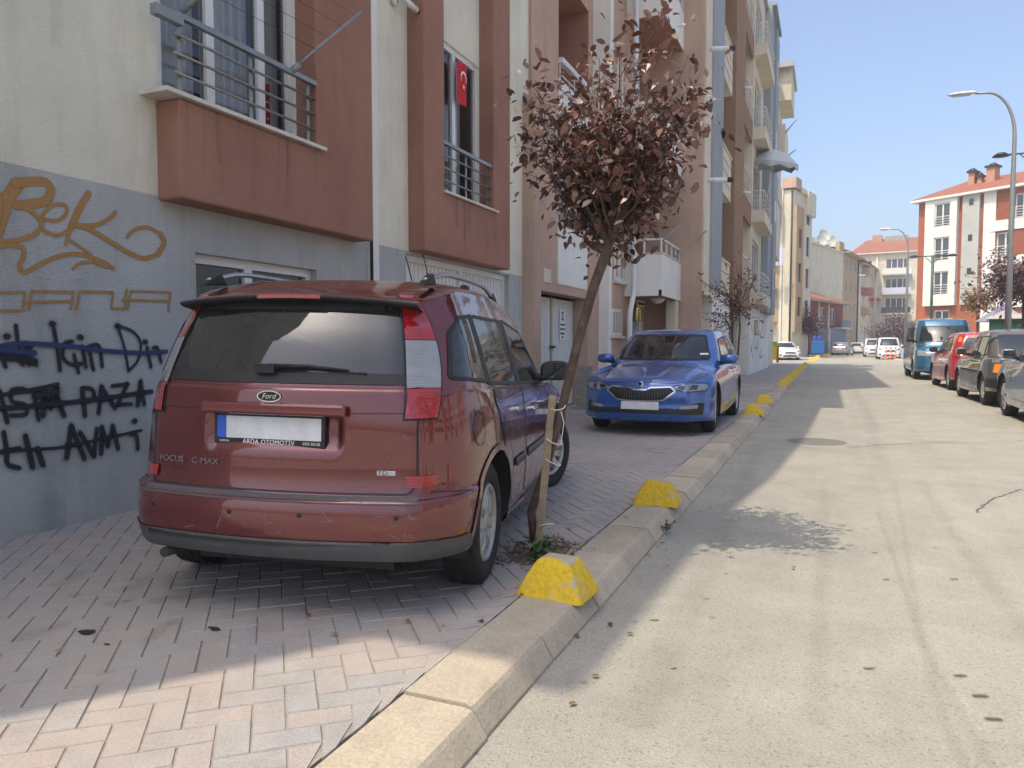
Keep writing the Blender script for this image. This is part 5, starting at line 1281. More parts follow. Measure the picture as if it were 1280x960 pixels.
# x measured from the rear axle: tail at -.80, nose at 3.53
def cmax_rows():
    T = -.80; N = 3.53
    return [
     dict(w=[(0, .62), (.5, .80), (1, .62)], z=[(0, .29), (.1, .26), (.5, .20), (.9, .22), (1, .24)], xr=T+.10, xf=N-.14, rr=.22, br=.08),
     dict(w=[(0, .74), (.12, .86), (.5, .875), (.9, .86), (1, .72)], z=[(0, .30), (.1, .28), (.5, .215), (.9, .24), (1, .24)], xr=T+.035, xf=N-.06, rr=.22, br=.10),
     dict(w=[(0, .765), (.12, .893), (.5, .90), (.9, .89), (1, .76)], z=[(0, .37), (.5, .36), (1, .36)], xr=T+.005, xf=N-.01, rr=.22, br=.11),
     dict(w=[(0, .775), (.12, .905), (.5, .907), (.9, .90), (1, .77)], z=[(0, .46), (.5, .50), (1, .50)], xr=T+.0, xf=N, rr=.22, br=.11),
     dict(w=[(0, .775), (.12, .907), (.5, .911), (.9, .90), (1, .76)], z=[(0, .555), (.5, .60), (1, .60)], xr=T+.015, xf=N-.02, rr=.22, br=.11),
     dict(w=[(0, .755), (.12, .906), (.5, .911), (.9, .90), (1, .75)], z=[(0, .585), (.5, .63), (1, .64)], xr=T+.060, xf=N-.03, rr=.21, br=.10),
     dict(w=[(0, .75), (.12, .900), (.5, .908), (.9, .89), (1, .72)], z=[(0, .70), (.5, .74), (1, .70)], xr=T+.080, xf=N-.08, rr=.21, br=.10),
     dict(w=[(0, .735), (.12, .885), (.5, .898), (.9, .87), (1, .70)], z=[(0, .90), (.5, .86), (1, .76)], xr=T+.088, xf=N-.16, rr=.21, br=.10),
     dict(w=[(0, .715), (.12, .860), (.5, .882), (.9, .85), (1, .66)], z=[(0, 1.03), (.3, .985), (.7, .93), (1, .83)], xr=T+.10, xf=N-.34, rr=.21, br=.11),
     dict(w=[(0, .705), (.12, .850), (.5, .872), (.9, .84), (1, .66)], z=[(0, 1.06), (.3, 1.015), (.8, .955), (1, .93)], xr=T+.11, xf=N-.62, rr=.21, br=.11, bf=.1, rf=.2, cf=.02),
     dict(w=[(0, .695), (.12, .835), (.5, .858), (.85, .84), (1, .72)], z=[(0, 1.09), (.3, 1.045), (.8, .985), (1, 1.04)], xr=T+.12, xf=N-1.02, rr=.21, br=.11, bf=.16, rf=.2, cf=.05),
     dict(w=[(0, .655), (.12, .77), (.5, .795), (.85, .77), (1, .66)], z=[(0, 1.29), (.3, 1.27), (.8, 1.23), (1, 1.26)], xr=T+.20, xf=N-1.42, rr=.20, br=.11, bf=.16, rf=.2, cf=.02),
     dict(w=[(0, .60), (.12, .69), (.5, .715), (.85, .69), (1, .59)], z=[(0, 1.455), (.15, 1.495), (.3, 1.51), (.5, 1.51), (.85, 1.47), (1, 1.45)], xr=T+.30, xf=N-1.80, rr=.18, br=.08, bf=.12, rf=.2, cr=.012),
     dict(w=[(0, .56), (.12, .635), (.5, .655), (.85, .63), (1, .54)], z=[(0, 1.495), (.12, 1.54), (.3, 1.575), (.5, 1.575), (.85, 1.53), (1, 1.485)], xr=T+.31, xf=N-1.92, rr=.18, br=.06, bf=.1, rf=.2, cr=.02),
     dict(w=[(0, .33), (.5, .42), (1, .34)], z=[(0, 1.52), (.15, 1.585), (.3, 1.61), (.6, 1.61), (1, 1.51)], xr=T+.36, xf=N-2.0, rr=.1, br=.03, bf=.05, rf=.1),
     dict(w=0.0, z=[(0, 1.525), (.15, 1.592), (.3, 1.617), (.6, 1.617), (1, 1.52)], xr=T+.38, xf=N-2.02, rr=.1, br=.02, bf=.02, rf=.1)]
def cdef(v):
    x, y, z = v
    if x < -.45:
        # number plate recess and the step under the rear glass
        def ss(t): t = max(0, min(1, t)); return t*t*(3-2*t)
        k = ss((.345-abs(y))/.05)*ss((z-.775)/.03)*ss((.948-z)/.03); v[0] += .034*k
        k2 = ss((z-.648)/.012)*ss((.668-z)/.012)*0
cm = Car('parked_car', cmax_rows(), 'maroon', 'dusty dark red estate car parked on the pavement beside the graffiti wall', O, A0, (0, 2.64), .322, .868, arch_r=.375, ku=9, kv=7, deform=cdef, arch_z=.335)
rw = rnd_poly([(-.645, 1.078), (.645, 1.078), (.575, 1.47), (-.575, 1.47)], .05)
sgr = {'q': [(-.46, 1.075), (-.02, 1.025), (.02, 1.055), (.0, 1.385), (-.30, 1.395), (-.42, 1.24)],
       'r': [(.045, 1.020), (.80, .985), (.72, 1.395), (.035, 1.415)], 'f': [(.86, .985), (1.96, .935), (1.88, 1.0), (1.42, 1.33), (.79, 1.405)]}
sgr['q'] = [(-.44, 1.10), (-.01, 1.065), (-.01, 1.42), (-.22, 1.41), (-.34, 1.33)]
sgr['r'] = [(.045, 1.052), (.80, 1.015), (.72, 1.415), (.035, 1.425)]; sgr['f'] = [(.86, 1.012), (1.96, .965), (1.88, 1.03), (1.42, 1.36), (.79, 1.425)]
cm_wins = []
pane(cm, 'rear_window', 'B', rw, 'car_glass', .05)
for v in ('L', 'R'):
    pane(cm, 'quarter_window', v, rnd_poly(sgr['q'], .03), 'car_glass', .018)
ws = rnd_poly([(-.70, 1.08), (.70, 1.08), (.58, 1.41), (-.58, 1.41)], .05); pane(cm, 'windscreen', 'F', ws, 'windscreen', .03)
for v in ('L', 'R'):
    for key, (xa, xb) in (('r', (.03, .83)), ('f', (.85, 1.96))):
        low = [(xa+.02, .36), (xb-.02 if key == 'r' else xb-.10, .36), (xb-.02 if key == 'r' else xb+.04, .93), (xb-.03 if key == 'r' else xb-.02, sgr[key][1][1]-.015), (xa+.03, sgr[key][0][1]-.015), (xa+(.26 if key == 'r' else .01), .72)]
        if key == 'r': low = [(.42, .34), (.82, .33), (.83, .995), (.06, 1.03), (.04, .95), (.30, .80), (.40, .60)]
        else: low = [(.845, .33), (1.98, .33), (2.06, .60), (1.99, .945), (.85, .995)]
        cm.patch('underseam', v, rnd_poly(low, .03), .0012, 'black_plastic', .05) if False else None
        d = cm.patch('door', v, scale_poly(rnd_poly(low, .03), .004), .0035, 'maroon', .045)
        cm.ring('door_seam', v, rnd_poly(low, .03), .007, .0042, 'black_plastic', d, inner=False)
        pane(cm, 'side_window', v, rnd_poly(sgr[key], .03), 'car_glass', .020, parent=None)
        hx, hz = (.62, .875) if False else ((.30, .885) if key == 'r' else (1.12, .845))
        hb, _, _, _, _ = on_surface_box(cm, 'door_handle', v, hx+.28 if key == 'r' else hx, hz, .17, .028, .035, 'chrome', d, bevel=.01)
    # black pillar trims and rubbing strips
    cm.patch('pillar_trim', v, [(-.01, 1.06), (.045, 1.055), (.035, 1.43), (-.01, 1.42)], .0045, 'black_plastic', .05)
    cm.patch('pillar_trim', v, [(.80, 1.015), (.86, 1.015), (.79, 1.42), (.72, 1.415)], .0045, 'black_plastic', .05)
    for xa, xb in ((.46, .80), (.88, 1.92)): cm.patch('side_moulding', v, [(xa, .55), (xb, .55), (xb, .60), (xa, .60)], .010, 'grey_plastic', .05, thick=.004)
    cm.patch('sill_trim', v, [(.40, .235), (2.24, .235), (2.24, .30), (.40, .30)], .004, 'grey_plastic', .06)
    # tail lamp: red over clear over red, wrapping the corner
    sg = 1 if v == 'L' else -1
    D = 'D'+v
    def li(z): return lerp(-.022, .060, (z-.93)/.55)          # inner edge, hugging the rear window
    def lo(z): return .118+.072*math.sin(math.pi*min(1, max(0, (z-.90)/.66)))
    for nm, mt, za, zb in (('tail_lamp', 'red_lens', 1.283, 1.492), ('reverse_lamp', 'clear_lens', 1.063, 1.28), ('tail_lamp', 'red_lens', .93, 1.06)):
        pts = [(li(lerp(za, zb, k/6)), lerp(za, zb, k/6)) for k in range(7)]+[(lo(lerp(zb, za, k/6)), lerp(zb, za, k/6)) for k in range(7)]
        cm.patch(nm, D, pts, .010, mt, .022)
    full = [(li(lerp(.925, 1.495, k/8))-.006, lerp(.925, 1.495, k/8)) for k in range(9)]+[(lo(lerp(1.495, .925, k/8))+.006, lerp(1.495, .925, k/8)) for k in range(9)]
    cm.ring('lamp_seam', D, full, .008, .004, 'black_plastic', inner=False)
    cm.patch('reflector', D, rnd_poly([(-.028, .620), (.12, .620), (.12, .672), (-.028, .672)], .006), .008, 'red_lens', .03)
    cm.patch('bumper_lip', D, [(-.06, .30), (.30, .285), (.30, .38), (-.06, .385)], .0065, 'grey_plastic', .03)
    cm.patch('bumper_lip', v, [(-.60, .29), (-.37, .27), (-.385, .37), (-.60, .385)], .007, 'grey_plastic', .03)
    cm.ring('bumper_seam', v, [(-.60, .60), (-.40, .575), (-.36, .50)], .006, .002, 'black_plastic', closed=False, inner=False)
cm.patch('bumper_lip', 'B', [(-.74, .30), (.74, .30), (.74, .39), (.5, .375), (-.5, .375), (-.74, .39)], .007, 'grey_plastic', .04)
cm.patch('bumper_ledge', 'B', [(-.68, .553), (.68, .553), (.68, .582), (-.68, .582)], .004, 'grey_plastic', .04)
tg = cm.ring('tailgate_seam', 'B', rnd_poly([(-.655, 1.07), (-.665, .66), (-.645, .592), (.645, .592), (.665, .66), (.655, 1.07)], .03), .008, .003, 'black_plastic', inner=False, closed=False)
cm.ring('tailgate_crease', 'B', [(-.66, .665), (-.35, .655), (.35, .655), (.66, .665)], .005, .002, 'maroon', closed=False, inner=False)
cm.ring('tailgate_seam', 'B', [(-.66, .955), (-.37, .95)], .004, .002, 'black_plastic', closed=False, inner=False); cm.ring('tailgate_seam', 'B', [(.66, .955), (.37, .95)], .004, .002, 'black_plastic', closed=False, inner=False)
gb, gp, gx_, gz_, gn = on_surface_box(cm, 'tailgate_handle', 'B', 0, .962, .72, .055, .022, 'maroon', bevel=.012)
# plate with its frame, blue strip and dealer lettering
pl_, pp, px_, pz_, pn = on_surface_box(cm, 'number_plate', 'B', 0.03, .86, .56, .145, .012, 'black_plastic', bevel=.004)
one('plate_face', pl_, lambda m: m.face([tuple(pp+pn*.002+px_*a+pz_*b_) for a, b_ in ((-.262, -.040), (.262, -.040), (.262, .062), (-.262, .062))], 'plate_white'))
one('plate_strip', pl_, lambda m: m.face([tuple(pp+pn*.003+px_*a+pz_*b_) for a, b_ in ((.215, -.040), (.262, -.040), (.262, .062), (.215, .062))], 'plate_blue'))
rt = axes_rot(-px_, -pz_ if (-px_).cross(-pz_).dot(pn) > 0 else pz_)
up_ = pz_; rt = axes_rot(up_.cross(pn), up_)
text_mesh('plate_lettering', 'ARDA OTOMOTİV', .030, pp+pn*.002-pz_*.055, rt, 'white_mark', pl_, .0006, spacing=1.05)
text_mesh('plate_lettering', '0332 352 02', .017, pp+pn*.002-pz_*.055-px_*.215, rt, 'white_mark', pl_, .0006)
text_mesh('plate_lettering', 'KONYA', .014, pp+pn*.002-pz_*.055+px_*.225, rt, 'white_mark', pl_, .0006)
on_text(cm, 'badge_lettering', 'B', .615, .705, 'FOCUS', .040, 'chrome', sx=1.25, align='LEFT', off=.004)
on_text(cm, 'badge_lettering', 'B', .425, .705, 'C-MAX', .040, 'chrome', sx=1.25, align='LEFT', off=.004)
td, tp, tx_, tz_, tn = on_surface_box(cm, 'badge_plate', 'B', -.53, .685, .085, .022, .004, 'alu', bevel=.002)
text_mesh('badge_lettering', 'TD', .026, tp+tn*.001+tx_*.015, axes_rot(tz_.cross(tn), tz_), 'black_mark', td, .0004, sx=1.4)
p, n = cm.hit('B', 0.02, 1.018, .004)
def oval(m, a, b_, d, mt, k=32): m.face([tuple(p+n*d+Vector((0, -a*math.cos(2*math.pi*i/k), b_*math.sin(2*math.pi*i/k)))) for i in range(k)], mt)
em = one('emblem', cm.root, lambda m: (oval(m, .060, .027, .002, 'chrome'), oval(m, .053, .0215, .004, 'black_mark')))
text_mesh('emblem_script', 'Ford', .036, p+n*.0055, axes_rot(Vector((0, -1, 0)), Vector((0, 0, 1))), 'chrome', em, .0005, shear=.35)
# spoiler, high brake lamp, wiper
def spo(m):
    k = 24
    L0 = []
    for i in range(k+1):
        a = -1+2*i/k; y = a*.615; bow = .07*a*a; zc = 1.498-.035*a*a; L0.append([(-.535+bow, y, zc-.030), (-.565+bow, y, zc-.018), (-.56+bow, y, zc-.006), (-.43+bow*.8, y*.97, zc+.020), (-.20, y*.93, zc+.050)])
    for i in range(k):
        for j in range(4): m.face([L0[i][j], L0[i+1][j], L0[i+1][j+1], L0[i][j+1]], 'maroon' if j > 1 else 'black_plastic', smooth=True)
    for i in range(k): m.face([L0[i][0], L0[i+1][0], (L0[i+1][0][0]+.16, L0[i+1][0][1]*.98, L0[i+1][0][2]-.03), (L0[i][0][0]+.16, L0[i][0][1]*.98, L0[i][0][2]-.03)], 'black_plastic', smooth=True)
sp_ = one('spoiler', cm.root, spo, weld=True)
one('brake_light', sp_, lambda m: [m.face([(-.5665+.07*(y0/.615)**2, y0, 1.473-.035*(y0/.615)**2), (-.5665+.07*(y1/.615)**2, y1, 1.473-.035*(y1/.615)**2), (-.566+.07*(y1/.615)**2, y1, 1.492-.035*(y1/.615)**2), (-.566+.07*(y0/.615)**2, y0, 1.492-.035*(y0/.615)**2)], 'red_lens') for y0, y1 in [(-.16+.04*i, -.12+.04*i) for i in range(8)]])
def wip(m):
    a = cm.hit('B', .03, 1.145, .03)[0]; b_ = cm.hit('B', -.34, 1.135, .018)[0]; m.tube([tuple(a), tuple(a*.5+b_*.5+Vector((-.008, 0, .012))), tuple(b_)], [.014, .008, .006], 'black_plastic', 6)
    a2 = cm.hit('B', -.02, 1.13, .008)[0]; b2 = cm.hit('B', -.42, 1.125, .008)[0]; m.tube([tuple(a2), tuple(b2)], .006, 'black_plastic', 5); m.box(a.x-.012, a.x+.03, .0, .10, 1.125, 1.165, 'black_plastic')
one('wiper', cm.root, wip)
for sd in (1, -1):     # roof rails
    def rail(m):
        pts = []; y = sd*.585
        for i in range(13): t = i/12; x = lerp(-.30, 1.28, t); pts.append((x, y+sd*.015*math.sin(math.pi*t), 1.575+.055*min(1, math.sin(math.pi*t)*1.7)+.014*math.sin(math.pi*t)))
        m.tube(pts, [.014]*13, 'alu', 8)
    ro = one('roof_rail', cm.root, rail)
    def feet(m):
        y = sd*.585
        for xa, xb, z in ((-.38, -.14, 1.545), (1.40, 1.16, 1.54)):
            zt = z+.072; m.prism([(xa, z), (xb, z+.02), (xb-.06*(1 if xb > xa else -1), zt+.005), (lerp(xa, xb, .5), zt-.015)], y-.018, y+.018, 'black_plastic', 'n')
        m.box(.45, .55, y-.015, y+.02, 1.52, 1.615, 'black_plastic')
    # prism along y: axis 'n' keeps (x, z) outline
    one('rail_foot', ro, feet, bevel=.008)
for yy in (-.60, -.17, .17, .60):
    pt, nn = cm.hit('B', yy, .50, .001); one('parking_sensor', cm.root, lambda m: m.lathe([(0, .0025), (.010, .0025), (.012, 0)], pt, nn, 'black_plastic', 12))
one('antenna', cm.root, lambda m: m.tube([(1.42, 0, 1.53), (1.12, 0, 1.86)], .004, 'black_plastic', 5))
one('exhaust', cm.root, lambda m: m.tube([(-.45, .55, .25), (-.71, .56, .262)], .024, 'dark_metal', 12))
fc, fpp, fu, fv, fn = on_surface_box(cm, 'fuel_flap_hint', 'R', -.30, .86, .01, .01, -.012, 'maroon') ; bpy.data.objects.remove(fc)
cm.ring('fuel_flap', 'R', [(-.27+.075*math.cos(2*math.pi*i/24), .855+.085*math.sin(2*math.pi*i/24)) for i in range(24)], .005, .0025, 'black_plastic')
mirror(cm, 1.80, 1.07, .84, 'black_plastic', size=(.12, .10, .075))
for sd in ('F',):
    for sg in (1, -1): cm.patch('headlamp', 'F', [(sg*.46, .62), (sg*.80, .66), (sg*.76, .80), (sg*.50, .72)], .006, 'head_lens', .04)
cm.wells(); cm.arch_lips(wd=.035, off=.007)
cm.finish()
cabin(cm, -.42, 2.2, .69, .42, 1.0, [(1.0, .36, 1.10), (1.0, -.36, 1.10), (.05, .42, 1.08), (.05, 0, 1.06), (.05, -.42, 1.08)], dash=1.55, roof=(-.2, 1.25, .50, 1.485))
cm.wheels(8, 'hubcap', .205, steer=-24, width=.205)
cm.root.scale = (CS, CS, CS); cm.root.rotation_euler = (R(.9), 0, R(90+A0))
# scratches and dirt on the bumper: pale scuffs that are really there
rnd = random.Random(8)
mb = MB()
for i in range(26):
    y = rnd.choice((rnd.uniform(-.68, -.5), rnd.uniform(-.4, .68))); z = rnd.uniform(.40, .54); l = rnd.uniform(.006, .03); a = rnd.uniform(-1.2, 1.2); w_ = rnd.uniform(.0008, .0022)
    pt = [cm.hit('B', y+l*math.cos(a)*k-math.sin(a)*w_*q, z+l*math.sin(a)*k+math.cos(a)*w_*q, .0015) for k, q in ((-1, -1), (1, -1), (1, 1), (-1, 1))]
    if all(pt): mb.face([tuple(q[0]) for q in pt], 'kerb_scuff' if False else 'seat_light')
mb.build('scratches', cm.root)
# ---------------------------------------------------------------- the blue hatchback facing us
def skoda_rows():
    T, N = -.82, 3.55
    return [
     dict(w=[(0, .62), (.5, .78), (1, .60)], z=[(0, .28), (.5, .19), (1, .20)], xr=T+.1, xf=N-.16),
     dict(w=[(0, .78), (.1, .85), (.5, .865), (.9, .86), (1, .70)], z=[(0, .30), (.5, .20), (1, .20)], xr=T+.03, xf=N-.05, rf=.34, bf=.10),
     dict(w=[(0, .80), (.1, .88), (.5, .885), (.9, .885), (1, .73)], z=[(0, .42), (.5, .34), (1, .29)], xr=T, xf=N-.005, rf=.34, bf=.12),
     dict(w=[(0, .80), (.1, .888), (.5, .893), (.9, .89), (1, .735)], z=[(0, .56), (.5, .50), (1, .42)], xr=T, xf=N-.02, rf=.34, bf=.13),
     dict(w=[(0, .80), (.1, .888), (.5, .893), (.9, .89), (1, .72)], z=[(0, .70), (.5, .62), (1, .53)], xr=T+.03, xf=N-.01, rf=.34, bf=.13),
     dict(w=[(0, .79), (.1, .88), (.5, .886), (.9, .88), (1, .70)], z=[(0, .82), (.5, .75), (1, .66)], xr=T+.07, xf=N-.03, rf=.34, bf=.14),
     dict(w=[(0, .78), (.1, .865), (.5, .872), (.9, .865), (1, .66)], z=[(0, .92), (.5, .86), (.9, .77), (1, .735)], xr=T+.10, xf=N-.08, rf=.34, bf=.16),
     dict(w=[(0, .77), (.1, .85), (.5, .860), (.9, .83), (1, .64)], z=[(0, .96), (.5, .90), (.9, .83), (1, .785)], xr=T+.12, xf=N-.18, rf=.32, bf=.16, cf=.03),
     dict(w=[(0, .76), (.1, .84), (.5, .85), (.9, .80), (1, .66)], z=[(0, .98), (.5, .925), (.9, .87), (1, .895)], xr=T+.14, xf=N-.62, rf=.28, bf=.12, cf=.045),
     dict(w=[(0, .75), (.1, .82), (.5, .835), (.85, .81), (1, .69)], z=[(0, 1.0), (.5, .955), (.85, .93), (1, .975)], xr=T+.16, xf=N-1.10, rf=.2, bf=.2, cf=.04),
     dict(w=[(0, .68), (.1, .75), (.5, .76), (.85, .74), (1, .63)], z=[(0, 1.2), (.5, 1.19), (.85, 1.16), (1, 1.20)], xr=T+.3, xf=N-1.50, rf=.2, bf=.17, cf=.02),
     dict(w=[(0, .58), (.1, .64), (.5, .665), (.85, .64), (1, .555)], z=[(0, 1.38), (.3, 1.405), (.85, 1.385), (1, 1.375)], xr=T+.42, xf=N-1.86, rf=.2, bf=.12, cf=.01),
     dict(w=[(0, .52), (.1, .58), (.5, .60), (.85, .58), (1, .50)], z=[(0, 1.41), (.3, 1.45), (.85, 1.43), (1, 1.405)], xr=T+.46, xf=N-1.95, rf=.2, bf=.1, cf=.01),
     dict(w=[(0, .34), (.5, .38), (1, .32)], z=[(0, 1.42), (.3, 1.468), (.8, 1.46), (1, 1.425)], xr=T+.5, xf=N-2.02, rf=.1, bf=.05),
     dict(w=0.0, z=[(0, 1.42), (.3, 1.472), (.8, 1.465), (1, 1.43)], xr=T+.52, xf=N-2.03, rf=.1, bf=.02)]
HS = 180.0
hs = R(HS)
# front axle near (-2.14, 9.72); rear axle 2.65 behind it
fx_, fy_ = -2.15, 9.75; sx_, sy_ = fx_+2.65*math.sin(hs), fy_-2.65*math.cos(hs)
sk = Car('parked_car', skoda_rows(), 'sky_blue_car', 'bright blue hatchback with a wide black grille parked on the pavement facing us', (sx_, sy_, .002), HS, (0, 2.65), .322, .868, arch_r=.37, ku=7, kv=6, arch_z=.335)
pane(sk, 'windscreen', 'F', rnd_poly([(-.70, .985), (.70, .985), (.56, 1.365), (-.56, 1.365)], .05), 'windscreen', .03)
for v in ('L', 'R'):
    for key, pts in (('a', [(.02, 1.0), (.72, .975), (.72, 1.345), (.30, 1.36), (.05, 1.20)]), ('b', [(.78, .97), (1.80, .945), (1.72, 1.0), (1.30, 1.30), (.77, 1.345)])):
        pane(sk, 'side_window', v, rnd_poly(pts, .03), 'car_glass', .022)
    for low in ([(.40, .30), (.74, .30), (.76, .94), (.02, .97), (.02, .85), (.30, .72)], [(.77, .30), (1.98, .30), (2.04, .60), (1.93, .90), (.78, .94)]):
        d = sk.ring('door', v, rnd_poly(low, .03), .008, .003, 'black_plastic', inner=False)
        on_surface_box(sk, 'door_handle', v, low[1][0]-(.12 if low[0][0] < .5 else 1.0), .84, .17, .026, .03, 'sky_blue_car', d, .008)
    sk.ring('body_crease', v, [(-.6, .83), (.5, .80), (2.3, .76)], .006, .002, 'sky_blue_car', closed=False, inner=False)
    sg = 1 if v == 'L' else -1
    hl = sk.patch('headlamp', 'F', rnd_poly([(sg*.40, .625), (sg*.62, .585), (sg*.815, .60), (sg*.835, .70), (sg*.66, .71), (sg*.44, .675)], .015), .006, 'head_lens', .03)
    sk.patch('headlamp_unit', 'F', rnd_poly([(sg*.48, .635), (sg*.56, .62), (sg*.58, .67), (sg*.50, .668)], .01), .009, 'dark_glass', .03, hl)
    sk.patch('headlamp_unit', 'F', rnd_poly([(sg*.62, .62), (sg*.70, .615), (sg*.72, .675), (sg*.64, .68)], .01), .009, 'dark_glass', .03, hl)
    sk.ring('headlamp_trim', 'F', rnd_poly([(sg*.40, .625), (sg*.62, .585), (sg*.815, .60), (sg*.835, .70), (sg*.66, .71), (sg*.44, .675)], .015), .012, .0075, 'black_plastic', hl)
    sk.patch('air_intake', 'F', rnd_poly([(sg*.42, .30), (sg*.78, .285), (sg*.80, .44), (sg*.74, .45), (sg*.62, .39), (sg*.42, .36)], .02), .004, 'black_plastic', .03)
    sk.patch('fog_lamp', 'F', rnd_poly([(sg*.50, .365), (sg*.72, .375), (sg*.72, .425), (sg*.53, .405)], .012), .010, 'clear_lens', .03)
gpoly = rnd_poly([(-.47, .60), (-.40, .665), (-.14, .655), (-.08, .625), (.08, .625), (.14, .655), (.40, .665), (.47, .60), (.31, .475), (.17, .462), (-.17, .462), (-.31, .475)], .018)
gr = sk.patch('grille', 'F', gpoly, .006, 'black_plastic', .03)
sk.ring('grille_frame', 'F', gpoly, .02, .012, 'chrome', gr)
for i in range(23):
    y = -.374+.034*i; 
    if abs(y) < .38:
        zt = .632 if abs(y) > .1 else .608; zb_ = .50+max(0, abs(y)-.2)*.55
        if zt-zb_ > .03: sk.patch('grille_slat', 'F', [(y-.005, zb_), (y+.005, zb_), (y+.005, zt), (y-.005, zt)], .022, 'grey_plastic', .04, gr)
sk.patch('lower_grille', 'F', rnd_poly([(-.44, .30), (.44, .30), (.44, .375), (-.44, .375)], .015), .004, 'black_plastic', .03)
sk.patch('lower_lip', 'F', rnd_poly([(-.70, .215), (.70, .215), (.72, .262), (-.72, .262)], .015), .010, 'sky_blue_car', .04)
npo, *_ = on_surface_box(sk, 'number_plate', 'F', 0, .405, .50, .105, .02, 'plate_white', bevel=.006)
p, n = sk.hit('F', 0, .690, .004)
e1 = one('emblem', sk.root, lambda m: (m.lathe([(0, .005), (.036, .004), (.040, 0)], p, n, 'chrome', 24), m.lathe([(0, .0065), (.029, .0062)], p, n, 'black_mark', 20)))
one('emblem_wing', e1, lambda m: [m.face([tuple(p+n*.008+Vector((0, a, b_))) for a, b_ in q], 'chrome') for q in (((-.018, -.016), (.004, -.016), (.016, .004), (.002, .018), (-.004, .004)), ((.004, -.014), (.014, -.010), (.017, -.002)))])
for v in ('F',):
    sk.ring('bonnet_seam', 'F', [(-.76, .78), (-.60, .722), (-.40, .700), (-.1, .715), (.1, .715), (.40, .700), (.60, .722), (.76, .78)], .006, .002, 'black_plastic', closed=False, inner=False)
for sg in (1, -1):
    sk.ring('bonnet_crease', 'T', [(2.55, sg*.50), (2.9, sg*.42), (3.3, sg*.27)], .012, .003, 'sky_blue_car', closed=False, inner=False)
one('sticker', sk.root, lambda m: m.face([tuple(sk.hit('F', .60+a, 1.07+b_, .008)[0]) for a, b_ in ((-.05, -.012), (.05, -.012), (.05, .012), (-.05, .012))], 'white_mark'))
def swi(m):
    for (a0_, b0_, a1_, b1_) in ((.05, 1.0, .62, 1.01), (-.60, 1.0, .0, 1.02)):
        a = sk.hit('F', a0_, b0_, .01)[0]; b_ = sk.hit('F', a1_, b1_, .012)[0]; m.tube([tuple(a), tuple(b_)], .007, 'black_plastic', 5)
one('wiper', sk.root, swi)
mirror(sk, 1.86, 1.0, .81, 'sky_blue_car', size=(.13, .115, .075))
sk.wells(); sk.arch_lips(wd=.02, off=.005); sk.finish()
cabin(sk, -.4, 2.1, .70, .40, .95, [(.95, .36, 1.02), (.95, -.36, 1.02), (.05, .4, 1.0), (.05, -.4, 1.0)], dash=1.6, light='seat_light', roof=(0, 1.2, .5, 1.385))
one('hanging_charm', sk.root, lambda m: (m.tube([(1.42, 0, 1.36), (1.42, 0, 1.17)], .004, 'string', 5), m.lathe([(0, 0), (.03, .01), (.03, .07), (0, .09)], (1.42, 0, 1.08), (0, 0, 1), 'white_mark', 10)))
sk.wheels(5, 'alu', .215, steer=4, width=.205, style='alloy', near=False)
sk.root.scale = (.94, .94, .94)

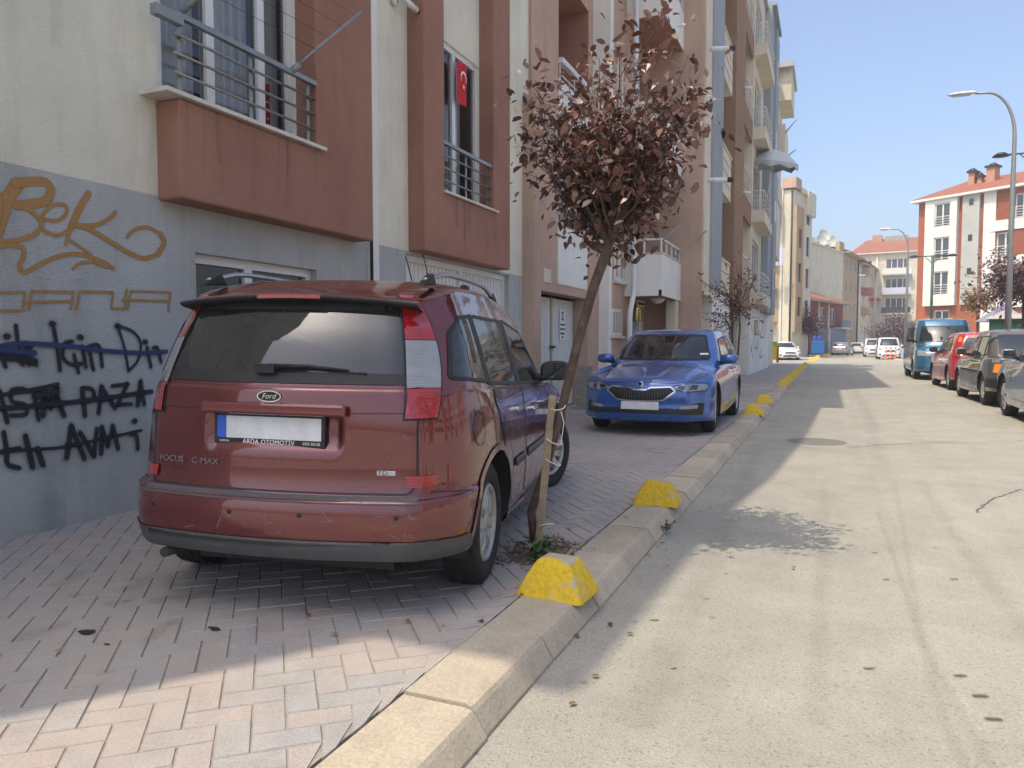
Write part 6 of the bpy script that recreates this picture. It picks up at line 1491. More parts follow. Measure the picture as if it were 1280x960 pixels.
# ---------------------------------------------------------------- generic parked cars
def rows_generic(T, N, W, H, belt, hood, cowl, roof_f, roof_r, tail_z, tail_x, wb_x=.0, tumble=.20, deck=None, roundness=.3, sill=.2, nose_h=.72, rear_low=.28):
    """T, N: tail and nose x; cowl: x of the screen's foot; roof_f / roof_r: x of the roof's ends; tail_x: x of the rear glass's foot; deck: boot lid height for a saloon"""
    rf = roundness; Wt = W-tumble
    dk = deck or belt
    R_ = [
     dict(w=[(0, W*.72), (.5, W*.9), (1, W*.7)], z=[(0, rear_low), (.5, sill), (1, sill)], xr=T+.1, xf=N-.15),
     dict(w=[(0, W*.89), (.1, W*.965), (.5, W*.975), (.9, W*.965), (1, W*.84)], z=[(0, rear_low+.02), (.5, sill+.01), (1, sill+.01)], xr=T+.03, xf=N-.04, rf=rf, bf=.08),
     dict(w=[(0, W*.91), (.1, W*.99), (.5, W*.995), (.9, W*.99), (1, W*.86)], z=[(0, .42), (.5, .38), (1, .34)], xr=T, xf=N, rf=rf, bf=.09),
     dict(w=[(0, W*.91), (.1, W*.998), (.5, W), (.9, W*.995), (1, W*.86)], z=[(0, .55), (.5, .52), (1, .48)], xr=T, xf=N, rf=rf, bf=.10),
     dict(w=[(0, W*.90), (.1, W*.995), (.5, W), (.9, W*.99), (1, W*.84)], z=[(0, lerp(.55, dk, .4)), (.5, .66), (1, lerp(.48, nose_h, .6))], xr=T+.03, xf=N-.02, rf=rf, bf=.11),
     dict(w=[(0, W*.89), (.1, W*.985), (.5, W*.99), (.9, W*.97), (1, W*.80)], z=[(0, lerp(.55, dk, .8)), (.5, belt-.12), (1, nose_h)], xr=T+.05, xf=N-.06, rf=rf, bf=.12),
     dict(w=[(0, W*.87), (.1, W*.965), (.5, W*.975), (.9, W*.93), (1, W*.76)], z=[(0, dk-.02), (.5, belt-.045), (.85, hood-.05), (1, nose_h+.05)], xr=T+.08, xf=N-.14, rf=rf, bf=.12),
     dict(w=[(0, W*.86), (.1, W*.955), (.5, W*.965), (.9, W*.90), (1, W*.78)], z=[(0, dk), (.25, belt-.01), (.5, belt-.02), (.85, hood-.02), (1, lerp(nose_h, hood, .72))], xr=T+(.1 if not deck else .3), xf=lerp(N, cowl, .55), rf=rf*.8, bf=.1, cf=.03),
     dict(w=[(0, W*.85), (.1, W*.93), (.5, W*.945), (.85, W*.92), (1, W*.79)], z=[(0, dk+.02), (.25, belt+.01), (.5, belt), (.85, hood), (1, hood+.02)], xr=tail_x, xf=cowl, rf=.2, bf=.18, cf=.04),
     dict(w=[(0, lerp(W*.85, Wt*.9, .5)), (.1, lerp(W*.93, Wt, .5)), (.5, lerp(W*.945, Wt*1.02, .5)), (.85, lerp(W*.92, Wt, .5)), (1, lerp(W*.79, Wt*.85, .5))], z=lerp(belt, H, .5), xr=lerp(tail_x, roof_r, .45), xf=lerp(cowl, roof_f, .5), rf=.2, bf=.16, cf=.02),
     dict(w=[(0, Wt*.88), (.1, Wt*.97), (.5, Wt), (.85, Wt*.97), (1, Wt*.84)], z=[(0, H-.10), (.3, H-.075), (.8, H-.085), (1, H-.10)], xr=roof_r, xf=roof_f, rf=.2, bf=.12, cf=.01),
     dict(w=[(0, Wt*.80), (.1, Wt*.88), (.5, Wt*.9), (.85, Wt*.88), (1, Wt*.76)], z=[(0, H-.06), (.3, H-.03), (.8, H-.035), (1, H-.07)], xr=roof_r+.05, xf=roof_f-.09, rf=.2, bf=.1, cf=.01),
     dict(w=[(0, Wt*.5), (.5, Wt*.56), (1, Wt*.48)], z=[(0, H-.045), (.3, H-.006), (.8, H-.008), (1, H-.05)], xr=roof_r+.09, xf=roof_f-.15, rf=.1, bf=.05),
     dict(w=0.0, z=[(0, H-.04), (.3, H), (.8, H), (1, H-.045)], xr=roof_r+.1, xf=roof_f-.17, rf=.1, bf=.02)]
    return R_
def quick_car(label, mat, pos, head, g, wb, tyre=.3, rimr=.18, rim='hubcap', spokes=6, side_wins=(), windscreen=None, rear_win=None, front=(), rear=(), side=(), mirrors=None, group='cars parked along the right side of the street', name='parked_car', cat='car', scale=1.0, plate=None, seams=(), near=False, arch=None, tint='dark_glass', deform=None, ku=5, kv=5, handles=(), steer=0):
    W_ = g['W']; c = Car(name, rows_generic(**g), mat, label, pos, head, (0, wb), tyre, W_-.03, arch_r=arch or tyre+.05, ku=ku, kv=kv, group=group, cat=cat, arch_z=tyre+.012, deform=deform)
    if windscreen: w0, w1, z0, z1 = windscreen; pane(c, 'windscreen', 'F', rnd_poly([(-w0, z0), (w0, z0), (w1, z1), (-w1, z1)], .05), tint, .03, open_=False)
    if rear_win: w0, w1, z0, z1 = rear_win; pane(c, 'rear_window', 'B', rnd_poly([(-w0, z0), (w0, z0), (w1, z1), (-w1, z1)], .05), tint, .03, open_=False)
    for v in ('L', 'R'):
        for pts in side_wins: pane(c, 'side_window', v, rnd_poly(pts, .03), tint, .02, open_=False)
        for nm, mt, pts, off in side: c.patch(nm, v, rnd_poly(pts, .012), off, mt, .05)
        for pts in seams: c.ring('door', v, rnd_poly(pts, .03), .01, .003, 'black_plastic', inner=False)
        for (hx_, hz_) in handles: on_surface_box(c, 'door_handle', v, hx_, hz_, .14, .025, .025, 'black_plastic', None, .006)
    for lst, v in ((front, 'F'), (rear, 'B')):
        for nm, mt, pts, off in lst:
            both = all(p[0] >= 0 for p in pts)
            c.patch(nm, v, rnd_poly(pts, .015), off, mt, .05)
            if both: c.patch(nm, v, rnd_poly([(-x, y) for x, y in pts], .015), off, mt, .05)
    if plate: v, z = plate; on_surface_box(c, 'number_plate', v, 0, z, .5, .11, .015, 'plate_white', None, .005)
    if mirrors: x, z, mt = mirrors; mirror(c, x, z, W_*.93, mt)
    c.wells(.3); c.finish(); c.wheels(spokes, rim, rimr, steer=steer, width=.19, near=False, style='cap'); c.root.scale = (scale, scale, scale); return c
Z0 = ROAD+.001
# steel blue car at the frame's edge, heading away; only its nose, wheel and mirror are in view
hb = dict(T=-.75, N=3.35, W=.86, H=1.45, belt=.92, hood=.93, cowl=2.35, roof_f=1.7, roof_r=-.35, tail_z=1, tail_x=-.62)
HW = [[(.0, .98), (.72, .97), (.70, 1.32), (.28, 1.33), (.05, 1.2)], [(.78, .97), (1.75, .96), (1.30, 1.29), (.76, 1.32)]]
SEAM = [[(.42, .32), (.74, .32), (.76, .93), (.02, .95), (.3, .72)], [(.77, .32), (1.95, .32), (1.95, .90), (.78, .93)]]
quick_car('steel blue car at the right edge with silver alloy wheel and pale mirror', 'steel_car', (3.72, 12.45, Z0), 0, dict(hb), 2.55, .315, .215, 'chrome', 9, HW, (.68, .54, .97, 1.34), (.66, .52, .98, 1.32), seams=SEAM, mirrors=(1.75, 1.0, 'silver_car'), rear=(('tail_lamp', 'red_lens', [(.55, .72), (.78, .72), (.76, .9), (.55, .9)], .006),), handles=((.55, .85), (1.0, .84)), near=True, scale=1.08)
# dark grey old saloon-like hatch with boxy lines
gl = dict(T=-.82, N=3.22, W=.81, H=1.42, belt=.86, hood=.88, cowl=2.25, roof_f=1.62, roof_r=.0, tail_z=.9, tail_x=-.52, deck=.90, tumble=.17, roundness=.16, nose_h=.70)
quick_car('dusty dark grey boxy old saloon with an orange indicator, parked tail towards us', 'grey_car', (3.76, 17.65, Z0), 1, gl, 2.46, .29, .16, 'hubcap', 6,
    [[(-.18, .95), (.02, .91), (.02, 1.26), (-.05, 1.26)], [(.07, .91), (.68, .91), (.66, 1.28), (.10, 1.28)], [(.74, .91), (1.55, .91), (1.20, 1.27), (.73, 1.28)]], (.64, .54, .93, 1.30), (.62, .56, .93, 1.30),
    rear=(('tail_lamp', 'red_lens', [(.42, .62), (.62, .62), (.62, .78), (.42, .78)], .006), ('indicator', 'amber_lens', [(.62, .62), (.725, .62), (.725, .78), (.62, .78)], .006), ('bumper', 'black_plastic', [(-.73, .36), (.73, .36), (.73, .52), (-.73, .52)], .02), ('tailgate_panel', 'silver_car', [(-.41, .63), (.41, .63), (.41, .78), (-.41, .78)], .004)),
    side=(('indicator', 'amber_lens', [(-.74, .63), (-.67, .63), (-.67, .77), (-.74, .77)], .008), ('bumper', 'black_plastic', [(-.75, .36), (-.40, .36), (-.40, .52), (-.75, .52)], .015), ('side_moulding', 'black_plastic', [(.35, .60), (2.05, .60), (2.05, .64), (.35, .64)], .008), ('side_trim', 'silver_car', [(-.72, .80), (-.60, .80), (-.60, .86), (-.72, .86)], .006)),
    seams=[[(.36, .28), (.70, .28), (.71, .88), (.05, .88), (.25, .65)], [(.73, .28), (1.85, .28), (1.85, .86), (.74, .88)]], mirrors=(1.58, .98, 'galv'), handles=((.56, .80), (.92, .80)), near=True, scale=1.1, plate=('B', .57))
# red hatchback
gr_ = dict(T=-.70, N=3.25, W=.84, H=1.46, belt=.93, hood=.95, cowl=2.35, roof_f=1.55, roof_r=-.42, tail_z=1, tail_x=-.58, roundness=.34)
quick_car('bright red hatchback parked between the grey saloon and the blue van', 'red_car', (3.86, 23.05, Z0), 1, gr_, 2.50, .30, .18, 'hubcap', 6, HW, (.68, .54, .98, 1.34), (.62, .50, 1.0, 1.30),
    rear=(('tail_lamp', 'red_lens', [(.60, .80), (.78, .80), (.74, 1.0), (.62, 1.0)], .008), ('brake_light', 'amber_lens', [(.60, 1.2), (.66, 1.2), (.62, 1.32), (.57, 1.32)], .008), ('bumper', 'red_car', [(-.76, .40), (.76, .40), (.76, .60), (-.76, .60)], .015)),
    side=(('tail_lamp', 'red_lens', [(-.60, .82), (-.42, .86), (-.40, .99), (-.55, .99)], .006),), seams=SEAM, mirrors=(1.72, 1.0, 'black_plastic'), handles=((.55, .85), (1.0, .84)), near=True, plate=('B', .72), scale=1.08)
# blue van facing us: short sloping nose, tall cabin
gv = dict(T=-1.05, N=3.55, W=.86, H=1.94, belt=1.10, hood=1.05, cowl=3.12, roof_f=2.55, roof_r=-.92, tail_z=1.1, tail_x=-1.0, roundness=.22, tumble=.14, nose_h=.86, sill=.26)
van = quick_car('old two tone blue van with round windscreen corners, parked nose towards us', 'teal_van', (3.72, 32.75, Z0), 180, gv, 2.62, .32, .18, 'galv', 6,
    [[(-.80, 1.20), (.35, 1.18), (.35, 1.66), (-.78, 1.66)], [(.45, 1.18), (1.45, 1.17), (1.45, 1.66), (.45, 1.66)], [(1.60, 1.16), (2.62, 1.14), (2.34, 1.62), (1.60, 1.66)]], (.70, .62, 1.17, 1.68), (.68, .6, 1.2, 1.7),
    front=(('headlamp', 'clear_lens', [(.42, .74), (.78, .74), (.78, .90), (.42, .88)], .008), ('grille', 'black_plastic', [(-.38, .80), (.38, .80), (.38, .84), (-.38, .84)], .006), ('bumper', 'teal_van', [(-.78, .40), (.78, .40), (.78, .62), (-.78, .62)], .02), ('air_intake', 'black_plastic', [(-.45, .44), (.45, .44), (.45, .54), (-.45, .54)], .024)),
    side=(('side_panel', 'dark_van', [(-.98, .36), (-.42, .36), (-.42, .8), (.42, .8), (.42, .36), (2.2, .36), (2.2, 1.05), (-.98, 1.10)], .004), ('side_moulding', 'silver_car', [(-.98, 1.115), (2.9, 1.085), (2.9, 1.105), (-.98, 1.135)], .006)), seams=[[(1.56, .36), (2.22, .36), (2.5, .7), (2.9, .9), (2.9, 1.1), (1.56, 1.14)]], mirrors=(2.68, 1.25, 'black_plastic'), group=None, name='parked_van', cat='van', arch=.36, scale=1.12)
# far cars
def far_car(label, mat, px, d, head, kind, grp='cars parked along the right side of the street', z=Z0):
    x, y = cam2w(px, d)
    G_ = {'hatch': (dict(hb), 2.5, HW), 'saloon': (dict(T=-.95, N=3.40, W=.86, H=1.45, belt=.90, hood=.92, cowl=2.35, roof_f=1.7, roof_r=.05, tail_z=1, tail_x=-.45, deck=.98), 2.6, [[(.0, .96), (.72, .95), (.70, 1.31), (.28, 1.31)], [(.78, .95), (1.7, .95), (1.30, 1.29), (.76, 1.31)]]),
          'mpv': (dict(T=-.80, N=3.45, W=.88, H=1.80, belt=1.05, hood=1.05, cowl=2.65, roof_f=1.95, roof_r=-.62, tail_z=1, tail_x=-.72, tumble=.15, nose_h=.85), 2.7, [[(-.5, 1.12), (.55, 1.10), (.55, 1.58), (-.45, 1.58)], [(.65, 1.10), (2.15, 1.07), (1.70, 1.52), (.65, 1.58)]])}[kind]
    g, wb, sw_ = G_; ztop = g['H']-.12; zb_ = g['belt']+.06
    fr = (('headlamp', 'head_lens', [(.46, .62 if kind != 'mpv' else .74), (.76, .66 if kind != 'mpv' else .78), (.76, .76 if kind != 'mpv' else .92), (.50, .70 if kind != 'mpv' else .84)], .006), ('grille', 'black_plastic', [(-.40, .50 if kind != 'mpv' else .62), (.40, .50 if kind != 'mpv' else .62), (.34, .62 if kind != 'mpv' else .76), (-.34, .62 if kind != 'mpv' else .76)], .006), ('air_intake', 'black_plastic', [(-.5, .28), (.5, .28), (.5, .38), (-.5, .38)], .005), ('fog_lamp', 'black_plastic', [(.62, .34), (.76, .34), (.76, .46), (.62, .46)], .006))
    rr = (('tail_lamp', 'red_lens', [(.56, .74), (.78, .74), (.76, .92), (.58, .92)], .006),)
    return quick_car(label, mat, (x, y, z), head, g, wb, .31, .2, 'hubcap', 6, sw_, (.68, .54, zb_, ztop), (.64, .52, zb_, ztop), front=fr, rear=rr, seams=SEAM if kind == 'hatch' else (), mirrors=(1.8 if kind != 'mpv' else 2.2, zb_, mat), group=grp, plate=('F' if abs(head) > 90 else 'B', .46 if abs(head) > 90 else .68), ku=4, kv=4)
far_car('white tall mini van facing us behind the red and white posts', 'white_car', 1108, 62.5, 180, 'mpv')
far_car('white van mostly hidden behind the white mini van', 'white_car', 1090, 74, 180, 'mpv')
far_car('white saloon beyond the silver car at the far end of the street', 'white_car', 1070, 93, -12, 'saloon')
far_car('roof of a white car peeking out farthest down the street', 'white_car', 1079, 103, -12, 'hatch')
far_car('silver hatchback with red tail lamps driving away down the street', 'silver_car', 1050, 80, -12, 'hatch', None)
far_car('white hatchback parked across the side street beyond the graffiti wall', 'white_car', 975, 60, 196, 'hatch', None)

# ================================================================ kerb humps
def hump(x, y, label, s=1.0, rz=0.0, z=0.0):
    w0, d0, h = .165*s, .135*s, .155*s; mb = MB(); n = 9; R0 = random.Random(int(y*10))
    def ringp(t):
        # truncated pyramid with a slightly domed, rounded top
        k = 1-t**1.35*.50 if t < 1 else .5; zz = h*(1-(1-t)**1.05); k = lerp(1.0, .50, t)+.02*math.sin(math.pi*t)
        pts = []
        for i in range(32):
            a = 2*math.pi*i/32; c_, s_ = math.cos(a), math.sin(a); e_ = .16; pts.append((w0*k*math.copysign(abs(c_)**e_, c_), d0*k*math.copysign(abs(s_)**e_, s_), zz))
        return pts
    rings = [ringp(i/n) for i in range(n+1)]; last = rings[-1]
    rings += [[(p[0]*.86, p[1]*.86, h+.008*s) for p in last], [(p[0]*.5, p[1]*.5, h+.013*s) for p in last]]
    for r_ in rings:
        for p in r_: mb.v.append((p[0]+R0.uniform(-.0012, .0012), p[1]+R0.uniform(-.0012, .0012), p[2]+R0.uniform(-.001, .001))); mb.tone.append(.5)
    for i in range(len(rings)-1):
        for j in range(32): mb.f.append((i*32+j, i*32+(j+1) % 32, (i+1)*32+(j+1) % 32, (i+1)*32+j)); mb.mi.append(mb.m('hump_paint')); mb.smooth.append(True)
    mb.f.append(tuple((len(rings)-1)*32+j for j in range(32))); mb.mi.append(0); mb.smooth.append(True)
    o = mb.build('kerb_hump'); o.location = (x, y, z-.004); o.rotation_euler = (0, 0, rz); tag(o, label, 'parking hump', 'yellow concrete humps along the kerb'); return o
ordn = ['nearest yellow concrete hump with peeling paint, right beside the staked tree', 'second nearest yellow concrete hump, alone on the kerb between tree and blue car', 'yellow concrete hump just right of the blue car\'s front wheel', 'yellow concrete hump just behind the one at the blue car\'s wheel',
        'first hump of the close row running beyond the blue car', 'second hump of the close row beyond the blue car', 'third hump of the close row beyond the blue car', 'fourth hump of the close row beyond the blue car', 'fifth hump of the close row beyond the blue car', 'sixth hump of the close row beyond the blue car', 'last hump of the shaded row, at the edge of the sunlight']
for i, y in enumerate((3.20, 5.32, 12.7, 15.2, 21.8, 24.3, 27.2, 30.4, 34.0, 38.0, 42.6)):
    hump(-1.135+(.012*(i % 3)), y, ordn[i], 1.0 if i != 1 else 1.0, R((-3, 3, 0, 4, -3, 2)[i % 6]))
for i, (px, py) in enumerate(((1012, 451), (1017, 449.5), (1021, 448), (1033, 443.5), (1037, 443))):
    x, y = on_ground(px, py, ROAD); hump(x*.8-.1, min(y, 64+i*3.5), ['first', 'second', 'third', 'fourth', 'fifth'][i]+' of the sunlit yellow humps at the far street corner', 1.5, 0, ROAD if i < 3 else .0)
# ================================================================ the trees
def leaf_pts(c, d, up, L, W_):
    d = d.normalized(); s_ = d.cross(up)
    if s_.length < 1e-3: s_ = Vector((1, 0, 0))
    s_.normalize(); n = s_.cross(d)
    return [tuple(c), tuple(c+d*L*.25+s_*W_*.40+n*L*.05), tuple(c+d*L*.62+s_*W_*.45+n*L*.06), tuple(c+d*L-n*L*.08), tuple(c+d*L*.62-s_*W_*.45+n*L*.06), tuple(c+d*L*.25-s_*W_*.40+n*L*.05)]
def make_tree(name, label, base, path, radii, crown_c, crown_r, nleaf, L, leafmat_, seed, nbr=26, group=None, twig=.004, bark='bark', cat='tree', clump=.16, lean=(0, 0), low=None, trunk_n=10, kz=1.0, wsp=.55):
    rnd = random.Random(seed); o = tag(empty(name, base), label, cat, group); b = Vector(base)
    tr = MB(); tr.tube([Vector(p)-b for p in path], radii, bark, trunk_n); top = Vector(path[-1])-b; cc = Vector(crown_c)-b; cr = Vector(crown_r)
    tips = []
    for i in range(nbr):
        while True:
            q = Vector((rnd.uniform(-1, 1), rnd.uniform(-1, 1), rnd.uniform(-1, 1)))
            if .25 < q.length < 1: break
        q = q*(.55+.45*rnd.random()/max(q.length, .3)) if q.length < .6 else q
        tip = Vector((cc.x+q.x*cr.x, cc.y+q.y*cr.y, cc.z+q.z*cr.z)); st = top+(Vector(path[-2])-Vector(path[-1]))*rnd.random()*.35
        mid = st.lerp(tip, .45)+Vector((rnd.uniform(-.08, .08), rnd.uniform(-.08, .08), rnd.uniform(-.02, .12)))*cr.x
        pts = []
        for k in range(7):
            t = k/6; pts.append((st*(1-t)**2+mid*2*t*(1-t)+tip*t*t)+Vector((rnd.uniform(-1, 1), rnd.uniform(-1, 1), rnd.uniform(-1, 1)))*.02*cr.x)
        r0 = radii[-1]*rnd.uniform(.28, .55); tr.tube(pts, [max(r0*(1-k/6)+twig*.5, twig*.5) for k in range(7)], bark, 5, False)
        for k in range(2, 7): tips.append((pts[k], (pts[k]-pts[k-1]).normalized(), k/6))
        for t_ in range(4):
            k = rnd.randint(2, 5); d = (pts[k]-pts[k-1]).normalized()+Vector((rnd.uniform(-1, 1), rnd.uniform(-1, 1), rnd.uniform(-.3, 1)))*.9; e_ = pts[k]+d.normalized()*cr.x*rnd.uniform(.2, .45)
            tr.tube([pts[k], pts[k].lerp(e_, .5)+Vector((0, 0, .02*cr.x)), e_], [twig, twig*.8, twig*.4], bark, 4, False); tips.append((pts[k].lerp(e_, .5), d.normalized(), .8)); tips.append((e_, d.normalized(), 1)); tips.append((pts[k].lerp(e_, .8), d.normalized(), 1))
    tr.build('trunk', o)
    lf = MB(); n = 0; tone_c = {}
    while n < nleaf:
        k = rnd.randrange(len(tips)); p, d, t = tips[k]
        if k not in tone_c: tone_c[k] = rnd.random()
        c = p+Vector((rnd.gauss(0, 1), rnd.gauss(0, 1), rnd.gauss(0, 1)))*clump*cr.x*.5
        dd = d*.45+Vector((rnd.uniform(-1, 1), rnd.uniform(-1, 1), rnd.uniform(-1.5, .3))); up = Vector((rnd.uniform(-.7, .7), rnd.uniform(-.7, .7), 1))
        s_ = rnd.uniform(.5, 1.4); tn = min(1, max(0, .45*tone_c[k]+.55*rnd.random()+(.08 if p.z > cc.z else -.05)))  # upper leaves toned paler, lower ones darker: sunlight put into the colour
        lf.face(leaf_pts(c, dd, up, L*s_, L*s_*wsp), leafmat_, tone=tn); n += 1
    lf.build('crown', o, tone=True); return o
# the plum sapling by the red car: it leans away from the wall and is tied to a stake
def on_y(px, py, y): d = sight(px, py); t = y/d.y; return (d.x*t, y, CAM_H+d.z*t)
tp = [(-1.47, 3.78, -.01), on_y(664, 640, 3.80), on_y(684, 580, 3.84), on_y(705, 500, 3.90), on_y(722, 430, 3.96), on_y(741, 362, 4.02), on_y(757, 318, 4.06), on_y(763, 298, 4.08)]
cc0 = on_y(757, 155, 4.22)
make_tree('street_tree', 'leaning purple leaved plum sapling tied to a wooden stake beside the dark red car', (-1.47, 3.78, 0), tp, [.028, .024, .023, .025, .026, .027, .029, .025], (cc0[0], cc0[1], cc0[2]+.02), (.63, .60, .68), 4900, .057, 'plum_leaf', 23, nbr=52, twig=.0030, clump=.26)
# a few low side shoots on its left
stk = tag(empty('tree_stake', (*on_ground(672, 692), 0)), 'weathered wooden stake tied with white string to the leaning plum tree', 'stake')
sb = Vector(stk.location); st_ = Vector(on_y(691, 494, 3.86))-sb
def stake(m):
    k = 8; 
    for i in range(k):
        a, b_ = st_*(i/k), st_*((i+1)/k); w0 = .019
        for (dx0, dy0), (dx1, dy1) in (((-w0, -.009), (w0, -.009)), ((w0, -.009), (w0, .009)), ((w0, .009), (-w0, .009)), ((-w0, .009), (-w0, -.009))):
            m.face([tuple(a+Vector((dx0, dy0, 0))), tuple(a+Vector((dx1, dy1, 0))), tuple(b_+Vector((dx1, dy1, 0))), tuple(b_+Vector((dx0, dy0, 0)))], 'plank')
    m.face([tuple(st_+Vector(q)) for q in ((-.019, -.009, 0), (.019, -.009, .012), (.019, .009, .008), (-.019, .009, .004))], 'plank')
one('plank', stk, stake, weld=True)
def tie(m):
    for f_, dz2 in ((.93, .0), (.70, .01), (.60, -.02), (.17, 0)):
        c = st_*f_; k = 20; pts = []
        for i in range(k+1): a = 2*math.pi*i/k; pts.append(tuple(c+Vector((.026+.045*math.cos(a)+.0, .02+.036*math.sin(a), dz2+.02*math.cos(a+f_*5)))))
        m.tube(pts, .0035, 'string', 5)
    c = st_*.9; m.tube([tuple(c+Vector((.06, -.01, 0))), tuple(c+Vector((.085, -.03, -.06))), tuple(c+Vector((.07, -.03, -.16))), tuple(c+Vector((.04, -.03, -.22)))], .003, 'string', 5)
one('string', stk, tie)
# weeds
def weed(x, y, s, label, seed, n=40, z=0.0):
    rnd = random.Random(seed); o = tag(empty('weed', (x, y, z)), label, 'weed'); lf = MB(); sm = MB()
    for i in range(9):
        a = rnd.uniform(0, 6.28); l = s*rnd.uniform(.5, 1); e_ = Vector((math.cos(a)*l*.7, math.sin(a)*l*.7, l*rnd.uniform(.5, 1.1))); sm.tube([(0, 0, 0), tuple(e_*.5+Vector((0, 0, l*.15))), tuple(e_)], .0022, 'green_leaf', 4, False)
        for k in range(n//9):
            c = e_*rnd.uniform(.35, 1); lf.face(leaf_pts(c, Vector((rnd.uniform(-1, 1), rnd.uniform(-1, 1), rnd.uniform(-.4, .5))), Vector((0, 0, 1)), s*.42*rnd.uniform(.5, 1), s*.30*rnd.uniform(.5, 1)), 'green_leaf', tone=rnd.uniform(0, .85))
    sm.build('stem', o); lf.build('foliage', o, tone=True)
weed(-1.42, 3.62, .14, 'small green weed growing at the foot of the tree beside the nearest hump', 3, 70)
x, y = on_ground(833, 660, -.05); weed(x, y, .075, 'tiny green weed growing out of a kerb joint past the second hump', 4, 60, -.07)
# thin sapling by the blue car
sx0, sy0 = -1.78, 16.6
make_tree('street_tree', 'thin sapling with sparse rusty leaves on the pavement behind the blue car', (sx0, sy0, 0), [(sx0, sy0, 0), (sx0-.02, sy0, .8), (sx0+.02, sy0, 1.5), (sx0, sy0, 1.9)], [.028, .024, .02, .016], (sx0-.1, sy0, 2.1), (.85, .8, .95), 420, .085, 'rust_leaf', 33, nbr=22, twig=.006, clump=.3)
# the others, farther off
def tree_at(px, d, top_py, trunk_top_py, wpx, label, leaf, seed, nleaf, L=.14, z=0.0, rz=1.0, nbr=34):
    x, y = cam2w(px, d); zt = CAM_H+(430-top_py)/FPX*d; z0 = CAM_H+(430-trunk_top_py)/FPX*d; rx_ = wpx/2/FPX*d; rad = max(.05, zt*.018)
    make_tree('tree', label, (x, y, z), [(x, y, z), (x+.03, y, lerp(z, z0, .5)), (x, y, z0), (x+.02, y, z0+.3)], [rad, rad*.85, rad*.75, rad*.6], (x, y, (z0+zt)/2), (rx_, rx_, (zt-z0)/2*1.05), nleaf, L, leaf, seed, nbr=nbr, twig=.012, clump=.34)
tree_at(1277, 27, 326, 376, 110, 'large dark purple plum tree at the right edge above the grey saloon', 'plum_far', 5, 3600, .15)
tree_at(1220, 38, 352, 392, 42, 'small tree with amber autumn leaves before the orange building', 'amber_leaf', 6, 900, .15)
tree_at(1010, 68, 386, 420, 40, 'dusty purple tree before the brick red house at the far corner', 'plum_far', 7, 1500, .2)
tree_at(1120, 78, 396, 424, 50, 'purple bushy tree behind the lamp post at the bend, left of the blue van', 'plum_far', 8, 1700, .24)
tree_at(1098, 92, 403, 424, 36, 'smaller purple tree left of the bushy one, above the white vans', 'plum_far', 9, 1000, .24)
tree_at(1150, 70, 402, 424, 44, 'purple tree top showing just above the blue van roof', 'plum_far', 10, 1000, .22)
# ================================================================ lamp posts
def lamp(x, y, H, reach, label, side=-1, rad=.075):
    o = tag(empty('street_lamp', (x, y, ROAD+.12)), label, 'street lamp', 'curved street lamps along the right pavement')
    def pole(m):
        pts = [(0, 0, 0), (0, 0, H*.55), (0, 0, H-1.5)]; rs = [rad*1.25, rad, rad*.72]
        for k in range(1, 11): t = k/10; a = t*math.pi/2; pts.append((side*reach*.72*(1-math.cos(a)), 0, H-1.5+1.32*math.sin(a))); rs.append(lerp(rad*.68, rad*.42, t))
        pts.append((side*reach, 0, H-.16)); rs.append(rad*.4); m.tube(pts, rs, 'galv', 12)
    one('pole', o, pole)
    def head(m):
        prof = [(-.02, .05, .03), (.08, .09, .055), (.35, .13, .06), (.6, .11, .045), (.72, .03, .01)]; k = 10; rg = []
        for t, wd, hg in prof: rg.append([(side*(reach+t), wd*math.cos(2*math.pi*i/k), H-.15+hg*max(math.sin(2*math.pi*i/k), -.5)+.02) for i in range(k)])
        for a, b_ in zip(rg[:-1], rg[1:]):
            for i in range(k): m.face([a[i], a[(i+1) % k], b_[(i+1) % k], b_[i]], 'white_paint' if True else '', smooth=True)
    ho = one('lamp_head', o, head, weld=True); one('lamp_glass', ho, lambda m: m.box(min(side*(reach+.12), side*(reach+.58)), max(side*(reach+.12), side*(reach+.58)), -.08, .08, H-.185, H-.15, 'clear_lens'))
x, y = cam2w(1258, 21.5); lamp(x, y, 8.55, 1.0, 'tall grey lamp post with curved arm, nearest, at the right of the frame')
x, y = cam2w(1131, 46); lamp(x, y, 8.4, 1.0, 'second curved lamp post, between the cream block and the orange block')
x, y = cam2w(1092, 77); lamp(x, y, 8.4, 1.0, 'farthest curved lamp post, before the tan apartment row')
def park_lamp(px, d, H, label):
    x, y = cam2w(px, d); o = tag(empty('park_lamp', (x, y, 0)), label, 'park lamp')
    one('pole', o, lambda m: m.tube([(0, 0, 0), (0, 0, H)], .07, 'green_paint', 10)); one('arm', o, lambda m: (m.tube([(-.9, 0, H-.03), (.9, 0, H-.03)], .03, 'green_paint', 8), m.tube([(-.4, 0, H-.03), (0, 0, H-.45)], .02, 'green_paint', 6), m.tube([(.4, 0, H-.03), (0, 0, H-.45)], .02, 'green_paint', 6)))
    for sx in (-.9, .9): one('lamp_head', o, lambda m: m.lathe([(0, .08), (.12, .06), (.26, -.05), (.0, -.06)], (sx, 0, H-.02), (0, 0, 1), 'dark_metal', 14))
park_lamp(1162, 40, 5.9, 'dark green T shaped park lamp standing before the white and orange block'); park_lamp(1283, 24, 7.3, 'dark park lamp just cut by the right edge of the frame')
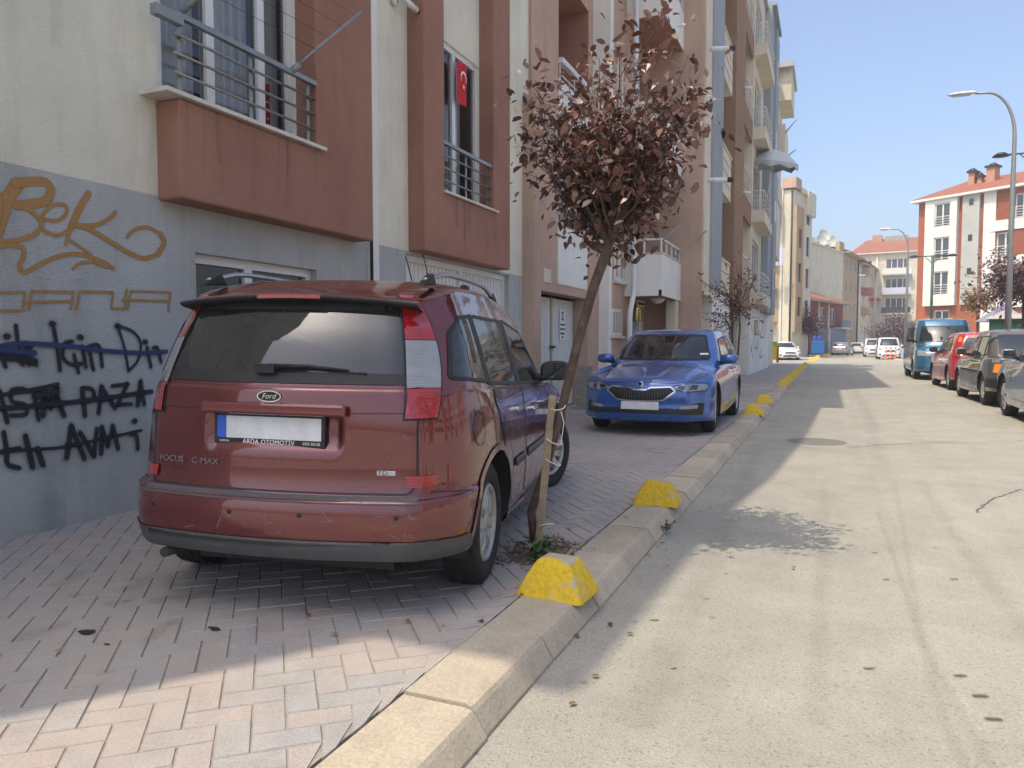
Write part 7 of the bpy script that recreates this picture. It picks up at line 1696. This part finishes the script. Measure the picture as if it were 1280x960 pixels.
# ================================================================ small street things
for i, px in enumerate((1108, 1114, 1120)):
    x, y = cam2w(px-1, 57.5); o = tag(empty('traffic_post', (x, y, ROAD)), ['left', 'middle', 'right'][i]+' one of the three orange flexible posts before the white mini van', 'traffic post', 'orange flexible posts')
    one('post', o, lambda m: m.lathe([(0, 0), (.14, 0), (.13, .03), (.055, .06), (.055, .95), (.04, 1.0), (0, 1.0)], (0, 0, 0), (0, 0, 1), 'orange_plastic', 14)); one('band', o, lambda m: [m.lathe([(.057, z), (.057, z+.12)], (0, 0, 0), (0, 0, 1), 'white_paint', 14) for z in (.45, .72)])
x, y = cam2w(972, 46); o = tag(empty('bollard', (x, y, 0)), 'rusty orange bollard beside the yellow water carrier sign board', 'bollard'); one('post', o, lambda m: m.lathe([(.07, 0), (.065, 1.0), (.05, 1.04), (0, 1.05)], (0, 0, 0), (0, 0, 1), 'far_orange', 12))
x, y = cam2w(965.5, 47); o = tag(empty('sign_board', (x, y, 0), .3), 'small yellow and green pavement board at the corner before the white hatchback', 'sign board')
one('board', o, lambda m: (m.box(-.30, .30, -.02, .02, .15, 1.0, 'yellow_plastic'), m.box(-.30, .30, -.02, .02, 1.0, 1.3, 'green_plastic'))); one('leg', o, lambda m: (m.box(-.28, -.24, -.02, .02, 0, .15, 'dark_metal'), m.box(.24, .28, -.02, .02, 0, .15, 'dark_metal')))
o.children[0]['label'] = 'yellow board with green top band'
x, y = cam2w(1022, 77); o = tag(empty('rubbish_bin', (x, y, 0)), 'blue waste container with darker lid before the blue grey shopfront', 'bin')
one('bin_body', o, lambda m: m.prism([(-.62, -.5), (.62, -.5), (.62, .5), (-.62, .5)], .15, 1.45, 'blue_plastic'), bevel=.05); one('lid', o, lambda m: m.prism([(-.5, -.45), (.4, -.45), (.4, .45), (-.5, .45)], 1.45, 1.95, 'plate_blue'), bevel=.06); one('leg', o, lambda m: [m.box(a, a+.1, b_, b_+.1, 0, .15, 'dark_metal') for a in (-.55, .45) for b_ in (-.45, .35)])
x, y = cam2w(1005.5, 72); o = tag(empty('shop_sign', (x, y, 0)), 'red square sign on a pole in front of the purple tree at the far corner', 'sign'); one('pole', o, lambda m: m.tube([(0, 0, 0), (0, 0, 4.2)], .05, 'galv', 8)); one('sign_panel', o, lambda m: m.box(-.6, .5, -.08, .0, 2.6, 4.3, 'orange_plastic'))
# green kiosk, striped awning and low wall at the right
x, y = cam2w(1277, 30); o = tag(empty('kiosk', (x, y, 0), R(-10)), 'dark green kiosk with white gabled roof edge behind the grey saloon', 'kiosk')
one('wall', o, lambda m: (m.box(-1.15, 2.2, -.9, .9, 0, 2.15, 'green_paint'), [m.box(-1.15+.42*k, -1.12+.42*k, -.92, -.9, .1, 2.1, 'black_plastic') for k in range(8)]))
one('roof', o, lambda m: (m.box(-1.25, 2.3, -1.0, 1.0, 2.15, 2.22, 'white_paint'), m.prism([(-1.2, 2.22), (.1, 2.22), (-.55, 2.55)], -.95, .95, 'white_paint', 'n')))
x, y = cam2w(1252, 33); o = tag(empty('parasol', (x, y, 0)), 'folded purple striped awning parasol between the lamp post and the green kiosk', 'parasol'); one('pole', o, lambda m: m.tube([(0, 0, 0), (0, 0, 2.9)], .03, 'white_paint', 8))
one('canopy', o, lambda m: [m.face([(1.1*math.cos(2*math.pi*k/8), 1.1*math.sin(2*math.pi*k/8), 2.15), (1.1*math.cos(2*math.pi*(k+1)/8), 1.1*math.sin(2*math.pi*(k+1)/8), 2.15), (0, 0, 2.95)], 'striped' if k % 2 else 'slate_blue') for k in range(8)])
a, b_ = cam2w(1205, 36), cam2w(1330, 33); F_ = Fr(a[0], a[1], (b_[0]-a[0])/math.dist(a, b_), (b_[1]-a[1])/math.dist(a, b_), (b_[1]-a[1])/math.dist(a, b_), -(b_[0]-a[0])/math.dist(a, b_))
tag(one('garden_wall', None, lambda m: (m.box(0, math.dist(a, b_), 0, .2, 0, 1.55, 'far_gray'), m.box(-.03, math.dist(a, b_)+.03, -.03, .23, 1.55, 1.62, 'concrete')), F_), 'low grey garden wall running behind the parked cars before the white block', 'wall')
# hills / distance beyond the bend so the street does not end in bare ground
# a few fallen leaves and bits of litter
lf = MB(); rnd = random.Random(77)
for i in range(70):
    if i < 40: x, y, z = rnd.gauss(-1.4, .5), rnd.gauss(3.9, 1.0), .004
    else: x, y, z = rnd.uniform(-.95, -.75), rnd.uniform(2, 14), ROAD+.006
    if x > -.97 and z > 0: z = ROAD+.006
    a = rnd.uniform(0, 6.28); lf.face(leaf_pts(Vector((x, y, z+.004)), Vector((math.cos(a), math.sin(a), .1)), Vector((0, 0, 1)), rnd.uniform(.02, .045), rnd.uniform(.012, .025)), 'amber_leaf' if i % 3 else 'plum_leaf', tone=rnd.random())
tag(lf.build('fallen_leaves', tone=True), kind='stuff')
# thin summer haze
hz = MB(); hz.box(-310, 330, -125, 530, ROAD-1.0, 24, 'cream'); ho_ = hz.build('haze')
hm = bpy.data.materials.new('haze'); hm.use_nodes = True; t_ = hm.node_tree; t_.nodes.remove(t_.nodes['Principled BSDF'])
pv = t_.nodes.new('ShaderNodeVolumePrincipled'); pv.inputs['Color'].default_value = (.86, .9, .95, 1); pv.inputs['Density'].default_value = .0018; pv.inputs['Anisotropy'].default_value = .2
t_.links.new(pv.outputs[0], t_.nodes['Material Output'].inputs['Volume']); ho_.data.materials.clear(); ho_.data.materials.append(hm); tag(ho_, kind='stuff')
